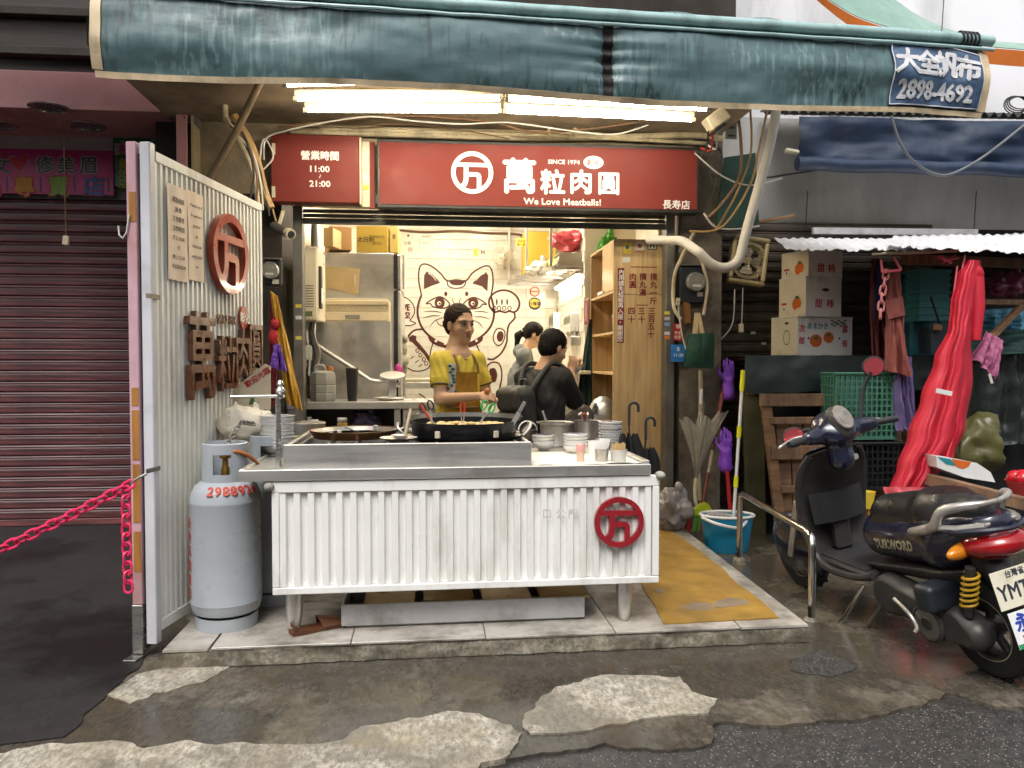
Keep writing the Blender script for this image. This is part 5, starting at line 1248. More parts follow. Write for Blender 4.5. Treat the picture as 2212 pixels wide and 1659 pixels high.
# ---- overhead rack
YR=7.75
x0_,x1_=U(1112,560,YR).x,XRW-.02;rz0=U(1140,601,YR).z
rk=Thing('wall_rack','steel overhead rack fixed to the tiled wall corner','rack',((x0_+x1_)/2,YR,rz0))
for y in(7.0,YR,8.5):rk.part('rail',M().box(x0_+(.0 if y>7.2 else .28),x1_,y-.015,y+.015,rz0,rz0+.03,.002),INOXD,None,True)
rk.part('end_rail',M().bar((x0_,YR+.74,rz0+.015),(x0_+.28,7.0,rz0+.015),.03,.03),INOXD,None,True)
for i in range(8):y=7.06+i*.19;rk.part('slat',M().box(x0_+.29-.28*(y-7)/1.5,x1_-.001,y-.05,y+.05,rz0+.031,rz0+.038),INOX,None,True)
for y,x in((YR,x0_+.12),(7.02,x0_+.26),(8.48,x0_+.01)):rk.part('upright',M().box(x-.013,x+.013,y-.013,y+.013,rz0+.031,ZC-.005,.002),INOXD,None,True)
def crumple(c,r,seed,amp=.42,n=46,fr=13):
 m=M().ball((0,0,0),r,n,n//2);m.v=[tuple(Vector(c)+Vector(p)*(1+amp*fbm(p[0]*fr+seed,p[1]*fr,p[2]*fr,4)))for p in m.v];return m
def bag(name,px,py,Y,r,col,lab,seed,rough=.3,trans=.2,cat='bag'):
 p=U(px,py,Y);t=Thing(name,lab,cat,p);t.part('sack',crumple((0,0,0),r,seed),mat('film_'+name,col,rough,var=.25,scale=9,trans=trans,bump=.4,bscale=22,bdist=.01),None,False,60)
 t.part('knot',crumple((r[0]*.3,-r[1]*.3,r[2]),(.03,.03,.045),seed+4,.4,14),mat('film_'+name),None,False,60);return t
bag('red_sack',1240,522,7.25,(.20,.16,.095),(.60,.06,.08),'bright red plastic sack of supplies on the overhead rack',1.)
bag('green_sack',1310,540,7.0,(.095,.12,.16),(.06,.34,.03),'bright green net sack hanging beside the cabinet top',5.)
bag('white_bundle',1165,580,7.45,(.12,.10,.075),(.75,.70,.58),'heap of white plastic bags on the rack end',8.)
bag('yellow_bundle',1200,572,7.35,(.07,.08,.06),(.62,.60,.15),'small yellow green bundle of bags beside the newspapers',12.)
p=U(1245,585,7.08);
for i in range(12):
 single('folded_newspaper',M().box(p.x-.17+rnd(-.012,.012),p.x+.17+rnd(-.012,.012),7.06,7.30,rz0+.042+i*.0105,rz0+.0515+i*.0105,.002),mat('stacked_newsprint',(.42,.38,.29),.8,var=.15),
 'topmost folded newspaper of the pile on the overhead rack' if i==11 else '%s folded newspaper from the bottom of the overhead rack pile'%ORD[i],'newspaper','newspapers piled on the overhead rack')
def carton(name,px0,py0,px1,py1,Y,D_,col,lab,marks=None,rz=0,key=None):
 X0,X1,Z0,Z1=rc(px0,py0,px1,py1,Y);t=Thing(name,lab,'carton',((X0+X1)/2,Y,Z0),rz);w,h=(X1-X0)/2,Z1-Z0
 cm=mat(key or('card_'+name),col,.75,var=.08,scale=4,dirt=tuple(c*.55 for c in col),dscale=3,damt=.25)
 t.part('box',M().box(-w,w,0,D_,0,h-.004,.003),cm)
 t.part('lid_flap',M().box(-w+.001,-.001,.001,D_-.001,h-.0035,h-.0005),cm);t.part('lid_flap',M().box(.001,w-.001,.001,D_-.001,h-.0035,h-.0005),cm)
 t.w,t.h=w,h;kk=Y/FPX
 for s,fx_,fz,sz,c in(marks or[]):t.part('print',text(s,sz,.0006,.02).xf(plane_mx((fx_*w,-.0006,fz*h),FX,FY)),flat('print_%s'%str(c),c),None,False,0)
 return t
CBR=(.42,.25,.10)
carton('yellow_carton',1134,500,1200,590,8.0,.35,(.46,.30,.03),'tall yellow carton standing at the rack end',None)
# ---- fridge, steel cupboard, crates, boxes on top
YFR=6.85
X0,X1,Z0,Z1=rc(690,546,851,860,YFR)
fg=Thing('steel_fridge','tall stainless fridge with black edged doors','fridge',((X0+X1)/2,YFR,PZ))
fg.part('cabinet',M().box(X0,X1,YFR,7.75,PZ+.08,Z1,.004),INOX,None,True)
fg.part('plinth',M().box(X0+.02,X1-.02,YFR+.03,7.7,PZ,PZ+.079),BLACK_P,None,True)
for(a,b_)in((U(850,623,YFR).z,Z1-.01),(PZ+.1,U(850,628,YFR).z)):
 d=fg.part('door',M().box(X1+.002,X1+.06,YFR+.005,7.74,a,b_,.004),INOX,None,True);fg.part('door_gasket',M().box(X1+.002,X1+.035,YFR-.004,YFR+.0045,a,b_),BLACK_P,d,True)
 fg.part('handle',M().tube([(X1+.085,YFR+.04,(a+b_)/2-.15),(X1+.085,YFR+.04,(a+b_)/2+.15)],.012,8),INOX,d,True)
# cutting board hung on the fridge flank
cbx=[U(x,y,YFR-.02)for x,y in((700,575),(778,580),(773,636),(706,622))]
t=Thing('cutting_board','worn cream cutting board hung on the fridge side','cutting board',cbx[0]);t.part('board',M().poly([(p.x,p.z)for p in cbx],0,.018,Matrix(((1,0,0,0),(0,0,-1,YFR-.004),(0,1,0,0),(0,0,0,1)))),mat('stained_cream_board',(.52,.40,.22),.55,var=.14,scale=6),None,True)
t.part('grip_slot',M().box(-.008,.008,-.05,.05,0,.001,0).xf(plane_mx(U(767,605,YFR-.0232),FX,FY)),flat('sticker_white'),None,True)
YCU=6.5
X0,X1,Z0,Z1=rc(680,694,843,868,YCU)
cu=Thing('steel_cupboard','plain stainless cupboard standing before the fridge','cupboard',((X0+X1)/2,YCU,PZ))
cu.part('front',M().box(X0,X1,YCU,YCU+.02,PZ+.05,Z1,.003),INOXD,None,True);cu.part('carcass',M().box(X0+.001,X1-.001,YCU+.021,YCU+.33,PZ,Z1-.002,.003),INOXD,None,True)
t=Thing('storage_crate','cream plastic crate with lattice sides on the steel cupboard','crate',((X0+X1)/2,YCU,Z1))
w=(X1-X0)/2-.01;CRP=mat('cream_crate_plastic',(.66,.55,.36),.45,var=.08)
for y in(.012,.30):t.part('lower_band',M().box(-w,w,y,y+.012,.003,.075,.004),CRP);t.part('upper_band',M().box(-w,w,y,y+.012,.135,.175,.004),CRP)
for s in(-1,1):t.part('side_wall',M().box(s*w-.012*(s>0),s*w+.012*(s<0),.025,.299,.003,.174),CRP)
for i in range(13):
 x=-w+.02+i*(2*w-.04)/13;dx=(2*w-.04)/13
 for s in(0,1):t.part('lattice_bar',M().bar((x+dx*s,.018+.003*s,.074),(x+dx*(1-s),.018+.003*s,.136),.006,.005,(0,1,0)),CRP)
t.part('grip',M().box(-.06,.06,.008,.0115,.02,.055,.002),mat('grip_grey',(.22,.20,.16),.5));t.part('inner_trays',M().box(-w+.015,w-.015,.03,.29,.02,.19,.004),mat('pale_tray',(.62,.53,.36),.5))
single('steel_rail_pipe',M().tube([U(683,745,6.42),U(760,795,6.35),U(800,822,6.3),U(866,832,6.28)],.018,10),INOX,'slanting steel pipe rail in front of the cupboard','pipe')
# boxes on the fridge
carton('brown_carton',712,490,760,540,6.9,.4,(.36,.20,.07),'brown carton tilted on the fridge top near heater',None,.25)
carton('paper_carton',698,492,720,532,6.7,.3,(.50,.33,.15),'small tan carton at the fridge top corner',None,-.2)
carton('printed_carton',770,488,838,546,6.95,.45,(.44,.30,.04),'ochre carton with printed columns on fridge top',[('太白粉',-.4,.5,.05,(.08,.05,.02)),('TOMATO',.3,.6,.03,(.08,.05,.02)),('20 KG',.3,.35,.03,(.08,.05,.02))])
carton('ochre_carton',842,488,860,546,7.0,.4,(.50,.38,.12),'narrow ochre carton at the fridge door edge',[('8',0,.6,.06,(.1,.07,.03))])
# ---- water heater
YH=6.02
X0,X1,Z0,Z1=rc(648,532,686,694,YH)
t=Thing('water_heater','cream gas water heater with louvres beside the doorway jamb','water heater',((X0+X1)/2,YH,Z0));w,h=(X1-X0)/2,Z1-Z0
HW=mat('cream_enamel',(.68,.60,.44),.35,var=.04)
t.part('casing',M().box(-w,w,0,.42,0,h,.012),HW)
for i in range(9):t.part('louvre',M().box(-w*.40,w*.55,-.003,-.0005,h*(.19+i*.035),h*(.19+i*.035)+.007,.001),mat('louvre_shadow',(.16,.13,.09),.6))
t.part('display',M().box(-w*.45,w*.4,-.004,-.0005,h*.065,h*.135,.001),mat('green_lcd',(.14,.15,.08),.3));
for i in range(3):t.part('button',M().lathe([(.006,0),(.006,.004),(0,.005)],10,axis_mx(((-.4+i*.4)*w,-.0005,h*.035),(0,-1,0))),mat('button_grey',(.30,.27,.22),.5))
t.part('flue',M().lathe([(.035,h),(.035,h+.1),(.03,h+.2)],18,TR(0.02,.2,0)),INOX)
for i in range(3):t.part('water_pipe',M().tube(spline([(-.03+i*.03,.1,.0),(-.03+i*.03,.08,-.12),(-.02+i*.04,.12,-.25),(-.02+i*.02,.1,-.42)],5),.009,7),[WCAB,RUBBER,INOXD][i])
t.part('clamp_board',M().box(w+.001,w+.02,.05,.12,h*.18,h*.75,.003),RUBBER);t.part('tag',M().box(w+.022,w+.026,.04,.11,h*.25,h*.45),NAP)
t=Thing('wall_socket','white wall switches and sockets below the water heater','socket',U(665,780,6.05));
for px,py in((652,778),(664,762)):put(t,'plate',M().box(-.035,.035,-.055,.055,0,.012,.004),px,py,6.06,WCAB)
# ---- inner stainless counter with its things
YK=5.98
kz=U(800,868,YK).z;X0,X1=XL+.01,U(945,868,YK).x
kn=Thing('prep_counter','stainless preparation counter with drawers inside the doorway','counter',((X0+X1)/2,YK,PZ))
kn.part('top',M().box(X0,X1,YK,YK+.5,kz-.055,kz,.004),INOX,None,True)
for x in(X0+.03,U(858,900,YK).x,X1-.03):kn.part('upright',M().box(x-.025,x+.025,YK+.02,YK+.48,PZ,kz-.056,.003),INOXD,None,True)
kn.part('drawer',M().box(U(870,900,YK).x,X1-.06,YK+.015,YK+.45,kz-.24,kz-.06,.003),INOX,None,True)
kn.part('drawer_knob',M().ball(tuple(U(903,895,YK+.0)),.012,10,8),CHROME,None,True)
kn.part('shelf',M().box(X0+.06,X1-.06,YK+.03,YK+.48,PZ+.35,PZ+.37),INOXD,None,True)
kn.part('back_panel',M().box(X0+.03,X1-.03,YK+.46,YK+.475,PZ+.02,kz-.06),mat('cupboard_dark',(.03,.025,.02),.7),None,True)
bag('dark_bags',790,905,6.2,(.13,.1,.07),(.10,.08,.16),'dim bundle of plastic bags in the counter cupboard',3.)
p=U(698,864,6.12);t=Thing('water_jug','square translucent grey water jug with orange cap','jug',(p.x,6.12,kz))
JUG=mat('grey_jug_plastic',(.32,.31,.28),.4,var=.08)
t.part('body',M().lathe([(0,0),(.095,0),(.102,.015),(.102,.06),(.098,.066),(.102,.072),(.102,.12),(.098,.126),(.102,.132),(.102,.19),(.09,.225),(.05,.24),(0,.24)],8,RZ(PI/8),sx=1.,sy=1.),JUG,None,False,25)
t.part('grip',M().tube(spline([(-.06,0,.235),(-.055,0,.27),(.0,0,.275),(.02,0,.24)],5),.012,8),JUG);t.part('cap',M().lathe([(.026,.238),(.026,.27),(0,.272)],14,TR(.055,0,0)),flat('orange_cap',(.55,.18,.04)))
p=U(761,866,6.1);t=Thing('black_tumbler','tall matt black cup standing on the steel counter','cup',(p.x,6.1,kz));t.part('cup',M().lathe([(0,0),(.036,0),(.049,.24),(.046,.24),(.034,.004),(0,.004)],24),mat('matt_black',(.02,.018,.016),.5));t.part('lid',M().lathe([(.05,.241),(.05,.255),(.044,.262),(0,.262)],24),mat('matt_black'))
p=U(840,858,6.12);t=Thing('food_scale','flat round steel tray on a small scale','scale',(p.x,6.2,kz));t.part('tray',M().lathe([(0,.012),(.115,.012),(.125,.022),(.122,.024),(.11,.016),(0,.016)],30),INOX);t.part('base',M().box(-.08,.08,-.08,.08,0,.011,.003),INOXD);t.part('column',M().box(-.012,.05,.05,.09,.012,.17,.004),INOX);t.part('dial',M().lathe([(.10,0),(.10,.012),(0,.013)],24,axis_mx((.02,.07,.19),(0,-.3,1))),INOX)
t=Thing('paper_mat','white printed mat lying on the steel counter','mat',U(905,856,6.15));pm_=U(905,856,6.15);t.part('mat',M().box(-.2,.2,-.12,.12,.001,.004).xf(TR(pm_.x,6.2,kz)),NAP,None,True)
for i in range(3):t.part('print_wave',ribbon([(p.x,p.y)for p in spline([(-.14+i*.1,-.09,0),(-.12+i*.1,-.03,0),(-.16+i*.1,.03,0),(-.13+i*.1,.09,0)],6)],.008,.0042,.005).xf(TR(pm_.x,6.2,kz)),MAR,None,True,0)
# ---- small table far behind with pan
t=Thing('gas_table','white table with steel pan beside the cat mural','table',U(905,830,7.5));gx_=U(905,818,7.5)
t.part('table_top',M().box(-.25,.25,-.25,.25,-.03,0,.004).xf(TR(gx_.x,7.6,gx_.z)),CREAM,None,True)
for s in(-1,1):
 for q in(-1,1):t.part('leg',M().box(-.02,.02,-.02,.02,PZ-gx_.z,-.031).xf(TR(gx_.x+s*.22,7.6+q*.22,gx_.z)),CREAM,None,True)
t.part('frame',M().box(-.26,.26,-.26,-.24,-.09,-.032,.003).xf(TR(gx_.x,7.6,gx_.z)),INOX,None,True)
bag('pink_cloth',858,806,6.6,(.05,.04,.035),(.55,.05,.25),'bright pink cloth on the pipe end',2.,.8,0,'cloth')
bag('cloudy_bag',872,770,7.2,(.05,.05,.16),(.66,.60,.46),'long cloudy plastic bag hanging at the fridge door',6.,.3,.3)
# paper dispensers, cutlery holder, framed notice on the side wall
def side(name,px0,py0,px1,py1,lab,cat,mt_,dp=.09):
 a,b_=UX(px0,(py0+py1)/2,XRW),UX(px1,(py0+py1)/2,XRW);zt_,zb_=UX((px0+px1)/2,py0,XRW).z,UX((px0+px1)/2,py1,XRW).z
 t=Thing(name,lab,cat,(XRW,(a.y+b_.y)/2,zb_));t.part('case',M().box(XRW-dp,XRW-.01,min(a.y,b_.y),max(a.y,b_.y),zb_,zt_,.006),mt_,None,True);t.b=(min(a.y,b_.y),max(a.y,b_.y),zb_,zt_,dp);return t
for nm,a,b_,lb in(('napkin_dispenser',1203,1213,'white napkin dispenser on the tiled side wall nearer the corner'),('napkin_dispenser',1236,1252,'white napkin dispenser on the tiled side wall nearer the cabinet')):
 t=side(nm,a,678,b_,718,lb,'dispenser',PORC);y0,y1,z0_,z1_,dp=t.b;t.part('slot',M().box(XRW-dp-.002,XRW-dp-.0005,y0+.02,y1-.02,z0_+.02,z0_+.05),flat('sticker_white'),None,True);t.part('window',M().box(XRW-dp-.002,XRW-dp-.0005,y0+.02,y1-.02,z0_+.08,z1_-.03),mat('grip_grey'),None,True)
t=side('menu_board',1266,647,1276,700,'narrow dark menu board on side wall by the cabinet','board',MARL,.02);y0,y1,z0_,z1_,dp=t.b;t.part('text_column',M().box(XRW-dp-.002,XRW-dp-.0005,(y0+y1)/2-.01,(y0+y1)/2+.01,z0_+.03,z1_-.03),flat('sticker_white'),None,True)
t=side('cutlery_holder',1236,728,1256,748,'wire cutlery holder with utensils on side wall','holder',INOXD,.1);y0,y1,z0_,z1_,dp=t.b
for i in range(8):t.part('utensil',M().tube([(XRW-.05,y0+.05+i*(y1-y0-.1)/7,z1_),(XRW-.05+rnd(-.03,.03),y0+.05+i*(y1-y0-.1)/7+rnd(-.03,.03),z1_+.1)],.006,5),INOX,None,True)
# hanging apron between corner and cabinet
def cloth(name,tl,tr,bl,br,mt_,folds=4,amp=.02,nu=40,nv=24,th_=.003,bulge=0.,seed=0.,gather=0.):
 tl,tr,bl,br=map(Vector,(tl,tr,bl,br))
 def f(u,v):
  uu=u;a=tl.lerp(tr,uu);b=bl.lerp(br,uu);p=a.lerp(b,v);e_=(br-bl).normalized()if(br-bl).length>.01 else Vector((1,0,0));n_=Vector((e_.y,-e_.x,0))
  w_=amp*(.3+v)*(math.sin(u*folds*4.2+3.5*fbm(u*2.2,v*.9,seed))*.7+fbm(u*folds*2.1,v*1.2,seed+9))+amp*.5*fbm(u*6,v*7,seed+3)
  return p+n_*(w_+bulge*math.sin(PI*u)*math.sin(PI*min(1,v*.9+.1)))+Vector((0,0,amp*.5*fbm(u*6,0,seed)*v))
 return M().sheet(f,nu,nv,th_)
t=Thing('dark_apron','dark green apron hanging against the open cabinet shelves','apron',U(1265,760,6.75))
t.part('cloth',cloth('c',U(1272,690,6.8),U(1279,690,6.8),U(1240,900,6.8),U(1278,900,6.8),mat('x_dark_green',(.012,.03,.024),.7),2,.02),mat('x_dark_green'),None,True,60)
# dining table
t=Thing('dining_table','narrow cream dining table along the tiled side wall','table',(1.05,7.3,PZ));tz=U(1240,800,7.0).z
t.part('table_top',M().box(.86,XRW-.012,6.6,8.3,tz-.03,tz,.004),CREAM,None,True)
for y in(6.7,8.2):t.part('leg',M().box(.90,.94,y-.02,y+.02,PZ,tz-.031,.003),INOXD,None,True)
cpos=Vector((1.0,7.0,tz));o=bpy.data.objects.new('soup_bowl',bowl_me(.07,.055));COL.objects.link(o);o.location=(1.02,6.95,tz);tag(o,'white soup bowl on the dining table before the diners','bowl')
t=Thing('steel_cup','steel cup of chopsticks on the dining table','cup',(1.12,7.35,tz));t.part('cup',M().lathe([(0,0),(.04,0),(.04,.12),(.037,.12),(.037,.004),(0,.004)],18),INOX)
for i in range(6):t.part('chopstick',M().tube([(rnd(-.02,.02),rnd(-.02,.02),.01),(rnd(-.05,.05),rnd(-.03,.03),.23)],.0035,5),PICK)
# ================================================================== PEOPLE: bodies grown as one continuous surface
def _cone(P,a,b,r1,r2):
 ba=b-a;L2=float(ba@ba)+1e-12;t=np.clip(((P-a)@ba)/L2,0,1);d=P-a-t[:,None]*ba
 return np.sqrt((d*d).sum(1))-(r1+(r2-r1)*t)
def _ell(P,c,r,Rm):
 q=(P-c)@Rm/r;k0=np.sqrt((q*q).sum(1));k1=np.sqrt(((q/r)**2).sum(1))+1e-9;return k0*(k0-1)/k1
def field(P,prims):
 d=None
 for p in prims:
  kind=p[0];k=p[-1]
  if kind=='c':v=_cone(P,*p[1:5])
  elif kind=='e':v=_ell(P,*p[1:4])
  elif kind=='b':
   q=np.abs((P-p[1])@p[3])-(p[2]-p[4]);v=np.sqrt((np.maximum(q,0)**2).sum(1))+np.minimum(q.max(1),0)-p[4]
  elif kind=='-':
   v=_ell(P,*p[1:4]);h=np.clip(.5-.5*(d+v)/k,0,1);d=d*(1-h)-v*h+k*h*(1-h);continue
  elif kind=='cut': # keep the half space n.(x-o) < 0
   d=np.maximum(d,(P-p[1])@p[2]);continue
  elif kind=='warp':d=d+p[1](P);continue
  if d is None:d=v
  else:
   h=np.clip(.5+.5*(d-v)/k,0,1);d=d*(1-h)+v*h-k*h*(1-h)
 return d
def sdf_mesh(prims,res,lo,hi):
 lo=np.array(lo,float);hi=np.array(hi,float);B=8;n=(np.ceil((hi-lo)/res/B).astype(int))*B
 F=np.full(n,1.0,np.float32)
 nb=n//B;ii=np.stack(np.meshgrid(*[np.arange(k)for k in nb],indexing='ij'),-1).reshape(-1,3)
 cen=lo+(ii*B+B/2)*res;dv=field(cen,prims);act=np.abs(dv)<res*B*1.25
 loc_=np.stack(np.meshgrid(*[np.arange(B)]*3,indexing='ij'),-1).reshape(-1,3)
 for j,(b,a)in enumerate(zip(ii,act)):
  if not a:F[b[0]*B:(b[0]+1)*B,b[1]*B:(b[1]+1)*B,b[2]*B:(b[2]+1)*B]=dv[j]
 ai=ii[act]
 for s in range(0,len(ai),400):
  blk=ai[s:s+400];pts=(blk[:,None,:]*B+loc_[None]).reshape(-1,3);v=field(lo+pts*res,prims);F[pts[:,0],pts[:,1],pts[:,2]]=v
 S=F<0
 c8=[(i,j,k)for i in(0,1)for j in(0,1)for k in(0,1)];N0,N1,N2=n-1
 cnt_=sum(S[i:i+N0,j:j+N1,k:k+N2].astype(np.int8)for i,j,k in c8);cells=np.argwhere((cnt_>0)&(cnt_<8))
 idx=np.full((N0,N1,N2),-1,np.int64);idx[cells[:,0],cells[:,1],cells[:,2]]=np.arange(len(cells))
 acc=np.zeros((len(cells),3));num=np.zeros(len(cells))
 for a in c8:
  for ax in range(3):
   if a[ax]:continue
   b=list(a);b[ax]=1
   fa=F[cells[:,0]+a[0],cells[:,1]+a[1],cells[:,2]+a[2]];fb=F[cells[:,0]+b[0],cells[:,1]+b[1],cells[:,2]+b[2]]
   m=(fa<0)!=(fb<0);t=np.where(m,fa/(fa-fb+1e-20),0);p=np.array(a,float)[None].repeat(len(cells),0);p[:,ax]+=t
   acc[m]+=p[m];num[m]+=1
 V=lo+(cells+acc/num[:,None])*res
 faces=[]
 for ax in range(3):
  o1,o2=[(1,2),(2,0),(0,1)][ax];sl=[slice(1,N0),slice(1,N1),slice(1,N2)]
  A=S[1:N0,1:N1,1:N2];s2=list(sl);s2[ax]=slice(2,n[ax]);sB=[slice(1,N0),slice(1,N1),slice(1,N2)];sB[ax]=slice(2,(N0,N1,N2)[ax]+1);Bq=S[tuple(sB)]
  e=np.argwhere(A!=Bq)+1
  if not len(e):continue
  sgn=S[e[:,0],e[:,1],e[:,2]];d1=np.zeros(3,int);d1[o1]=1;d2=np.zeros(3,int);d2[o2]=1
  g=lambda q:idx[q[:,0],q[:,1],q[:,2]]
  Q=np.stack([g(e-d1-d2),g(e-d2),g(e),g(e-d1)],1);Q[~sgn]=Q[~sgn][:,::-1];faces.append(Q)
 Fq=np.concatenate(faces);Fq=Fq[(Fq>=0).all(1)]
 me=bpy.data.meshes.new('body');me.from_pydata(V.tolist(),[],Fq.tolist());me.update();me.polygons.foreach_set('use_smooth',[True]*len(me.polygons));return me
I3=np.eye(3)
def A3(v):return np.array(v[:],float)
def frame(f): # columns: right, forward, up
 f=np.array(f,float);f/=np.linalg.norm(f);r=np.cross(f,[0,0,1.]);r/=np.linalg.norm(r);u=np.cross(r,f);return np.stack([r,f,u],1)
def cone(a,b,r1,r2,k=.02):return('c',A3(a),A3(b),r1,r2,k)
def ell(c,r,Rm=I3,k=.02):return('e',A3(c),np.array(r,float),Rm,k)
def sub(c,r,Rm=I3,k=.01):return('-',A3(c),np.array(r,float),Rm,k)
def cutp(o,n):n=A3(n);return('cut',A3(o),n/np.linalg.norm(n),0)
def wrinkle(amp,s=1.,ph=0.):
 return('warp',lambda P:amp*(np.sin(P[:,2]*52*s+9*np.sin(P[:,0]*17*s+ph)+6*P[:,1]*s)*.6+np.sin(P[:,0]*61*s+P[:,2]*33*s+5*np.sin(P[:,1]*23*s)+ph)*.5),0)
def head_prims(c,F,s=1.,neck=None):
 """head centred at c (eye level), F = frame columns right, forward, up"""
 L=lambda x,y,z:A3(c)+F@(np.array([x,y,z])*s)
 R_=lambda*r:tuple(q*s for q in r)
 pr=[ell(L(0,-.012,.035),R_(.074,.090,.082),F,.01),ell(L(0,.018,-.035),R_(.055,.066,.075),F,.03*s),ell(L(0,.050,-.088),R_(.030,.026,.022),F,.035*s),
 ell(L(.036,.048,-.030),R_(.026,.026,.028),F,.02*s),ell(L(-.036,.048,-.030),R_(.026,.026,.028),F,.02*s),
 ell(L(0,.066,.022),R_(.052,.016,.012),F,.02*s),
 sub(L(.031,.090,.0),R_(.019,.017,.011),F,.012*s),sub(L(-.031,.090,.0),R_(.019,.017,.011),F,.012*s),
 ('c',L(0,.078,.008),L(0,.098,-.036),.008*s,.0125*s,.010*s),ell(L(.011,.090,-.038),R_(.009,.011,.008),F,.006*s),ell(L(-.011,.090,-.038),R_(.009,.011,.008),F,.006*s),
 ell(L(0,.079,-.060),R_(.021,.011,.0065),F,.006*s),ell(L(0,.077,-.071),R_(.018,.011,.0075),F,.006*s),sub(L(0,.091,-.0655),R_(.020,.008,.0018),F,.004*s)]
 for q in(-1,1):pr.append(ell(L(q*.073,-.010,-.006),R_(.008,.018,.030),F,.008*s))
 if neck is not None:pr.append(('c',L(0,-.022,-.065),A3(neck),.050*s,.054*s,.03*s))
 return pr,L
def hand_prims(w,F,s=1.,curl=.6,thumb=1):
 """F: right = across the palm, forward = along the fingers, up = back of the hand"""
 L=lambda x,y,z:A3(w)+F@(np.array([x,y,z])*s);pr=[ell(L(0,.045,0),(.040*s,.050*s,.016*s),F,.015)]
 for i,(x,l)in enumerate(((-.030,.062),(-.010,.072),(.010,.068),(.028,.054))):
  a=L(x,.080,0);c1=curl*(.55+.08*i);b=L(x,.080+l*.45*math.cos(c1),-l*.45*math.sin(c1));c2=c1+curl*.9;e=L(x*.9,.080+l*.45*math.cos(c1)+l*.35*math.cos(c2),-l*.45*math.sin(c1)-l*.35*math.sin(c2))
  c3=c2+curl*.6;g=L(x*.85,.080+l*(.45*math.cos(c1)+.35*math.cos(c2)+.25*math.cos(c3)),-l*(.45*math.sin(c1)+.35*math.sin(c2)+.25*math.sin(c3)))
  pr+=[('c',a,b,.0095*s,.0085*s,.004),('c',b,e,.0085*s,.0078*s,.004),('c',e,g,.0078*s,.0068*s,.004)]
 t=thumb;pr+=[('c',L(-.030*t,.030,-.004),L(-.052*t,.058,-.018),.0125*s,.0105*s,.008),('c',L(-.052*t,.058,-.018),L(-.050*t,.088,-.028),.0105*s,.008*s,.004)]
 return pr
def bounds(pr,pad=.03):
 lo,hi=[],[]
 for p in pr:
  if p[0]=='c':lo.append(np.minimum(p[1]-p[3],p[2]-p[4]));hi.append(np.maximum(p[1]+p[3],p[2]+p[4]))
  elif p[0]in 'eb':m=p[2].max()*(1.5 if p[0]=='b' else 1);lo.append(p[1]-m);hi.append(p[1]+m)
 return np.min(lo,0)-pad,np.max(hi,0)+pad
def grow(th,name,prims,res,mt_,parent=None):
 lo,hi=bounds(prims);me=sdf_mesh(prims,res,lo,hi);me.transform(th.inv);me.name=name
 me.materials.append(mt_);o=bpy.data.objects.new(name,me);COL.objects.link(o);o.parent=parent or th.o;return o
SKIN=mat('tan_skin',(.66,.38,.22),.42,var=.10,scale=9,sss=.12,rvar=.08)
SKINL=mat('light_skin',(.64,.40,.25),.45,var=.08,scale=9,sss=.12)
HAIRM=mat('black_hair',(.008,.006,.005),.62,var=.5,scale=30,stretch=(1,1,.3),bump=.6,bscale=90,spec=.15)
HAIRB=mat('brown_black_hair',(.026,.014,.008),.6,var=.5,scale=30,bump=.6,bscale=90,spec=.15)
def hair_strands(c,F,L,r,dr=.0):
 return None
# ---------------- cook behind the counter
YW=4.86
ground_w=Vector((U(990,850,YW).x,YW,PZ))
wm=Thing('person','woman in yellow top and mustard apron standing behind the wok','person',ground_w)
hc=U(994,702,YW);fa=R(35);Fh=frame((math.sin(fa),-math.cos(fa),-.02))
nk=U(987,752,YW+.012)
hp,HL=head_prims(hc,Fh,1.04,nk)
ta=R(30);Ft=frame((math.sin(ta),-math.cos(ta),0))
def TW(x,y,z,Yc=YW):return A3(ground_w)+Ft@np.array([x,y,0])+np.array([0,0,z-PZ]) # torso frame, z above street
zs_=nk.z-.035
RS,LS=TW(.136,.0,zs_-.042),TW(-.136,.0,zs_-.042)
REl=A3(U(951,862,4.72));RWr=A3(U(1030,856,4.60));LEl=A3(U(1052,858,4.93));LWr=A3(U(1056,858,4.74))
torso=[ell(TW(0,0,zs_-.14),(.150,.095,.17),Ft,.05),ell(TW(0,.005,zs_-.32),(.125,.085,.15),Ft,.06),ell(TW(0,-.005,zs_-.50),(.155,.105,.14),Ft,.06),cone(TW(0,0,zs_-.02),A3(nk),.075,.050,.04),cone(RS,LS,.045,.045,.05)]
legs=[cone(TW(.085,0,.82),TW(.09,.02,.48),.080,.055,.05),cone(TW(.09,.02,.48),TW(.085,-.01,.15),.052,.036,.03),cone(TW(-.085,0,.82),TW(-.09,.02,.48),.080,.055,.05),cone(TW(-.09,.02,.48),TW(-.085,-.01,.15),.052,.036,.03)]
feet=[cone(TW(.085,-.02,.125),TW(.095,.14,.115),.035,.03,.02),cone(TW(-.085,-.02,.125),TW(-.095,.14,.115),.035,.03,.02)]
arms=[cone(RS,REl,.046,.037,.03),cone(REl,RWr,.038,.025,.02),cone(LS,LEl,.046,.037,.03),cone(LEl,LWr,.038,.025,.02)]
d=RWr-REl;d/=np.linalg.norm(d);hf=np.array([.55,-.25,-.02]);up=np.array([-.1,-.35,.93]);r_=np.cross(hf,up)
def hframe(f,up):f=np.array(f,float);f/=np.linalg.norm(f);r=np.cross(f,up);r/=np.linalg.norm(r);u=np.cross(r,f);return np.stack([r,f,u],1)
rh=hand_prims(RWr+.01*d,hframe((.9,.1,-.05),(0,-.7,.7)),.92,.75,1)
lh=hand_prims(LWr,hframe((.25,-.95,.08),(.5,0,.85)),.92,.8,-1)
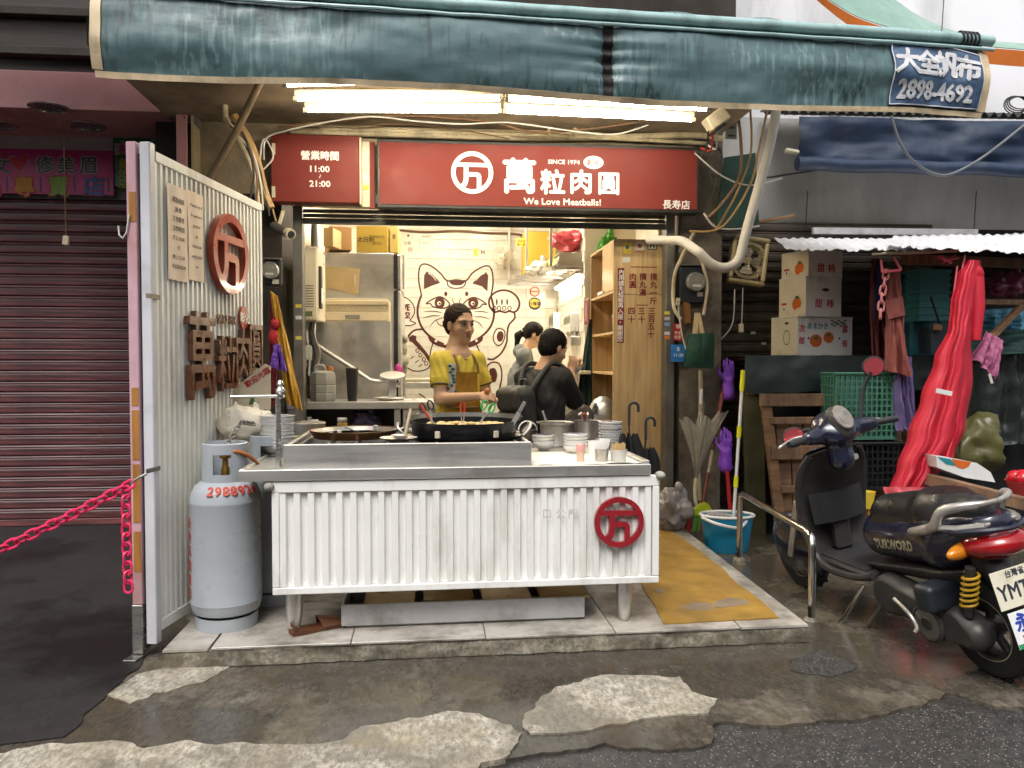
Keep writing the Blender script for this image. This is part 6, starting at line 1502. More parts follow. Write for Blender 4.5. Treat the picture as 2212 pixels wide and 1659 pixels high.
body=hp+torso[:1]+[(*t[:-1],.05)for t in torso[1:]]+legs+feet+arms+rh+lh
grow(wm,'body',body,.0045,SKIN)
# hair drawn back into a low bun, with loose strands at the temple
hair=[ell(HL(0,-.022,.044),(.086,.099,.094),Fh,.01),ell(HL(0,-.055,-.01),(.070,.055,.065),Fh,.02),ell(HL(0,-.118,.010),(.042,.036,.042),Fh,.015)]
hair+=[('-',A3(HL(0,.108,-.030)),np.array((.080,.085,.088)),Fh,.008),('-',A3(HL(0,.055,-.085)),np.array((.1,.075,.075)),Fh,.01),('-',A3(HL(.078,.0,-.008)),np.array((.014,.022,.03)),Fh,.006),('-',A3(HL(-.078,.0,-.008)),np.array((.014,.022,.03)),Fh,.006),
 ('warp',lambda P:.0012*np.sin(((P-A3(hc))@Fh)[:,2]*300+6*np.sin(((P-A3(hc))@Fh)[:,1]*30)),0)]
ho=grow(wm,'hair',hair,.0035,HAIRB)
EYE=mat('eye_white',(.62,.58,.52),.2,var=.02);IRIS=flat('dark_iris',(.012,.007,.005),.12);LIP=mat('lip_rose',(.33,.105,.075),.4,var=.08);BROW=flat('dark_brow',(.022,.013,.009),.7)
def face_bits(t,L,F,s,par=None):
 for q in(-1,1):
  mx=Matrix(F.tolist()).to_4x4();mx.translation=Vector(L(q*.031,.0725,.0005));m=M().ball((0,0,0),(.0135*s,.0105*s,.0062*s),14,10,mx);e_=t.part('eye',m,EYE,par,True)
  mx2=mx.copy();mx2.translation=Vector(L(q*.0305,.0805,.0005));t.part('iris',M().ball((0,0,0),(.0062*s,.0035*s,.0060*s),12,8,mx2),IRIS,e_,True)
  t.part('eyelid',M().tube([L(q*.0165,.078,.0005),L(q*.024,.0842,.0068),(L(q*.033,.0845,.0078)),L(q*.041,.078,.004),L(q*.046,.071,.0005)],.0018*s,6),BROW,e_,True)
  t.part('eyebrow',M().tube([L(q*.014,.0875,.0185),L(q*.028,.0870,.0235),L(q*.040,.0795,.0225),L(q*.050,.069,.0170)],[.0022*s,.0032*s,.0028*s,.0012*s],7),BROW,par,True)
 mx=Matrix(F.tolist()).to_4x4();mx.translation=Vector(L(0,.0815,-.0595));t.part('upper_lip',M().ball((0,0,0),(.0205*s,.0095*s,.0052*s),14,8,mx),LIP,par,True)
 mx.translation=Vector(L(0,.0795,-.0712));t.part('lower_lip',M().ball((0,0,0),(.0175*s,.0100*s,.0065*s),14,8,mx),LIP,par,True)
face_bits(wm,HL,Fh,1.04)
# yellow top with short sleeves
REm,LEm=RS+(REl-RS)*.68,LS+(LEl-LS)*.68
top=[ell(TW(0,0,zs_-.14),(.148,.108,.175),Ft,.05),ell(TW(0,.005,zs_-.34),(.150,.112,.17),Ft,.06),ell(TW(0,0,zs_-.50),(.180,.130,.14),Ft,.05),cone(RS,LS,.054,.054,.05),cone(TW(0,0,zs_-.045),A3(nk)+[0,0,-.045],.080,.060,.03),
 cone(RS,REm-(REl-RS)*.16,.054,.061,.03),cone(LS,LEm-(LEl-LS)*.16,.054,.061,.03)]
top+=[wrinkle(.0034)]
nkc=TW(0,.080,nk.z-.005);top.append(('-',A3(nkc),np.array((.044,.080,.060)),Ft,.008))
YELT=mat('yellow_cotton',(.80,.60,.07),.75,var=.10,scale=14,bump=.15,bscale=300)
wo=grow(wm,'yellow_top',top,.006,YELT)
for a,b in((RS,REm),(LS,LEm)):
 dd=(b-a)/np.linalg.norm(b-a);wm.part('sleeve_cuff',M().tube([Vector(b-dd*.045),Vector(b-dd*.0105)],[.064,.0575],20),YELT,None,True);wm.part('sleeve_trim',M().tube([Vector(b-dd*.010),Vector(b-dd*.001)],.058,20),mat('dark_trim',(.05,.04,.03),.7),None,True)
# white embroidered panel on the near shoulder
def on_torso(x,z,prims,off): # a point of the front of the clothing
 y0,y1=0.,.26
 for _ in range(14):
  ym=(y0+y1)/2
  if field(np.array([TW(x,ym,z)]),prims)[0]<0:y0=ym
  else:y1=ym
 return Vector(TW(x,y1+off,z))
def drape(name,rows,off,mt_,nu,nv,prims,fold=.0):
 def f(u,v):
  k=v*(len(rows)-1);i=min(int(k),len(rows)-2);t_=k-i;l=rows[i][0]+(rows[i+1][0]-rows[i][0])*t_;r=rows[i][1]+(rows[i+1][1]-rows[i][1])*t_;z=rows[i][2]+(rows[i+1][2]-rows[i][2])*t_
  return on_torso(l+(r-l)*u,zs_-z,prims,off+fold*v*math.sin(u*17+3*fbm(u*3,v*2,4)))
 return wm.part(name,M().sheet(f,nu,nv,.003),mt_,None,True,60)
drape('white_panel',[(.075,.105,.06),(.068,.118,.14),(.075,.125,.24),(.085,.13,.36)],.005,mat('white_linen',(.70,.66,.55),.75,var=.06,scale=20),6,16,top)
BL=flat('teal_embroidery',(.03,.16,.22),.7)
for i in range(9):
 p=A3(on_torso(.096+rnd(-.02,.022),zs_-.075-i*.02,top,.008));wm.part('embroidered_flower',M().ball(tuple(p),(.011,.009,.009),8,6),BL,None,True)
# apron: bib, skirt, straps
AP=mat('mustard_apron',(.40,.20,.010),.7,var=.12,scale=10,bump=.12,bscale=260)
skirt=top+[ell(TW(0,0,zs_-.52),(.185,.135,.16),Ft,.05),ell(TW(0,0,zs_-.72),(.19,.14,.22),Ft,.06)]
drape('apron_bib',[(-.075,.075,.115),(-.085,.085,.24),(-.11,.11,.335)],.010,AP,14,16,top)
drape('apron_skirt',[(-.13,.13,.325),(-.165,.165,.45),(-.17,.17,.80)],.013,AP,24,22,skirt,.006)
wm.part('apron_tie',M().tube([on_torso(x,zs_-.335,top,.016)for x in np.linspace(-.125,.125,13)],.008,7),mat('dark_mustard_edge',(.22,.12,.015),.7),None,True)
for q in(-1,1):wm.part('apron_strap',M().tube([TW(q*.072,.122,zs_-.125),TW(q*.072,.112,zs_-.075),TW(q*.068,.078,zs_-.025),TW(q*.060,.01,zs_+.028),TW(q*.045,-.06,zs_+.0)],.0085,7),mat('dark_mustard_edge',(.22,.12,.015),.7),None,True)
wm.part('necklace',M().tube(spline([Vector(TW(q*.052,.03+.075*(1-abs(q)),nk.z+.010-.085*(1-abs(q)**1.6)))for q in np.linspace(-1,1,9)],4),.0028,6),mat('dark_cord',(.06,.04,.03),.6),None,True)
tr=[cone(TW(.085,0,.86),TW(.09,.02,.48),.098,.075,.05),cone(TW(.09,.02,.48),TW(.085,-.01,.16),.072,.062,.03),cone(TW(-.085,0,.86),TW(-.09,.02,.48),.098,.075,.05),cone(TW(-.09,.02,.48),TW(-.085,-.01,.16),.072,.062,.03),wrinkle(.003)]
grow(wm,'trousers',tr,.010,mat('dark_trousers',(.03,.03,.035),.8))
for q in(-1,1):grow(wm,'shoe',[cone(TW(q*.085,-.05,.128),TW(q*.095,.15,.120),.042,.040,.02)],.008,RUBBER)
single('held_snack',M().ball(tuple(U(1052,846,4.60)),(.018,.016,.022),10,8),flat('orange_cap'),'small orange red item held in the cook fingers','snack')
# ---------------- customer with backpack, seen from behind
YMn=5.42
gm=Vector((U(1180,850,YMn).x,YMn,PZ));mn=Thing('person','seated man in black shirt with dark backpack seen from behind','person',gm)
ha=R(62);Fm=frame((math.sin(ha),math.cos(ha),-.28));hc2=U(1196,752,YMn);nk2=U(1176,798,YMn-.01)
hp2,HL2=head_prims(hc2,Fm,1.06,nk2)
tm=R(48);Fb=frame((math.sin(tm),math.cos(tm),0));sz_=nk2.z-.07
def TM(x,y,z):return A3((gm.x,gm.y,0))+Fb@np.array([x,y,0])+np.array([0,0,z])
nkv=A3(nk2)
sh=lambda x:np.array([nkv[0],nkv[1],sz_])+Fb@np.array([x,-.01,0])
RS2,LS2=sh(.165),sh(-.165);hipc=TM(0,-.12,.62)
RE2=A3(U(1243,868,YMn-.02));RW2=A3(U(1233,800,YMn+.14));LE2=A3(U(1205,862,YMn+.42));LW2=A3(U(1240,800,YMn+.36))
mid2=(np.array([nkv[0],nkv[1],sz_])+hipc)/2
tor2=[ell(mid2+[0,0,.12],(.185,.12,.20),Fb,.05),ell(mid2+[0,0,-.05],(.165,.115,.20),Fb,.05),ell(hipc,(.17,.15,.13),Fb,.05),cone(RS2,LS2,.068,.068,.05),cone(nkv+[0,0,-.06],nkv,.07,.056,.04)]
RK,LK=A3(U(1258,898,YMn+.10)),A3(U(1248,905,YMn+.42));RF,LF=RK+[0,-.02,-.44],LK+[0,0,-.44];RF[2]=LF[2]=PZ+.06
leg2=[cone(hipc+Fb@[.09,.02,-.02],RK,.085,.060,.05),cone(RK,RF,.055,.040,.03),cone(hipc+Fb@[-.09,.02,-.02],LK,.085,.060,.05),cone(LK,LF,.055,.040,.03)]
arm2=[cone(RS2,RE2,.055,.042,.03),cone(RE2,RW2,.042,.030,.02),cone(LS2,LE2,.055,.042,.03),cone(LE2,LW2,.042,.030,.02)]
dh=RW2-RE2
rh2=hand_prims(RW2,hframe((.25,.1,.95),(.2,-.95,0)),.95,.9,-1);lh2=hand_prims(LW2,hframe((.2,-.3,.9),(.2,.9,0)),.95,.9,1)
grow(mn,'body',hp2+tor2+leg2+arm2+rh2+lh2,.006,SKIN)
hr2=[ell(HL2(0,-.018,.044),(.088,.104,.092),Fm,.01),ell(HL2(0,-.045,-.005),(.080,.070,.080),Fm,.02),('-',A3(HL2(0,.120,-.030)),np.array((.095,.09,.105)),Fm,.008),('-',A3(HL2(0,.055,-.105)),np.array((.1,.075,.075)),Fm,.01),('-',A3(HL2(.084,.0,-.012)),np.array((.014,.022,.034)),Fm,.006),
 ('warp',lambda P:.003*np.sin(P[:,0]*210+5*np.sin(P[:,2]*60))*np.sin(P[:,2]*170+P[:,1]*120),0)]
grow(mn,'hair',hr2,.0045,HAIRM)
face_bits(mn,HL2,Fm,1.06)
SHM=mat('black_cotton',(.013,.012,.012),.8,var=.25,scale=8)
s2=[ell(mid2+[0,0,.12],(.205,.140,.22),Fb,.05),ell(mid2+[0,0,-.06],(.19,.14,.22),Fb,.05),ell(hipc+[0,0,.02],(.19,.165,.13),Fb,.05),cone(RS2,LS2,.085,.085,.05),cone(nkv+[0,0,-.07],nkv+[0,0,-.035],.085,.068,.03),cone(RS2,RS2+(RE2-RS2)*.9,.078,.070,.03),cone(LS2,LS2+(LE2-LS2)*.9,.078,.070,.03),wrinkle(.004,.9,3.)]
grow(mn,'black_shirt',s2,.0075,SHM)
t2=[cone(hipc+Fb@[.09,.0,-.02],RK,.100,.078,.05),cone(RK,RF,.074,.062,.03),cone(hipc+Fb@[-.09,.0,-.02],LK,.100,.078,.05),cone(LK,LF,.074,.062,.03),wrinkle(.0035,1.,4.)]
grow(mn,'grey_trousers',t2,.009,mat('washed_grey_trousers',(.085,.070,.058),.85,var=.15))
for f_ in(RF,LF):grow(mn,'shoe',[cone(f_+[0,0,-.02],f_+Fb@[0,.16,-.03],.045,.04,.02)],.009,RUBBER)
# backpack: a thing carried by him
bk=Thing('backpack','dark grey backpack worn by the seated man in black','backpack',Vector(mid2))
BP=mat('charcoal_nylon',(.032,.030,.028),.65,var=.2,scale=10,bump=.2,bscale=200)
bc=mid2+Fb@np.array([-.02,-.20,0])+[0,0,.03]
bt=frame((math.sin(tm+.25),math.cos(tm+.25),.10));BL_=lambda x,y,z:bc+bt@np.array([x,y,z])
def rbox(c,h,k,r):return('b',A3(c),np.array(h,float),bt,r,k)
grow(bk,'main_pouch',[rbox(BL_(0,0,0),(.145,.085,.225),.02,.07),wrinkle(.004,.6,1.)],.007,BP)
grow(bk,'front_pocket',[rbox(BL_(0,-.085,-.075),(.120,.045,.125),.02,.035),wrinkle(.003,.9,5.)],.007,BP)
grow(bk,'top_flap',[rbox(BL_(0,-.045,.135),(.130,.062,.085),.02,.045),wrinkle(.003,.8,2.)],.007,mat('grey_pocket',(.050,.045,.040),.7,var=.2))
for x0,x1,z_,y_ in((-.12,.12,.055,-.112),(-.115,.115,.035,-.134)):bk.part('zip_line',M().tube([Vector(BL_(x,y_-.004+1.2*x*x,z_-1.5*x*x))for x in np.linspace(x0,x1,9)],.0045,6),RUBBER,None,True)
bk.part('carry_loop',M().tube(spline([Vector(BL_(-.035,.06,.215)),Vector(BL_(-.03,.065,.255)),Vector(BL_(.03,.065,.255)),Vector(BL_(.035,.06,.215))],5),.010,7),BP,None,True)
for q in(-1,1):
 S_=RS2 if q>0 else LS2;tp_=S_*.62+nkv*.38+np.array([0,0,.028])
 path=[Vector(BL_(q*.075,.07,.19)),Vector(tp_+bt@np.array([0,-.07,.035])),Vector(tp_+np.array([0,0,.058])),Vector(tp_+bt@np.array([0,.10,-.005])),Vector(tp_+bt@np.array([q*.04,.14,-.16]))]
 pp_=spline(path,7);m_=M()
 for i in range(len(pp_)-1):m_.bar(pp_[i],pp_[i+1]+(pp_[i+1]-pp_[i])*.15,.052,.012,(0,0,1))
 bk.part('shoulder_strap',M().tube(pp_,.018,8),BP,None,True)
stl=Thing('stool','round steel stool under the man with backpack','stool',(gm.x,gm.y,PZ));hz=hipc[2]-.15
stl.part('seat',M().lathe([(0,hz-PZ-.03),(.16,hz-PZ-.03),(.165,hz-PZ-.015),(.16,hz-PZ),(0,hz-PZ)],26,TR(*(Vector(hipc)-gm).to_2d().to_3d())),flat('red_cover'))
for i in range(4):a=i*PI/2+.4;c_=(Vector(hipc)-gm);stl.part('leg',M().tube([(c_.x+.12*math.cos(a),c_.y+.12*math.sin(a),hz-PZ-.03),(c_.x+.17*math.cos(a),c_.y+.17*math.sin(a),0)],.012,8),INOX)
# the dish he eats from
t=Thing('snack_bowl','white bowl held up by the man with backpack','bowl',U(1240,806,YMn+.22));t.part('bowl',M().lathe(bowl_prof(.062,.045),24),PORC)
# ---------------- customer in the grey hoodie, side view
YG=7.35
gg=Vector((U(1128,850,YG).x,YG,PZ));gp=Thing('person','woman in grey hooded top with black ponytail sitting in profile','person',gg)
hg=R(82);Fg=frame((math.sin(hg),math.cos(hg)*-.3,-.30));hc3=U(1154,724,YG);nk3=U(1137,752,YG)
hp3,HL3=head_prims(hc3,Fg,.98,nk3);Fq=frame((1,-.15,0));n3=A3(nk3)
hip3=np.array([n3[0]-.12,n3[1]+.05,.62])
S3=lambda x:n3+[-.02,0,-.075]+Fq@np.array([x,0,0])
m3=(n3+hip3)/2
E3r,E3l=S3(.16)+[.09,0,-.26],S3(-.16)+[.10,0,-.26];W3r,W3l=A3(U(1178,800,YG-.15)),A3(U(1180,800,YG+.15))
K3r,K3l=hip3+Fq@[.09,.42,.0],hip3+Fq@[-.09,.42,.0]
b3=hp3+[ell(m3+[0,0,.08],(.15,.10,.2),Fq,.05),ell(hip3,(.16,.14,.12),Fq,.05),cone(S3(.15),S3(-.15),.06,.06,.05),cone(S3(.16),E3r,.045,.036,.03),cone(E3r,W3r,.036,.026,.02),cone(S3(-.16),E3l,.045,.036,.03),cone(E3l,W3l,.036,.026,.02),
 cone(hip3+Fq@[.09,0,0],K3r,.08,.055,.05),cone(K3r,np.array([K3r[0],K3r[1],PZ+.06]),.05,.04,.03),cone(hip3+Fq@[-.09,0,0],K3l,.08,.055,.05),cone(K3l,np.array([K3l[0],K3l[1],PZ+.06]),.05,.04,.03)]+hand_prims(W3r,hframe((1,-.1,.2),(0,-.3,1)),.9,.7,1)+hand_prims(W3l,hframe((1,.1,.2),(0,.3,1)),.9,.7,-1)
grow(gp,'body',b3,.0065,SKINL)
grow(gp,'hair',[ell(HL3(0,-.018,.042),(.083,.098,.088),Fg,.01),ell(HL3(0,-.06,-.0),(.068,.055,.06),Fg,.02),cone(HL3(0,-.11,.01),HL3(0,-.15,-.05),.028,.034,.02),cone(HL3(0,-.15,-.05),HL3(0,-.13,-.19),.034,.016,.02),('-',A3(HL3(0,.110,-.025)),np.array((.09,.085,.105)),Fg,.008),('-',A3(HL3(0,.05,-.095)),np.array((.1,.075,.075)),Fg,.01),('-',A3(HL3(.080,.0,-.010)),np.array((.014,.022,.032)),Fg,.006)],.005,HAIRM)
gp.part('hair_tie',M().lathe([(.028,-.008),(.033,0),(.028,.008)],14,axis_mx(HL3(0,-.118,.0),Fg@np.array([0,-.6,-.8]))),WCAB,None,True)
face_bits(gp,HL3,Fg,.98)
HOOD=mat('grey_fleece',(.15,.16,.15),.9,var=.12,scale=12)
grow(gp,'grey_hoodie',[ell(m3+[0,0,.08],(.172,.125,.22),Fq,.05),ell(m3+[0,0,-.12],(.17,.13,.2),Fq,.05),ell(hip3,(.18,.16,.12),Fq,.05),cone(S3(.15),S3(-.15),.078,.078,.05),cone(S3(.16),E3r,.066,.058,.03),cone(E3r,E3r+(W3r-E3r)*.85,.058,.045,.02),cone(S3(-.16),E3l,.066,.058,.03),cone(E3l,E3l+(W3l-E3l)*.85,.058,.045,.02),wrinkle(.004,.9,2.)],.008,HOOD)
grow(gp,'hood',[ell(n3+Fq@np.array([0,-.055,-.03]),(.105,.075,.070),Fq,.02),wrinkle(.003,1.,1.)],.007,HOOD)
grow(gp,'trousers',[cone(hip3+Fq@[.09,0,0],K3r,.095,.07,.05),cone(K3r,np.array([K3r[0],K3r[1],PZ+.08]),.068,.055,.03),cone(hip3+Fq@[-.09,0,0],K3l,.095,.07,.05),cone(K3l,np.array([K3l[0],K3l[1],PZ+.08]),.068,.055,.03)],.011,mat('dark_trousers'))
st2=Thing('stool','round steel stool under the woman in grey hood','stool',(hip3[0],hip3[1],PZ));hz=hip3[2]-.13-PZ
st2.part('seat',M().lathe([(0,hz-.03),(.16,hz-.03),(.165,hz-.015),(.16,hz),(0,hz)],26),flat('red_cover'))
for i in range(4):a=i*PI/2+.4;st2.part('leg',M().tube([(.12*math.cos(a),.12*math.sin(a),hz-.03),(.17*math.cos(a),.17*math.sin(a),0)],.012,8),INOX)
# ================================================================== RIGHT SIDE: SHUTTER, METER, STALL, CLEANING THINGS
XZ=lambda Y:Matrix(((1,0,0,0),(0,0,-1,Y),(0,1,0,0),(0,0,0,1)))
def pxz(l,Y):return[(U(x,y,Y).x,U(x,y,Y).z)for x,y in l]
def panel(th,name,l,Y,t,mt_,amp=0.):th.part(name,M().poly(wob(pxz(l,Y),amp,.03,l[0][0])if amp else pxz(l,Y),0,t,XZ(Y+t)),mt_,None,True)
YSH=6.12
SHB=mat('brown_shutter_steel',(.105,.083,.062),.5,.3,var=.25,scale=3,stretch=(.3,1,5),dirt=(.03,.022,.016),dscale=3,damt=.5)
x0,x1=U(1546,700,YSH).x,U(2010,700,YSH).x;zt_=U(1650,478,YSH).z;n_=30;h_=zt_/n_
s2=Thing('rolling_shutter','grimy brown rolling shutter behind the fruit stall','shutter',(x0,YSH,0))
vs=[(x,p[0],p[1]*h_)for p in sprof for x in(0,x1-x0)];sm2=M();sm2._add(vs,[(2*i,2*i+1,2*i+3,2*i+2)for i in range(len(sprof)-1)])
me2=meshdata('slat',sm2,30);me2.materials.append(SHB)
for i in range(n_):o=s2.part('slat',me2,SHB);o.location=(0,rnd(-.002,.002),i*h_)
s2.part('guide_rail',M().box(U(1528,700,YSH).x,x0-.002,YSH-.08,YSH+.04,0,zt_+.1,.004),STEEL_G,None,True)
for px,py in((1627,719),(1650,742)):put(s2,'sticker',M().box(-.02,.02,-.011,.011,0,.001),px,py,YSH-.018,flat('sticker_white'))
# exhaust fan
t=Thing('exhaust_fan','yellowed square exhaust fan with wire guard on shutter','fan',U(1617,563,5.95));FY_=mat('yellowed_plastic',(.50,.40,.21),.45,var=.12,dirt=(.16,.11,.05),dscale=5,damt=.4)
fm=plane_mx(U(1617,563,5.93),(math.cos(-.13),0,math.sin(-.13)),(math.sin(.13),0,math.cos(.13)));hw,hh=.150,.190
for a in((-hw,hw,hh-.035,hh),(-hw,hw,-hh,-hh+.035),(-hw,-hw+.035,-hh+.036,hh-.036),(hw-.035,hw,-hh+.036,hh-.036)):t.part('frame',M().box(a[0],a[1],a[2],a[3],-.06,.03,.012,fm),FY_,None,True)
t.part('shroud',M().lathe([(.112,-.05),(.125,.0),(.128,.012),(.150,.012),(.112,-.05)],28,fm),FY_,None,True);t.part('back_plate',M().box(-hw+.036,hw-.036,-hh+.036,hh-.036,-.058,-.05,0,fm),mat('fan_dark',(.03,.025,.018),.7),None,True)
for i in range(4):t.part('blade',M().sheet(lambda u,v:fm@Vector(((.03+.075*v)*math.cos(i*PI/2+(u-.5)*1.0),(.03+.075*v)*math.sin(i*PI/2+(u-.5)*1.0),-.02+(u-.5)*.03)),6,4,.002),mat('fan_blade_grey'),None,True)
t.part('hub',M().lathe([(.032,-.03),(.032,0),(.016,.002),(.016,.010),(0,.010)],18,fm),FY_,None,True)
for i in range(11):z=-.14+i*.028;t.part('guard_wire',M().tube([fm@Vector((-.115,z,.022)),fm@Vector((.115,z,.022))],.0022,4),STEEL_G,None,True)
for x in(-.08,0,.08):t.part('guard_wire',M().tube([fm@Vector((x,-.15,.025)),fm@Vector((x,.15,.025))],.0022,4),STEEL_G,None,True)
cable('cord',P([(1587,625),(1584,690),(1570,720),(1545,742)],5.9),.005,WCAB,'thin white cord looping below the exhaust fan','cord',None)
t=Thing('pull_switch','thin white pull cord with small switch below fan','switch',U(1602,710,5.9));t.part('cord',M().tube(P([(1605,622),(1602,700)],5.9),.004,6),WCAB,None,True);t.part('switch',M().cbox(U(1601,709,5.9),(.035,.03,.07),(0,0,0),.006),CREAM,None,True)
# electricity meters
def meter(px,py,Y,w,h,r,lab,dx=0,dy=0):
 t=Thing('electric_meter',lab,'meter',U(px,py,Y));mx=plane_mx(U(px,py,Y),FX,FY);DK=mat('dark_meter_case',(.018,.022,.026),.4,var=.2)
 t.part('case',M().box(-w,w,-h,h,-.08,0,.012,mx),DK,None,True);m2=mx@TR(dx,dy,0)
 t.part('dial',M().lathe([(r,0),(r,.03),(r*.9,.045),(0,.046)],30,m2),mat('grey_dial',(.26,.25,.22),.25,.2,var=.1),None,True);t.part('register',M().box(-r*.45,r*.45,-r*.55,-r*.3,.046,.0475,0,m2),flat('sticker_white'),None,True);t.part('display',M().box(-r*.25,r*.3,r*.2,r*.6,.046,.0475,0,m2),mat('grip_grey'),None,True)
 t.part('label_tag',M().box(-.02,.025,-.016,.016,.002,.004,0,m2@TR(r*.5,-r*1.25,.0)),flat('sticker_white'),None,True);t.part('top_bracket',M().box(-w,w,h+.001,h+.012,-.05,.012,.002,mx),STEEL_G,None,True);return t
meter(1496,615,YF-.10,.100,.145,.075,'dark electricity meter with round grey dial on concrete pier',.02,.02)
meter(588,588,5.62,.06,.09,.062,'round electricity meter in the dark gap behind partition',-.01,.01)
cable('conduit',P([(1500,500),(1470,560),(1456,600),(1455,660),(1470,690)],YF-.13),.014,PVC,'grey conduit curving down beside the dark meter','conduit',None)
cable('conduit',P([(1505,540),(1520,580),(1528,620),(1520,680)],YF-.13),.012,PVC,'thin conduit passing on the shutter side of the meter','conduit',None)
cable('cord',P([(1464,655),(1468,690),(1474,725),(1482,755)],YF-.14),.006,WCAB,'white extension cord hanging beside the red card','cord',None)
t=Thing('socket_block','small white socket on the end of a cord','socket',U(1464,655,YF-.14));t.part('block',M().cbox(U(1464,652,YF-.14),(.03,.03,.06),(0,.1,0),.005),CREAM,None,True);t.part('slot',M().cbox(U(1464,652,YF-.158),(.006,.004,.012)),RUBBER,None,True)
wallprint('red_card',1464,717,19,37,(.42,.015,.02),'red card with round emblem hanging on the concrete pier','card',[('福',0,-12,10,(.7,.6,.5)),('平安',0,2,8,(.7,.6,.5)),('如意',0,11,8,(.7,.6,.5))],YF-.09)
wallprint('blue_card',1465,763,34,38,(.02,.17,.50),'blue card numbered 11-20 behind the green bag','card',[('8',0,-9,13,(.8,.8,.8)),('11-20',1,4,10,(.8,.8,.8))],YF-.10)
single('wooden_block',M().poly(pxz([(1476,652),(1490,655),(1493,697),(1479,700)],YF-.10),0,.025,XZ(YF-.075)),mat('orange_wood',(.30,.13,.03),.6,var=.2),'small orange wooden block behind the green bag','block')
# green tote bag
YT=YF-.22
t=Thing('tote_bag','dark green cloth tote bag with cream handles on pier','bag',U(1510,800,YT));GT=mat('dark_green_canvas',(.012,.062,.036),.8,var=.15,scale=6)
tl,tr_,bl,br=U(1487,722,YT),U(1541,719,YT),U(1477,792,YT),U(1541,797,YT)
def tote(s):return lambda u,v:(lambda p:p+Vector((0,s*(.012+.045*math.sin(PI*u)*math.sin(PI*min(1,.15+v*.85)))+.012*math.exp(-((u-.48)/.06)**2)*(1-v)*-s,0)))(tl.lerp(tr_,u).lerp(bl.lerp(br,u),v))
t.part('front_cloth',M().sheet(tote(-1),26,20,.003),GT,None,True,60);t.part('back_cloth',M().sheet(tote(1),26,20,.003),GT,None,True,60)
STRAP=mat('cream_webbing',(.58,.44,.24),.8,var=.08)
for s in(-1,1):
 for a,b_ in(((1500,731),(1505,676)),((1517,728),(1508,676))):
  p,q=U(*a,YT),U(*b_,YT);t.part('handle',M().bar(p+Vector((0,s*.02,0)),q+Vector((0,s*.004,0)),.030,.004,(0,1,0),.001),STRAP,None,True)
# ---- cleaning things along the pier
YCl=5.55
GR=lambda px,py:G(px,py,.012)
t=Thing('clear_umbrella','upturned folded clear plastic umbrella leaning on the pier','umbrella',U(1505,1060,YCl));CL=mat('cloudy_clear_plastic',(.42,.38,.30),.25,var=.12,scale=10,alpha=.62)
bot,topc=U(1504,1034,YCl),U(1520,905,YCl)
def umb(u,v):
 a=2*PI*u;p=bot.lerp(topc,v);r_=(.010+.155*v**1.25)*(1+.16*math.cos(8*a)*v);return p+Vector((r_*math.cos(a),r_*.45*math.sin(a),.035*v*math.cos(8*a+.6)+.03*v*math.cos(a)))
t.part('canopy',M().grid(umb,72,16,True),CL,None,True,70);t.part('shaft',M().tube([U(1500,1085,YCl),U(1516,930,YCl),U(1522,870,YCl)],.007,8),STEEL_G,None,True)
t.part('crook',M().tube(spline(P([(1503,1034),(1501,1060),(1503,1085),(1508,1098)],YCl-.02),5),.013,8),CREAM,None,True)
for i in range(8):a=2*PI*i/8;t.part('rib',M().tube([Vector(umb(i/8,v))for v in np.linspace(.05,1,8)],.003,5),STEEL_G,None,True)
t=Thing('broom','broom with yellow green head and red bristles beside bucket','broom',GR(1510,1145));p0,p1=U(1562,850,YCl+.1),U(1518,1088,YCl-.02)
t.part('handle',M().tube([p0,p1],.012,9),mat('maroon_handle',(.14,.03,.02),.5,var=.3,scale=12),None,True);t.part('bare_wood',M().tube([p0.lerp(p1,.52),p0.lerp(p1,.72)],.0125,9),PVC,None,True)
hd=pxz([(1519,1084),(1528,1087),(1536,1100),(1530,1113),(1482,1112),(1480,1105),(1500,1098)],YCl-.02);t.part('head',M().poly(hd,-.02,.02,XZ(YCl-.02)),flat('lime_plastic',(.42,.50,.02),.4),None,True)
for i in range(26):
 f=i/25;a,b_=U(1482+48*f,1112,YCl-.02),U(1474+52*f,1146+rnd(-3,3),YCl-.02);t.part('bristle',M().tube([a+Vector((0,rnd(-.015,.015),0)),b_+Vector((0,rnd(-.02,.02),0))],.0052,5),flat('lime_bristle',(.10,.34,.04))if 8<i<18 else flat('red_bristle',(.40,.02,.02)),None,True)
bag('grey_sack',1452,1095,5.5,(.13,.12,.14),(.26,.235,.22),'grey plastic sack slumped at the end of platform',21.,.4,0)
# bucket with spin basket
bkp=GR(1570,1190);t=Thing('mop_bucket','bright blue oval mop bucket with white rim','bucket',bkp);BLU=mat('bright_blue_plastic',(.015,.27,.47),.35,var=.06,scale=4)
t.part('tub',M().lathe([(0,0),(.125,0),(.135,.012),(.165,.235),(.172,.25),(.165,.25),(.13,.012),(0,.008)],40,RZ(-.15),sx=1.08,sy=.72),BLU)
t.part('rim',M().tube([RZ(-.15)@Vector((.183*math.cos(a),.123*math.sin(a),.254))for a in np.linspace(0,2*PI,41)[:-1]],.010,9,True),PORC)
t.part('spin_basket',M().lathe([(.075,.14),(.088,.245),(.092,.252),(.086,.25),(.072,.145),(0,.142)],30,TR(-.055,.0,0)),mat('grey_basket',(.45,.43,.40),.4))
for i in range(16):a=2*PI*i/16;t.part('basket_slot',M().cbox((-.055+.080*math.cos(a),.080*math.sin(a),.215),(.006,.010,.045),(0,0,a)),mat('grip_grey'))
t.part('carry_handle',M().tube(spline([(-.19,-.03,.245),(-.13,-.155,.225),(.02,-.155,.195),(.10,-.10,.23)],7),.011,8),PORC)
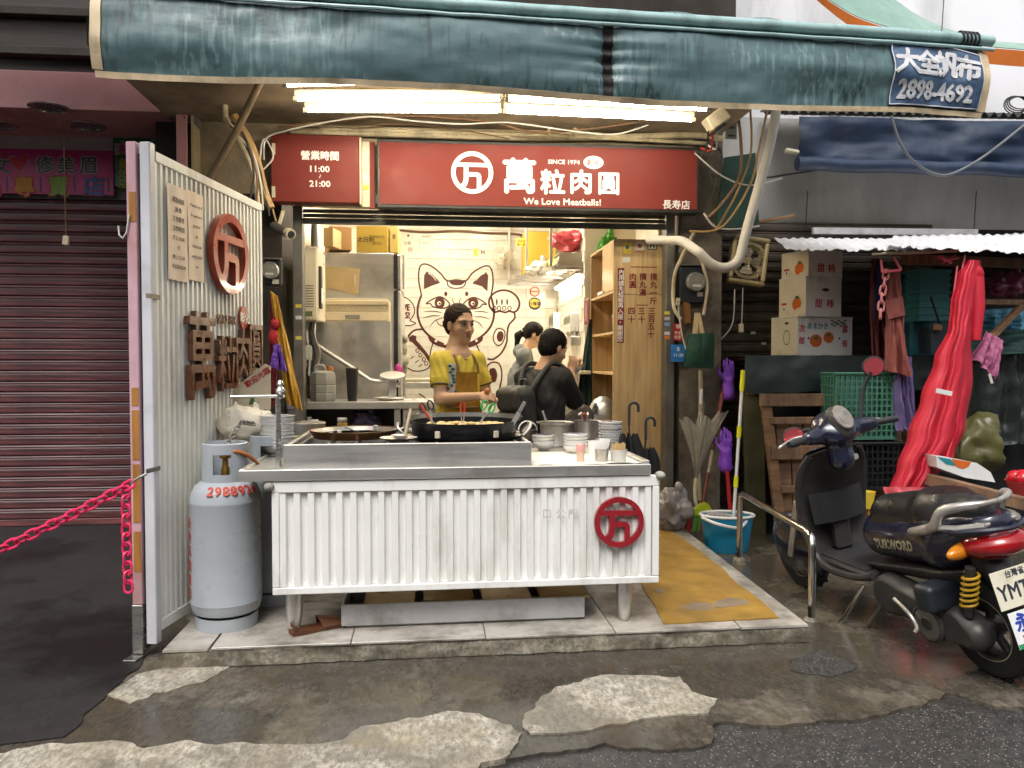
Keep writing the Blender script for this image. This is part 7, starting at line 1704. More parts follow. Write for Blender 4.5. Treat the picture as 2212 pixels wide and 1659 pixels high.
t=Thing('mop','mop with white pole and lime yellow grips in bucket','mop',bkp+Vector((.03,0,.2)));a,b_=U(1605,800,5.36),U(1584,1130,5.22);LIME=flat('fluorescent_yellow',(.72,.70,.01),.4)
t.part('pole',M().tube([a,b_],.0115,10),PORC,None,True)
for f0,f1 in((.0,.14),(.37,.445),(.70,.77)):t.part('grip',M().tube([a.lerp(b_,f0),a.lerp(b_,f1)],.0165,12),LIME,None,True)
t.part('pivot',M().tube([b_,b_+Vector((-.01,0,-.10))],.016,10),STEEL_G,None,True)
def glove(px,py,Y,lab,pole,s=1.):
 t=Thing('rubber_glove',lab,'glove',U(px,py,Y));g=mat('purple_rubber',(.20,.05,.48),.4,var=.12);c=A3(U(px,py,Y));Fg_=hframe((0.05,0,1),(0,-1,0))
 pr=hand_prims(c+[0,0,-.02],Fg_,1.25*s,.25,1)+[cone(c+[0,0,-.11*s],c+[0,0,-.01],.052*s,.042*s,.02),wrinkle(.003,1.2)]
 grow(t,'glove',pr,.006,g)
 t2=Thing('pole',pole[2],'pole',pole[1]);t2.part('shaft',M().tube([pole[0],pole[1]],.015,9),mat(pole[3],pole[4],.45,var=.15),None,True);t2.part('end_cap',M().tube([pole[1],pole[1]-Vector((0,0,.02))],.017,9),RUBBER,None,True)
glove(1567,975,5.5,'purple rubber glove stuck on the bright red pole',(U(1566,960,5.5),U(1578,1110,5.42),'bright red pole standing behind the blue bucket','red_pole',(.42,.01,.015)))
glove(1573,822,5.75,'purple rubber glove hung higher near the striped box',(U(1572,800,5.75),U(1548,905,5.75),'maroon pole slanting behind the clear umbrella','maroon_pole',(.14,.015,.015)))
single('drain_pipe',M().tube(P([(1513,800),(1514,870),(1508,1010),(1512,1080)],YF-.09),.018,10),PVC,'grimy upright drain pipe on the pier','pipe')
single('white_pipe',M().tube(P([(1515,840),(1514,872)],YF-.16),.014,10),PORC,'short white pipe end on the concrete pier','pipe')
# handrail
hr=Thing('handrail','bent stainless handrail at the platform edge','handrail',G(1753,1352,.0));pa,pb=G(1753,1352,.012),G(1597,1218,.012);ha_,hb=pa+Vector((0,0,.46)),pb+Vector((0,0,.47))
d=(hb-ha_).normalized();path=[pa-Vector((0,0,.02)),pa.lerp(ha_,.5)]+[ha_+Vector((0,0,-.07))]+[ha_+Vector((0,0,-.02))+d*.015,ha_+d*.07,ha_.lerp(hb,.5),hb-d*.07,hb+Vector((0,0,-.02))-d*.015,hb+Vector((0,0,-.07)),pb.lerp(hb,.5),pb]
hr.part('rail',M().tube([p for p in path],.019,14),mat('polished_steel',(.62,.60,.56),.18,1.,var=.08),None,True,80)
for p in(pa,pb):hr.part('base_collar',M().lathe([(.045,-.005),(.04,.03),(.024,.045)],14,TR(p)),K_M,None,True)
# ---- stall: table with tarp, pallets, crates
OLD=mat('weathered_pallet_wood',(.20,.105,.050),.75,var=.35,scale=4,stretch=(1,1,7),dirt=(.06,.035,.02),dscale=4,damt=.4,bump=.3,bscale=50)
OLDH=mat('weathered_plank',(.22,.13,.075),.75,var=.35,scale=4,stretch=(7,1,1),dirt=(.07,.045,.03),dscale=4,damt=.4,bump=.3,bscale=50)
TARP=mat('dark_green_tarp',(.028,.042,.040),.45,var=.2,scale=3,bump=.3,bscale=6,bdist=.02)
tz2=U(1800,768,5.6).z
tb=Thing('stall_table','stall table draped in dark green tarpaulin','table',(U(1800,768,5.6).x,5.9,0));ax0,ax1=U(1614,790,5.6).x,U(2330,790,5.6).x
tb.part('table_top',M().box(ax0+.03,ax1,5.64,6.05,tz2-.03,tz2-.006),OLDH,None,True)
tb.part('tarp_top',M().sheet(lambda u,v:(ax0-.02+(ax1-ax0)*u,5.6+.48*v,tz2+.006*fbm(u*14,v*4,2)),60,8,.004),TARP,None,True,60)
tb.part('tarp_front',M().sheet(lambda u,v:(ax0-.02+(ax1-ax0)*u,5.6-.02*math.sin(v*2)-.015*fbm(u*16,v*2,5),tz2-v*(.28+.03*fbm(u*9,0,3))),70,10,.004),TARP,None,True,60)
for x in(ax0+.06,ax1-.06,(ax0+ax1)/2):tb.part('leg',M().box(x-.03,x+.03,5.66,5.72,0.012,tz2-.031,.003),OLD,None,True)
tb.part('side_board',M().poly(pxz([(1605,850),(1650,860),(1655,1180),(1612,1150)],5.62),0,.02,XZ(5.64)),mat('mossy_board',(.085,.075,.03),.8,var=.4,scale=4),None,True)
tb.part('rear_cloth',M().sheet(lambda u,v:(ax0+.15+(ax1-ax0-.15)*u,5.72+.02*math.sin(u*60),.03+(tz2-.07)*v),50,6,.004),mat('black_tarp',(.008,.009,.010),.5),None,True,60)
def pallet(lab,Y,lean,planks,posts,boards):
 t=Thing('pallet',lab,'pallet',U(posts[0][2],posts[0][3],Y-lean));
 def yy(py):return Y-lean*(py-850)/330.
 for(xa,ya,xb,yb)in planks: # horizontal boards
  z0_,z1_=U((xa+xb)/2,yb,yy((ya+yb)/2)).z,U((xa+xb)/2,ya,yy((ya+yb)/2)).z;y=yy((ya+yb)/2);t.part('plank',M().box(U(xa,ya,y).x,U(xb,ya,y).x,y-.045,y-.022,z0_,z1_,.004),OLDH,None,True)
 for(xa,ya,xb,yb,w_)in posts:a,b_=U(xa,ya,yy(ya)),U(xb,yb,yy(yb));t.part('post',M().bar(a,b_,w_,.04,(0,1,0),.004),OLD,None,True)
 for(xa,ya,xb,yb,w_)in boards:a,b_=U(xa,ya,yy(ya)+.035),U(xb,yb,yy(yb)+.035);t.part('board',M().bar(a,b_,w_,.018,(0,1,0),.003),OLD,None,True)
 return t
pallet('weathered wooden pallet leaning upright behind the handrail',5.50,.20,[(1637,850,1790,877),(1660,900,1790,915),(1662,962,1800,991),(1683,1047,1800,1062)],[(1652,852,1692,1192,.075),(1795,855,1812,1180,.08)],[(1690,905,1700,1180,.10),(1719,905,1728,1180,.085),(1749,905,1757,1180,.095),(1776,905,1782,1180,.07)])
pallet('second wooden pallet behind the scooter mirror',5.56,.16,[(1822,856,1944,876),(1822,950,1944,975)],[(1931,858,1940,1150,.08),(1828,858,1836,1150,.06)],[(1865,960,1870,1150,.09),(1900,960,1905,1150,.09)])
def crate(name,px0,py0,px1,py1,Y,dp,nx,nz,mt_,lab,dark=None):
 X0,X1,Z0,Z1=rc(px0,py0,px1,py1,Y);t=Thing(name,lab,'crate',((X0+X1)/2,Y,Z0))
 for i in range(nx+1):x=X0+(X1-X0)*i/nx;t.part('upright_bar',M().box(x-.006,x+.006,Y,Y+.012,Z0+.02,Z1-.02),mt_,None,True)
 for j in range(nz+1):z=Z0+.02+(Z1-Z0-.04)*j/nz;t.part('cross_bar',M().box(X0,X1,Y+.001,Y+.013,z-.006,z+.006),mt_,None,True)
 t.part('rim',M().box(X0-.012,X1+.012,Y-.012,Y+.02,Z1-.019,Z1,.005),mt_,None,True);t.part('base',M().box(X0,X1,Y,Y+dp,Z0,Z0+.019),mt_,None,True)
 for s,x in((0,X0),(1,X1)):
  t.part('rim',M().box(x-.012,x+.012,Y+.021,Y+dp,Z1-.019,Z1-.001,.005),mt_,None,True)
  for j in range(7):z=Z0+.04+(Z1-Z0-.07)*j/6;t.part('side_slat',M().box(x-.005,x+.005,Y+.021,Y+dp,z-.010,z+.010),mt_,None,True)
  for j in range(5):y=Y+.03+(dp-.05)*j/4;t.part('side_post',M().box(x-.006,x+.006,y-.012,y+.012,Z0+.02,Z1-.02),mt_,None,True)
 t.part('rear_wall',M().box(X0+.01,X1-.01,Y+dp-.012,Y+dp,Z0+.02,Z1-.02),mt_,None,True);return t
crate('fruit_crate',1806,804,1938,950,5.585,.30,12,10,mat('faded_green_plastic',(.07,.20,.14),.45,var=.1),'faded green perforated fruit crate behind the scooter mirror')if False else None
gcr=crate('fruit_crate',1806,804,1938,950,5.28,.22,12,10,mat('faded_green_plastic',(.07,.20,.14),.45,var=.1),'faded green perforated fruit crate behind the scooter mirror')
crate('dark_crate',1862,955,1952,1058,5.2,.25,8,6,mat('black_crate_plastic',(.012,.013,.014),.45),'black plastic crate below the green fruit crate')
# persimmon cartons
ORG,GRN=flat('persimmon_orange',(.62,.13,.015),.6),flat('leaf_green',(.06,.16,.04),.6);PRED=flat('print_red',(.50,.03,.05),.6);TEALP=flat('print_teal',(.02,.22,.26),.6)
def fruit_box(px0,px1,py0,py1,Y,rz,lab,kind,dp=.30):
 b0,b1=U(px0,py1,Y),U(px1,py1,Y);w_=(b1-b0).length/math.cos(rz);h_=U((px0+px1)/2,py0,Y).z-b0.z
 t=Thing('fruit_carton',lab,'carton',(b0.x,Y,b0.z),rz,'persimmon cartons stacked on the stall table');CW=mat('white_carton',(.78,.76,.73),.7,var=.06,scale=4,dirt=(.36,.33,.29),dscale=5,damt=.3);CC=mat('cream_carton_side',(.72,.62,.45),.7,var=.08,scale=4,dirt=(.35,.26,.15),dscale=5,damt=.3)
 t.part('front_panel',M().box(0,w_,0,.006,.0,h_-.003,.001),CW);t.part('side_panel',M().box(0,.006,.0065,dp,0,h_-.003,.001),CC);t.part('carcass',M().box(.0065,w_-.001,.0065,dp,.002,h_-.006),CW);t.part('lid',M().box(-.004,w_+.004,-.004,dp+.004,h_-.0025,h_+.004,.002),CW)
 F_=lambda u,v:plane_mx((u*w_,-.0006,v*h_),(1,0,0),(0,0,1));S_=lambda u,v:plane_mx((-.0006,dp*(1-u),v*h_),(0,-1,0),(0,0,1))
 def pr(m,mx,mt_,n='print'):t.part(n,m.xf(mx),mt_,None,False,0)
 if kind==1:
  pr(text('甜',.07,.0006,.02),F_(.36,.34),PRED,'lettering');pr(text('柿',.07,.0006,.02),F_(.68,.34),PRED,'lettering')
  pr(disc(0,0,.032,.042,0,.0006),S_(.62,.32),ORG,'persimmon_print');pr(disc(.035,.01,.030,.04,0,.0009),S_(.62,.32),ORG,'persimmon_print');pr(disc(.02,.04,.022,.012,0,.0013),S_(.62,.36),GRN,'leaf_print')
  pr(M().box(-.03,.03,-.008,.008,0,.0006),S_(.2,.35),PRED);pr(disc(0,0,.006,.013,0,.0006),S_(.2,.22),RUBBER)
  if h_>.2:pr(disc(0,0,.035,.012,0,.0008),F_(.55,.68),RUBBER,'hand_hole')
 else:
  pr(text('あまかき',.052,.0006,.02),F_(.36,.78),TEALP,'lettering')
  for ch,u,v in(('次',.08,.72),('郎',.08,.42),('富',.86,.72),('有',.86,.36)):pr(text(ch,.062,.0006,.02),F_(u,v),PRED,'lettering')
  for u,v,r_ in((.33,.42,.058),(.56,.50,.050)):pr(disc(0,0,r_,r_*.86,0,.0006),F_(u,v),ORG,'persimmon_print');pr(disc(0,.02,r_*.35,r_*.25,0,.001),F_(u,v),GRN,'leaf_print')
  for i in range(14):pr(disc(0,0,.012,.008,0,.0006,10),F_(.62+.28*(i%7)/7,.92-.05*(i//7)-.04*(i%3)),GRN,'leaf_print')
  for u in(.20,.76):pr(disc(0,0,.009,None,0,.0008,12),F_(u,.48),RUBBER,'hole')
  pr(annulus(.032,.037,0,.0006,24,ry=1.6),S_(.6,.5),GRN,'ring_print');pr(disc(0,0,.022,.010,0,.0006),S_(.6,.85),RUBBER,'hole')
fruit_box(1722,1861,684,773,5.62,.26,'white carton with teal lettering and two large persimmons, bottom of stack',2);fruit_box(1740,1830,597,683,5.60,.26,'white persimmon carton with hand hole, middle of the stack',1);fruit_box(1746,1832,540,596,5.60,.26,'white persimmon carton under the plastic roof, top of stack',1)
# plastic roof of the stall
ROOF=mat('white_corrugated_plastic',(.78,.78,.80),.4,var=.05,dirt=(.45,.42,.40),dscale=3,damt=.25)
def roof_sheet(name,fl,fr_,bl,br,Yf,Yb,lab,n=14):
 a,b_,c,d=U(*fl,Yf),U(*fr_,Yf),U(*bl,Yb),U(*br,Yb);t=Thing(name,lab,'roof sheet',a)
 t.part('sheet',M().sheet(lambda u,v:a.lerp(b_,u).lerp(c.lerp(d,u),v)+Vector((0,-.07*fbm(u*9,0,3,4)*(1-v),(.006+.004*fbm(u*6,0,2))*math.sin(u*n*2.6*PI)+.022*fbm(u*3,v*2,1))),n*8,6,.003),ROOF,None,True,60);return t
roof_sheet('roof_sheet',(1700,538),(2010,540),(1672,514),(1960,517),5.0,5.95,'ragged white corrugated plastic sheet above the cartons',12);roof_sheet('roof_sheet',(1915,530),(2290,551),(1930,509),(2290,504),4.9,5.95,'upper white corrugated plastic sheet above the red raincoat',14)
single('roof_beam',M().bar(U(1755,499,6.0),U(2110,503,6.0),.04,.055,(0,0,1),.003),mat('white_beam',(.62,.62,.62),.5,dirt=(.2,.18,.16),dscale=5,damt=.4),'white painted beam along the grey wall foot','beam')
single('wooden_beam',M().bar(U(1950,560,5.2),U(2300,572,5.2),.05,.07,(0,0,1),.004),OLDH,'old wooden beam under the plastic roof','beam');single('support_beam',M().bar(U(2100,652,5.25),U(2300,655,5.25),.04,.04,(0,0,1),.003),OLDH,'horizontal timber under the purple fruit bags','beam');single('brace_timber',M().bar(U(2212,655,5.24),U(2140,730,5.2),.04,.05,(0,1,0),.003),OLD,'slanting timber brace above the mauve cloth','timber')
single('hanging_pole',M().tube(P([(1885,549),(2000,545),(2110,540)],5.0),.010,8),CREAM,'pale pole under the plastic roof edge','pole')
# clothes and odds hanging from the roof
def garment(name,tl,tr,bl,br,Y,col,lab,folds=3,amp=.03,cat='cloth',seed=1.,extra=None,rough=.7):
 t=Thing(name,lab,cat,U(*tl,Y));mt_=mat('cloth_'+name,col,rough,var=.14,scale=6);t.part('cloth',cloth('c',U(*tl,Y),U(*tr,Y),U(*bl,Y),U(*br,Y),mt_,folds,amp,seed=seed),mt_,None,True,60);t.m=mt_;return t
garment('maroon_coat',(1882,560),(1906,560),(1880,778),(1912,778),5.35,(.10,.010,.012),'dark maroon coat hanging beside the persimmon cartons',2,.03)
garment('blue_coat',(1896,565),(1912,565),(1884,690),(1905,640),5.33,(.02,.03,.14),'navy blue coat behind the pink chain',1,.02,seed=4.)
t=garment('brick_apron',(1912,580),(1942,580),(1916,800),(1966,815),5.2,(.30,.085,.065),'brick red apron hanging behind the pink chain',2,.035,'apron',2.)
t.part('pocket',cloth('c',U(1912,650,5.16),U(1950,640,5.16),U(1918,690,5.16),U(1956,680,5.16),t.m,1,.008,12,8),t.m,None,True,60)
garment('purple_cloth',(1935,770),(1968,770),(1935,930),(1975,925),5.25,(.14,.10,.25),'dusty purple cloth tied beneath the brick apron',3,.03,seed=6.)
chain('plastic_chain',[U(1915,585,5.05),U(1905,640,5.05),U(1901,692,5.05)],'faded pink plastic chain hanging from pink ribbons',.072,.042,.0075,mat('faded_pink_plastic',(.62,.22,.22),.45),None)
t=Thing('ribbon_hanger','pink ribbon hanger tied under the stall roof','ribbon',U(1925,575,5.03));PRB=mat('pink_ribbon',(.60,.11,.14),.5)
for a,b_ in(((1903,560),(1906,588)),((1906,588),(1947,583)),((1947,583),(1930,555))):p,q=U(*a,5.03),U(*b_,5.03);t.part('strap',M().bar(p,q,.018,.006,(0,1,0),.002),PRB,None,True)
t=Thing('ribbon_tuft','tuft of pink raffia tied to the roof beam','ribbon',U(2045,560,5.0))
for i in range(14):p=U(2048,562,5.0);t.part('raffia',M().tube([p,p+Vector((rnd(-.09,.06),rnd(-.03,.03),rnd(-.04,.05)))],.006,5),PRB,None,True)
for l in([(2068,575),(2060,640),(2072,600)],[(2085,550),(2075,600),(2060,690)]):t.part('long_strand',M().tube(spline(P(l,4.95),6),.006,6),PRB,None,True)
# teal baskets and grey basin
TLC=mat('teal_plastic',(.09,.33,.33),.4,var=.08)
tx0,tx1,tz0,tz1=rc(1985,580,2056,690,5.5)
for i in range(7):
 z=tz0+i*(tz1-tz0)/7;t=Thing('teal_basket','topmost teal plastic basket of the nested pile' if i==6 else '%s teal plastic basket from the bottom of the nested pile'%ORD[i],'basket',((tx0+tx1)/2,5.6,z),0,'teal baskets nested in a pile')
 w_=(tx1-tx0)/2;t.part('rim',M().box(-w_,w_,-.1,.1,.03,(tz1-tz0)/7-.004,.006),TLC);t.part('body',M().box(-w_+.012,w_-.012,-.09,.09,-.01,.0295),TLC)
t=Thing('teal_tub','tall teal plastic tub behind the red raincoat','tub',U(1990,770,5.6));X0,X1,Z0,Z1=rc(1968,585,2050,772,5.72);t.part('tub',M().box(X0,X1,5.72,6.0,Z0,Z1-.02,.02),mat('deep_teal_plastic',(.02,.16,.19),.4,var=.1),None,True);t.part('rim',M().box(X0-.01,X1+.01,5.71,6.01,Z1-.019,Z1,.006),TLC,None,True)
t=Thing('grey_basin','dark grey hanging basin with brush in front of teal tub','basin',U(2025,760,5.35));panel(t,'basin',[(2008,705),(2048,700),(2040,760),(2012,765)],5.35,.15,mat('slate_plastic',(.035,.05,.065),.5));t.part('brush',M().tube(P([(2010,640),(2030,700)],5.33),.008,7),RUBBER,None,True);t.part('sponge',M().cbox(U(2025,708,5.33),(.06,.04,.05),(0,.2,0),.008),mat('tan_sponge',(.40,.22,.13),.8),None,True)
# the big red raincoat
rc_=Thing('red_raincoat','long bright red raincoat hanging gathered from the roof beam','raincoat',U(2010,1060,4.75));RR=mat('red_raincoat_cloth',(.52,.012,.032),.6,var=.10,scale=5,bump=.1,bscale=120)
def ladder(rows,Y0,Y1,folds,amp,seed):
 def f(u,v):
  k=v*(len(rows)-1);i=min(int(k),len(rows)-2);fr2=k-i;(l0,r0,y0),(l1,r1,y1)=rows[i],rows[i+1];fs=fr2*fr2*(3-2*fr2)
  l,r,y=l0+(l1-l0)*fs,r0+(r1-r0)*fs,y0+(y1-y0)*fr2;Y=Y0+(Y1-Y0)*v
  w_=amp*(.35+v)*(math.sin(u*folds*3.3+4*fbm(u*2.4,v*.8,seed))*.6+1.3*fbm(u*folds*1.3,v*.9,seed+5,1))+.3*amp*fbm(u*5,v*7,seed,2)
  return U(l+(r-l)*u,y,Y-.10*math.sin(PI*u)+w_)
 return f
rc_.part('coat',M().sheet(ladder([(2086,2118,562),(2066,2118,600),(2054,2108,660),(2050,2098,705),(2018,2092,780),(1990,2085,860),(1962,2072,940),(1938,2030,1010),(1922,2002,1060)],5.0,4.75,4,.026,3.),60,50,.004),RR,None,True,60)
rc_.part('flap',M().sheet(ladder([(2058,2096,720),(2050,2100,820),(2042,2085,920),(2030,2060,988)],4.98,4.85,2,.03,7.),30,24,.004),RR,None,True,60)
rc_.part('sleeve',M().tube([U(2108,600,4.95),U(2112,660,4.93),U(2108,735,4.92)],[.05,.045,.03],12),RR,None,True,60);rc_.part('hood',crumple(tuple(U(2100,590,4.98)-Vector(rc_.o.location)),(.06,.06,.09),3.,.3,20),RR,None,False,60)
rc_.part('hem_fold',M().sheet(ladder([(1908,1995,1052),(1915,2010,1075),(1940,2000,1090)],4.70,4.66,1,.02,5.),30,10,.004),mat('salmon_lining',(.62,.10,.12),.5),None,True,60)
p,q=U(2004,842,4.74),U(2030,849,4.74);rc_.part('reflective_strip',M().bar(p+Vector((-.01,-.10,0)),q+Vector((0,-.12,0)),.03,.003,(0,1,0)),mat('silver_tape',(.7,.7,.68),.3),None,True)
t=garment('mauve_cloth',(2130,715),(2165,735),(2100,770),(2150,820),5.05,(.36,.10,.20),'mauve cloth hung over the slanting timber',2,.03,seed=9.);t.part('tag',M().cbox(U(2140,818,5.0),(.02,.004,.07),(0,-.3,0)),WCAB,None,True)
garment('dark_tarp',(2062,725),(2300,720),(2062,960),(2300,960),5.45,(.022,.028,.026),'dark wrinkled tarpaulin hanging behind the red raincoat',6,.05,'tarpaulin',3.,None,.3)
garment('green_sheet',(2068,712),(2300,712),(2066,770),(2300,760),5.38,(.016,.055,.048),'dark green sheet hanging under the blue tarpaulin',3,.02,'tarpaulin',8.)
t=Thing('olive_cushion','olive padded tarp bundle behind the wooden plank','bundle',U(2105,960,5.1));t.part('bundle',crumple((0,0,0),(.19,.15,.20),5.,.45,48,6),mat('olive_vinyl',(.085,.080,.025),.45,var=.15),None,False,60)
t.part('fold_line',M().tube(P([(2078,880),(2075,930),(2072,980)],4.95),.006,6),RUBBER,None,True)
garment('blue_tarp_piece',(2128,668),(2290,662),(2120,715),(2290,715),5.9,(.10,.30,.42),'crumpled light blue tarpaulin seen through the gap',6,.04,'tarpaulin',2.)
bag('purple_fruit_bag',2175,615,5.4,(.17,.1,.10),(.24,.035,.09),'purple red bag of fruit on the timber shelf',14.,.25,.15)
# plank, foam tray, red bowl
single('long_plank',M().bar(U(1985,1030,4.75),U(2330,1118,3.9),.05,.075,(0,0,1),.004),OLDH,'long rough plank lying behind the scooter seat','plank')
t=Thing('foam_tray','white foam tray printed with an orange sun','tray',U(2090,1020,4.6));l=[(2022,985),(2060,990),(2110,1000),(2140,1020),(2150,1042),(2085,1032),(2025,1010)];panel(t,'tray',l,4.6,.12,mat('white_foam',(.74,.74,.72),.6));t.part('sun_print',M().poly(pxz([(2056,991),(2098,998),(2092,1008),(2080,1013),(2066,1008),(2060,1000)],4.598),0,.002,XZ(4.5995)),ORG,None,True);t.part('teal_print',M().poly(pxz([(2026,987),(2054,992),(2064,1006),(2044,1003)],4.598),0,.002,XZ(4.5995)),TEALP,None,True)
t=Thing('red_fruit_bowl','red plastic bowl heaped with shiny red fruit','bowl',U(2215,1070,4.3));zc=U(2215,1066,4.3);t.part('bowl',M().lathe([(0,0),(.07,0),(.11,.09),(.107,.09),(.068,.004),(0,.004)],26),flat('red_basket',(.50,.05,.06),.4))
for i in range(5):t.part('fruit',M().ball((.055*math.cos(i*1.256),.055*math.sin(i*1.256),.105),.045,16,10),mat('shiny_red_fruit',(.50,.012,.02),.18,coat=.5))
t=Thing('yellow_hook_tub','small yellow plastic tub behind the scooter seat','tub',U(1874,1098,4.7));t.part('tub',M().lathe([(.030,0),(.048,.11),(.044,.11),(.026,.004),(0,.004)],16),flat('sticker_yellow'));t.part('strap',M().tube([(0,0,0),(.03,-.02,-.12)],.012,7),flat('orange_strap',(.45,.16,.02)))
# rolled blue tarp above, eave, wires
NB=mat('navy_tarp',(.015,.030,.065),.5,var=.2,scale=4,dirt=(.06,.075,.10),dscale=4,damt=.35,bump=.3,bscale=8,bdist=.02);YTB=5.7
t=Thing('rolled_tarp','dark navy tarpaulin rolled at its foot under the awning corner','tarpaulin',U(1960,370,YTB))
t.part('flap',M().sheet(lambda u,v:U(1726+640*u,252+14*u+(92+6*u)*v,YTB+.02)+Vector((0,-.03*fbm(u*7,v*3,2)-.02*math.sin(v*5+u*9),0)),50,14,.004),NB,None,True,60)
t.part('roll',M().tube([U(1722+640*u,354+18*u,YTB-.02)+Vector((0,0,.006*math.sin(u*23)))for u in np.linspace(0,1,24)],.052,16),NB,None,True,60);t.part('roller_end',M().tube([U(1697,325,YTB),U(1724,330,YTB)],.02,10),CREAM,None,True)
ev=Thing('corrugated_eave','dark corrugated roof edge above the navy tarpaulin','roof sheet',U(2000,245,5.8));ev.part('sheet',M().sheet(lambda u,v:(lambda p:p+Vector((0,0,.018*math.sin(u*2*PI*34))))(U(1690+700*u,238+14*u,5.72)+Vector((0,.42*v,.12*v))),270,3,.004),mat('dark_corrugated',(.03,.033,.03),.6),None,True,60)
cable('cable',P([(1925,250),(1945,310),(1975,350),(2020,376),(2060,374),(2130,335),(2240,248)],5.2),.010,mat('grey_cable',(.12,.13,.14),.5),'grey cable hanging in a wide arc before navy tarpaulin','cable',None)
cable('rod',P([(1600,392),(1760,368),(1910,343)],6.05),.008,RUBBER,'thin dark rod slanting across the grey wall','rod',None,k=2);single('bamboo_stick',M().tube(P([(1616,483),(1716,466)],5.8),.014,8),mat('brown_bamboo',(.22,.12,.05),.6),'brown bamboo stick under the grey wall','stick')
for x,lab in((1742,'thin hanging wire over the persimmon cartons'),(2106,'thin hanging wire over the red raincoat')):cable('wire',P([(x+3,412),(x,460),(x-2,496)],6.0),.004,RUBBER,lab,'wire',None)
t=Thing('wire_coil','coil of dark wire on the eave','wire coil',U(2200,222,5.9))
for i in range(4):t.part('turn',M().tube([U(2205,222,5.9)+Vector((.10*math.cos(a),.02*i,(.05+.008*i)*math.sin(a)))for a in np.linspace(0,2*PI,20)[:-1]],.005,5,True),RUBBER,None,True)
# ---- left gap: raincoat, gloves, tilted board
garment('yellow_raincoat',(584,628),(600,640),(618,868),(654,888),5.4,(.52,.28,.03),'long yellow raincoat hanging beside doorway jamb',2,.03,'raincoat',2.,None,.4);garment('maroon_cloth',(582,640),(596,645),(583,878),(604,878),5.45,(.16,.010,.012),'dark maroon cloth behind the yellow raincoat',1,.02,seed=3.)
bag('red_cloth_bundle',592,722,5.4,(.03,.03,.075),(.38,.01,.02),'small red cloth bundle beside yellow raincoat',4.,.7,0,'cloth');garment('purple_gloves',(592,742),(606,745),(584,792),(620,802),5.3,(.17,.06,.42),'purple rubber gloves hung over the yellow raincoat',2,.02,'gloves',5.,None,.4)
t=Thing('tilted_board','cream board leaning behind the plastic bag with printed text','board',U(540,880,4.35));panel(t,'board',[(497,846),(572,786),(584,792),(584,885),(500,885)],4.35,.012,mat('cream_card',(.70,.62,.46),.6));t.part('lettering',text('歡迎光臨',.04,.001,.02).xf(plane_mx(U(556,815,4.3485),(.8,0,.55),(-.55,0,.8))),flat('print_red'),None,True,0);t.part('green_print',M().poly([(-.02,-.03),(.02,-.03),(0,.03)],0,.001,plane_mx(U(545,862,4.3485),FX,FY)),flat('leaf_green'),None,True)
th=Thing('security_camera','grey bullet security camera beside the hours sign','camera',U(606,495,5.6));c0_=U(592,488,5.62);c1_=U(622,503,5.45)
th.part('barrel',M().tube([c0_,c1_],.032,16),STEEL_G,None,True);th.part('hood',M().tube([c1_,c1_+(c1_-c0_)*.22],.036,16),CREAM,None,True);th.part('lens',M().lathe([(.026,0),(.022,.004),(0,.005)],16,axis_mx(c1_+(c1_-c0_)*.23,c1_-c0_)),RUBBER,None,True);th.part('mount',M().tube([c0_.lerp(c1_,.3),U(612,455,5.7)],.014,8),CREAM,None,True)
# ================================================================== SCOOTER
SP0,SP1=G(2158,1456,.012),G(1745,1266,.012)
srz=math.atan2(SP1.y-SP0.y,SP1.x-SP0.x);WB=(SP1-SP0).length;SF=WB/1.25
sct=Thing('scooter','dark navy motor scooter parked with its tail towards the street','scooter',SP0,0)
sct.o.rotation_euler=(R(-11),0,srz);sct.o.scale=(SF,1,1)
NAVY=mat('navy_scooter_paint',(.010,.012,.030),.25,var=.2,scale=4,coat=.5,dirt=(.03,.025,.03),dscale=5,damt=.3);CHAR=mat('charcoal_scooter_plastic',(.030,.027,.026),.5,var=.25,scale=6,dirt=(.07,.055,.045),dscale=4,damt=.3);SEATM=mat('black_seat_vinyl',(.016,.015,.015),.34,var=.2,bump=.1,bscale=180);ALU=mat('worn_silver_paint',(.52,.50,.46),.35,.6,var=.12,dirt=(.25,.20,.14),dscale=9,damt=.35);ENG=mat('dirty_engine_alloy',(.055,.052,.048),.5,.4,var=.3,scale=8)
def gl(name,prims,res,mt_,parent=None):
 lo,hi=bounds(prims);me=sdf_mesh(prims,res,lo,hi);me.name=name;me.materials.append(mt_);o=bpy.data.objects.new(name,me);COL.objects.link(o);o.parent=parent or sct.o;return o
V3=lambda*a:np.array(a,float)
TYR=mat('tyre_rubber',(.018,.018,.018),.75,var=.2)
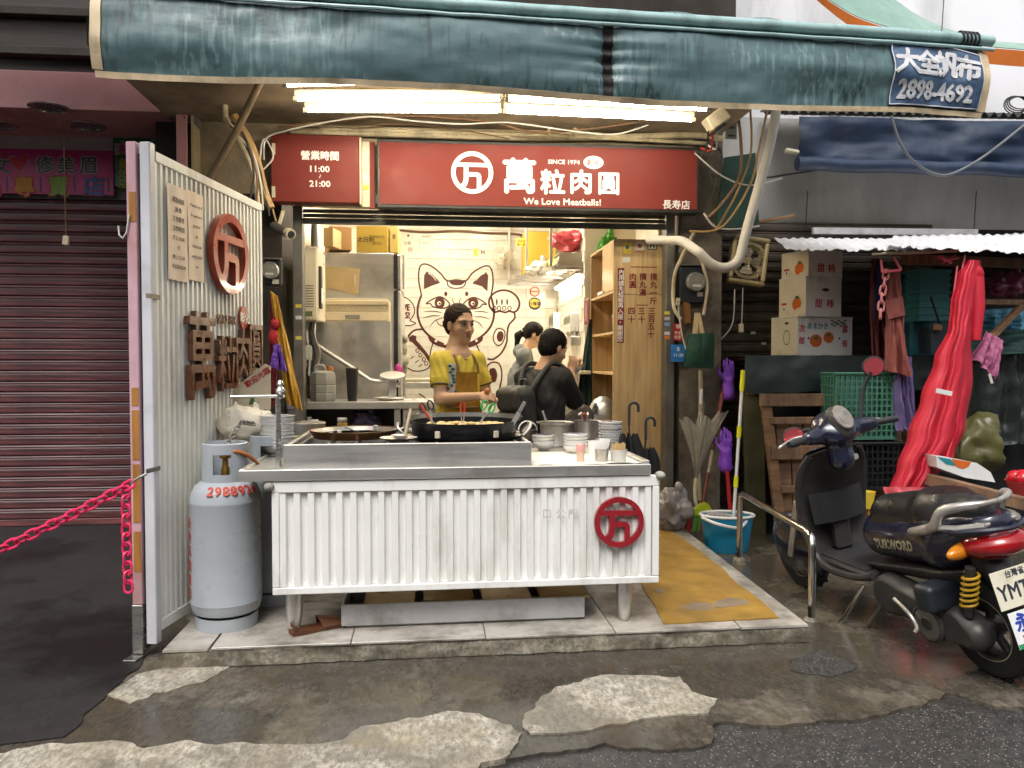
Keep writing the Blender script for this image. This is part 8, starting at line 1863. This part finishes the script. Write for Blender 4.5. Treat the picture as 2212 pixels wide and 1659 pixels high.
def wheel(x,z,r,w,lab):
 mx=TR(x,0,z)@Matrix.Scale(1/SF,4,(1,0,0))@Matrix.Rotation(PI/2,4,'X');ri=r*.62
 ty=sct.part('tyre',M().lathe([(ri,-w*.42),(r*.80,-w*.50),(r*.93,-w*.46),(r*.985,-w*.28),(r,0),(r*.985,w*.28),(r*.93,w*.46),(r*.80,w*.50),(ri,w*.42),(ri,-w*.42)],44,mx),TYR)
 for i in range(36):a=2*PI*i/36;sct.part('tread_block',M().cbox((x+r*.992*math.cos(a)/SF,(w*.2 if i%2 else-w*.2),z+r*.992*math.sin(a)),(.016,w*.26,.012),(0,-a+PI/2,.4 if i%2 else-.4)),TYR,ty)
 rm=sct.part('rim',M().lathe([(ri*.99,-w*.40),(ri*.92,-w*.36),(ri*.86,-w*.2),(ri*.86,w*.2),(ri*.92,w*.36),(ri*.99,w*.40),(ri*.99,-w*.40)],40,mx),ENG);sct.part('hub',M().lathe([(.03,-.05),(.045,-.03),(.045,.03),(.03,.05)],20,mx),ENG,rm)
 for i in range(5):a=2*PI*i/5+.3;sct.part('spoke',M().bar((x+.03*math.cos(a),0,z+.03*math.sin(a)),(x+ri*.9*math.cos(a),0,z+ri*.9*math.sin(a)),.032,.03,(0,1,0),.006),ENG,rm)
 sct.part('rim_stripe',M().lathe([(ri*1.0,w*.425),(ri*1.035,w*.43),(ri*1.035,w*.435),(ri*1.0,w*.43),(ri*1.0,w*.425)],40,mx@Matrix.Scale(-1,4,(0,0,1))),mat('faded_cream_stripe',(.40,.36,.26),.6),rm)
wheel(0,.212,.212,.10,'rear');wheel(1.25,.205,.205,.09,'front')
# tail and side body
bp=[cone(V3(.56,0,.50),V3(.05,0,.585),.115,.150,.05),cone(V3(.05,0,.585),V3(-.17,0,.655),.150,.105,.06),('cut',V3(0,0,.455),V3(-.17,0,-1.)/np.linalg.norm([.17,1]),0),('cut',V3(0,0,.70),V3(.10,0,1.)/1.005,0)]
body_o=gl('body_panel',bp,.008,NAVY)
lo_p=[cone(V3(.60,0,.42),V3(.05,0,.495),.120,.135,.05),cone(V3(.05,0,.495),V3(-.15,0,.555),.135,.10,.05),('cut',V3(0,0,.385),V3(-.22,0,-1.)/np.linalg.norm([.22,1]),0),('cut',V3(0,0,.461),V3(.17,0,1.)/np.linalg.norm([.17,1]),0)]
gl('lower_skirt',lo_p,.008,CHAR)
def on_body(m,prims,off=.0015):
 v=np.array(m.v);y0=np.full(len(v),0.0);y1=np.full(len(v),.30)
 for _ in range(18):
  ym=(y0+y1)/2;ins=field(np.stack([v[:,0],ym,v[:,2]],1),prims)<0;y0=np.where(ins,ym,y0);y1=np.where(ins,y1,ym)
 m.v=[(a[0],float(q)+off+(a[1]if False else 0),a[2])for a,q in zip(v,y1)];return m
tm_=text('TURWORD',.066,.0005,.045,shear=.35,sx=1.0);tm_.xf(plane_mx((.335,0,.512),(-1,0,.17),(.17,0,1)));sct.part('lettering',on_body(tm_,bp),flat('silver_lettering',(.85,.82,.60),.4),None,False,0)
# seat
gl('seat',[cone(V3(.50,0,.665),V3(.06,0,.735),.100,.120,.05),cone(V3(.10,0,.735),V3(-.10,0,.765),.115,.085,.08),('cut',V3(0,0,.69),V3(-.10,0,-1.)/1.005,0),('cut',V3(0,0,.85),V3(.05,0,1.),0)],.008,SEATM)
gl('seat_base',[cone(V3(.50,0,.62),V3(.02,0,.66),.09,.105,.05),cone(V3(.02,0,.66),V3(-.10,0,.69),.105,.07,.05)],.010,CHAR)
for s in(-1,1):
 sct.part('grab_rail',M().tube(spline([(.17,s*.140,.675),(.12,s*.160,.690),(.04,s*.170,.712),(-.04,s*.168,.742),(-.09,s*.158,.810),(-.16,s*.125,.835),(-.22,s*.06,.842),(-.235,0,.842)],6),[.012+.012*math.sin(PI*min(1,i/38))for i in range(43)],10),ALU)
 sct.part('grab_rail_branch',M().tube([(-.03,s*.165,.735),(-.15,s*.14,.745),(-.25,s*.08,.760)],.014,8),ALU)
sct.part('rear_rack_plate',M().box(-.25,-.12,-.09,.09,.752,.768,.004),ALU)
# tail light
RL=mat('red_lens',(.30,.006,.010),.12,var=.15,scale=14,coat=.6);OL=mat('amber_lens',(.62,.20,.01),.12,var=.2,scale=20,coat=.6)
tl_p=[ell(V3(-.19,0,.598),(.135,.150,.068),frame((1,0,-.12)),.01)];gl('tail_light',tl_p,.007,RL)
for s in(-1,1):gl('indicator_lens',[ell(V3(-.135,s*.112,.580),(.100,.036,.034),frame((1,s*.25,.12)),.01)],.006,OL)
sct.part('tail_trim',M().tube(spline([(-.05,.160,.640),(-.15,.158,.668),(-.26,.10,.682),(-.31,0,.682),(-.26,-.10,.682)],5),.011,7),NAVY)
# plate and banner
pmx=plane_mx((-.330,.0,.455),(0,-1,0),(.30,0,1));PLT=mat('cream_plate',(.70,.66,.52),.5,var=.05,dirt=(.4,.33,.2),dscale=12,damt=.3)
pl_=sct.part('number_plate',M().box(-.145,.145,-.075,.075,0,.003,.001,pmx),PLT);INKP=flat('plate_ink',(.03,.035,.05),.5)
sct.part('lettering',text('YMT·471',.085,.0008,.02,sx=.88).xf(pmx@TR(0,-.012,.0032)),INKP,pl_,False,0);sct.part('lettering',text('台灣省',.032,.0008,.02).xf(pmx@TR(-.03,.055,.0032)),INKP,pl_,False,0)
bmx=plane_mx((-.372,0,.305),(0,-1,0),(.32,0,1));b2=sct.part('lower_plate',M().box(-.120,.120,-.075,.066,0,.003,.001,bmx),flat('white_plate',(.74,.74,.74)));sct.part('lettering',text('永',.075,.0008,.04).xf(bmx@TR(-.065,.022,.0032)),flat('print_blue',(.02,.05,.35)),b2,False,0)
sct.part('red_corner',M().poly([(-.02,.066),(.12,.066),(.12,-.02)],.0031,.0038,bmx),flat('print_red'),b2,False,0);sct.part('lettering',text('車行機車',.03,.0008,.03).xf(bmx@TR(-.03,-.038,.0034)),flat('print_red'),b2,False,0);sct.part('green_band',M().box(-.119,.119,-.074,-.056,.0031,.0036,0,bmx),flat('sign_green_band',(.03,.25,.09)),b2,False,0)
gl('rear_mudguard',[cone(V3(-.14,0,.52),V3(-.31,0,.36),.07,.05,.03),('cut',V3(-.14,0,.36),V3(.6,0,-.8),0)],.008,CHAR)
# engine and drive case, shock, stand
gl('drive_case',[cone(V3(.42,.10,.26),V3(.05,.105,.235),.088,.075,.03),cone(V3(.05,.105,.235),V3(-.02,.105,.215),.085,.07,.03),ell(V3(.40,.13,.255),(.10,.045,.095),I3,.02),('cut',V3(0,.165,0),V3(0,1,0),0),('cut',V3(0,.05,0),V3(0,-1,0),0)],.007,ENG)
ymx=lambda x,y,z:axis_mx((x,y,z),(0,1,0));sct.part('round_cover',M().lathe([(.085,.0),(.085,.022),(.072,.030),(.068,.026),(.03,.026),(.026,.032),(0,.032)],32,ymx(.16,.150,.215)),ENG);sct.part('cover_disc',M().lathe([(.066,.0265),(0,.0272)],28,ymx(.16,.150,.215)),mat('dull_steel_disc',(.22,.21,.19),.4,.7))
gl('air_cleaner',[('b',V3(.10,.10,.36),V3(.14,.05,.06),frame((1,0,-.1)),.025,.02)],.008,mat('black_box_plastic',(.014,.018,.026),.4))
sct.part('kick_lever',M().tube(spline([(.34,.175,.27),(.24,.19,.235),(.20,.195,.19),(.20,.21,.17)],5),.009,8),ALU)
sct.part('shock_body',M().tube([(-.02,.125,.30),(-.06,.125,.52)],.020,10),CHAR);sct.part('shock_spring',M().tube([(-.025-.035*(i/60)+.029*math.cos(i*.63),.125+.029*math.sin(i*.63),.345+.15*i/60)for i in range(61)],.0065,7),flat('yellow_spring',(.42,.24,.01),.45))
for s in(-1,1):sct.part('stand_leg',M().tube([(.48,s*.09,.22),(.62,s*.13,.012)],.012,8),STEEL_G)
sct.part('side_stand',M().tube([(.60,.12,.24),(.70,.27,-.02)],.011,8),mat('polished_steel'));sct.part('muffler',M().tube([(.35,-.13,.2),(-.05,-.15,.24),(-.25,-.15,.28)],[.03,.05,.045],14),CHAR)
# floorboard and leg shield
sct.part('floorboard',M().box(.52,.98,-.155,.155,.285,.325,.012),CHAR);sct.part('floor_mat',M().box(.56,.96,-.135,.135,.3255,.332,.002),RUBBER)
for s in(-1,1):sct.part('floor_edge',M().tube(spline([(.50,s*.155,.33),(.62,s*.172,.300),(.85,s*.178,.290),(.98,s*.17,.330),(1.045,s*.185,.45),(1.03,s*.20,.62),(.98,s*.195,.78),(.93,s*.15,.87)],6),.019,8),CHAR)
def shield(u,v):
 y=(u-.5)*(.39-.10*max(0,v-.75)*4*.6);x=.985+.10*math.sin(min(1,v*1.2)*PI/2)-.15*v*v+.045*(1-(2*u-1)**2);return(x,y,.31+.57*v)
sct.part('leg_shield',M().sheet(shield,26,22,.014),CHAR,None,False,60);sct.part('front_cover',M().sheet(lambda u,v:tuple(Vector(shield(u,v))+Vector((.028+.05*math.sin(PI*u),0,0))),26,22,.008),NAVY,None,False,60)
sct.part('inner_pocket',M().sheet(lambda u,v:(.93+.05*(2*u-1)**2+.02*v,(u-.5)*.31,.50+.16*v),16,6,.010),mat('inner_black_plastic',(.012,.012,.013),.45));sct.part('centre_tunnel',M().box(.95,1.02,-.05,.05,.33,.50,.02),CHAR)
gl('front_fender',[ell(V3(1.25,0,.25),(.25,.075,.20),I3,.01),('cut',V3(0,0,.27),V3(-.15,0,-1),0)],.009,NAVY)
for s in(-1,1):sct.part('fork_leg',M().tube([(1.25,s*.075,.21),(1.13,s*.06,.55)],.020,10),ALU)
# handlebar
gl('handlebar_cover',[ell(V3(1.06,0,.955),(.115,.135,.075),frame((1,0,.35)),.01),cone(V3(1.05,.05,.94),V3(1.00,.19,.945),.055,.035,.03),cone(V3(1.05,-.05,.94),V3(1.00,-.19,.945),.055,.035,.03),cone(V3(1.05,0,.92),V3(1.03,0,.80),.06,.07,.03)],.007,NAVY)
gl('meter_hood',[ell(V3(1.005,0,.985),(.060,.105,.062),frame((.6,0,.6)),.01)],.007,CHAR);mm2=axis_mx((.958,0,1.022),(-.72,0,.69),(0,1,0))
sct.part('meter_lens',M().lathe([(.062,-.006),(.060,.004),(0,.010)],28,mm2,sx=1.25,sy=.78),mat('scratched_lens',(.20,.18,.155),.22,var=.3,scale=22));
for i in range(7):a=PI*(.1+.8*i/6);sct.part('meter_mark',M().cbox(mm2@Vector((.050*math.cos(a),-.008+.030*math.sin(a),.0095)),(.004,.004,.004)),flat('sticker_white'))
for s in(-1,1):
 sct.part('grip',M().tube([(1.00,s*.19,.945),(.965,s*.325,.945)],.0175,12),RUBBER);sct.part('brake_lever',M().tube(spline([(1.04,s*.19,.955),(1.06,s*.25,.95),(1.035,s*.33,.935),(1.04,s*.345,.925)],5),.0065,7),ALU);sct.part('switch_block',M().cbox((1.0,s*.185,.95),(.05,.035,.05),(0,0,0),.008),RUBBER)
 gl('front_indicator',[ell(V3(1.10,s*.115,.93),(.055,.028,.035),frame((1,s*.4,0)),.01)],.006,OL if s<0 else RL)
for s,tip in((-1,(1.02,-.245,1.205)),(1,(1.08,.21,.93))):
 base_=Vector((1.03,s*.15,.98));tp2=Vector(tip);sct.part('mirror_stem',M().tube(spline([base_,base_.lerp(tp2,.5)+Vector((.02,0,.02)),tp2],5),.010,8),RUBBER)
 mmx=axis_mx(tp2+Vector((0,s*.02,.025)),(-.93,.30,.05),(0,0,1));h=sct.part('mirror_housing',M().lathe([(.030,.030),(.058,.018),(.062,0),(.058,-.004),(0,-.004)][::-1],26,mmx@Matrix.Rotation(PI,4,'X'),sx=1.,sy=.86),RUBBER);
 sct.part('mirror_glass',M().lathe([(.054,.006),(0,.0062)],24,mmx,sx=1.,sy=.86),mat('mirror_red_reflection',(.62,.10,.12),.08,.55,var=.05),h)  # red reflection painted into the colour of the glass
sct.part('ignition_lock',M().lathe([(.016,0),(.016,.012),(0,.013)],14,axis_mx((.985,-.05,.80),(-1,0,.1))),ALU)
# the bodywork is shorter than the wheelbase
for c_ in sct.o.children:
 if c_.name.split('.')[0]not in('tyre','rim','drive_case','round_cover','cover_disc','kick_lever','shock_body','shock_spring','fork_leg','front_fender','muffler','stand_leg','side_stand','air_cleaner','floorboard','floor_mat'):
  c_.scale.x=.80;c_.location.x=.42*.2
 if c_.name.split('.')[0]in('handlebar_cover','meter_hood','meter_lens','meter_mark','grip','brake_lever','switch_block','front_indicator','mirror_stem','mirror_housing','ignition_lock'):c_.location.x-=.13;c_.location.z+=.04
 if c_.name.split('.')[0]in('seat','seat_base','grab_rail','grab_rail_branch','rear_rack_plate'):c_.location.z-=.065
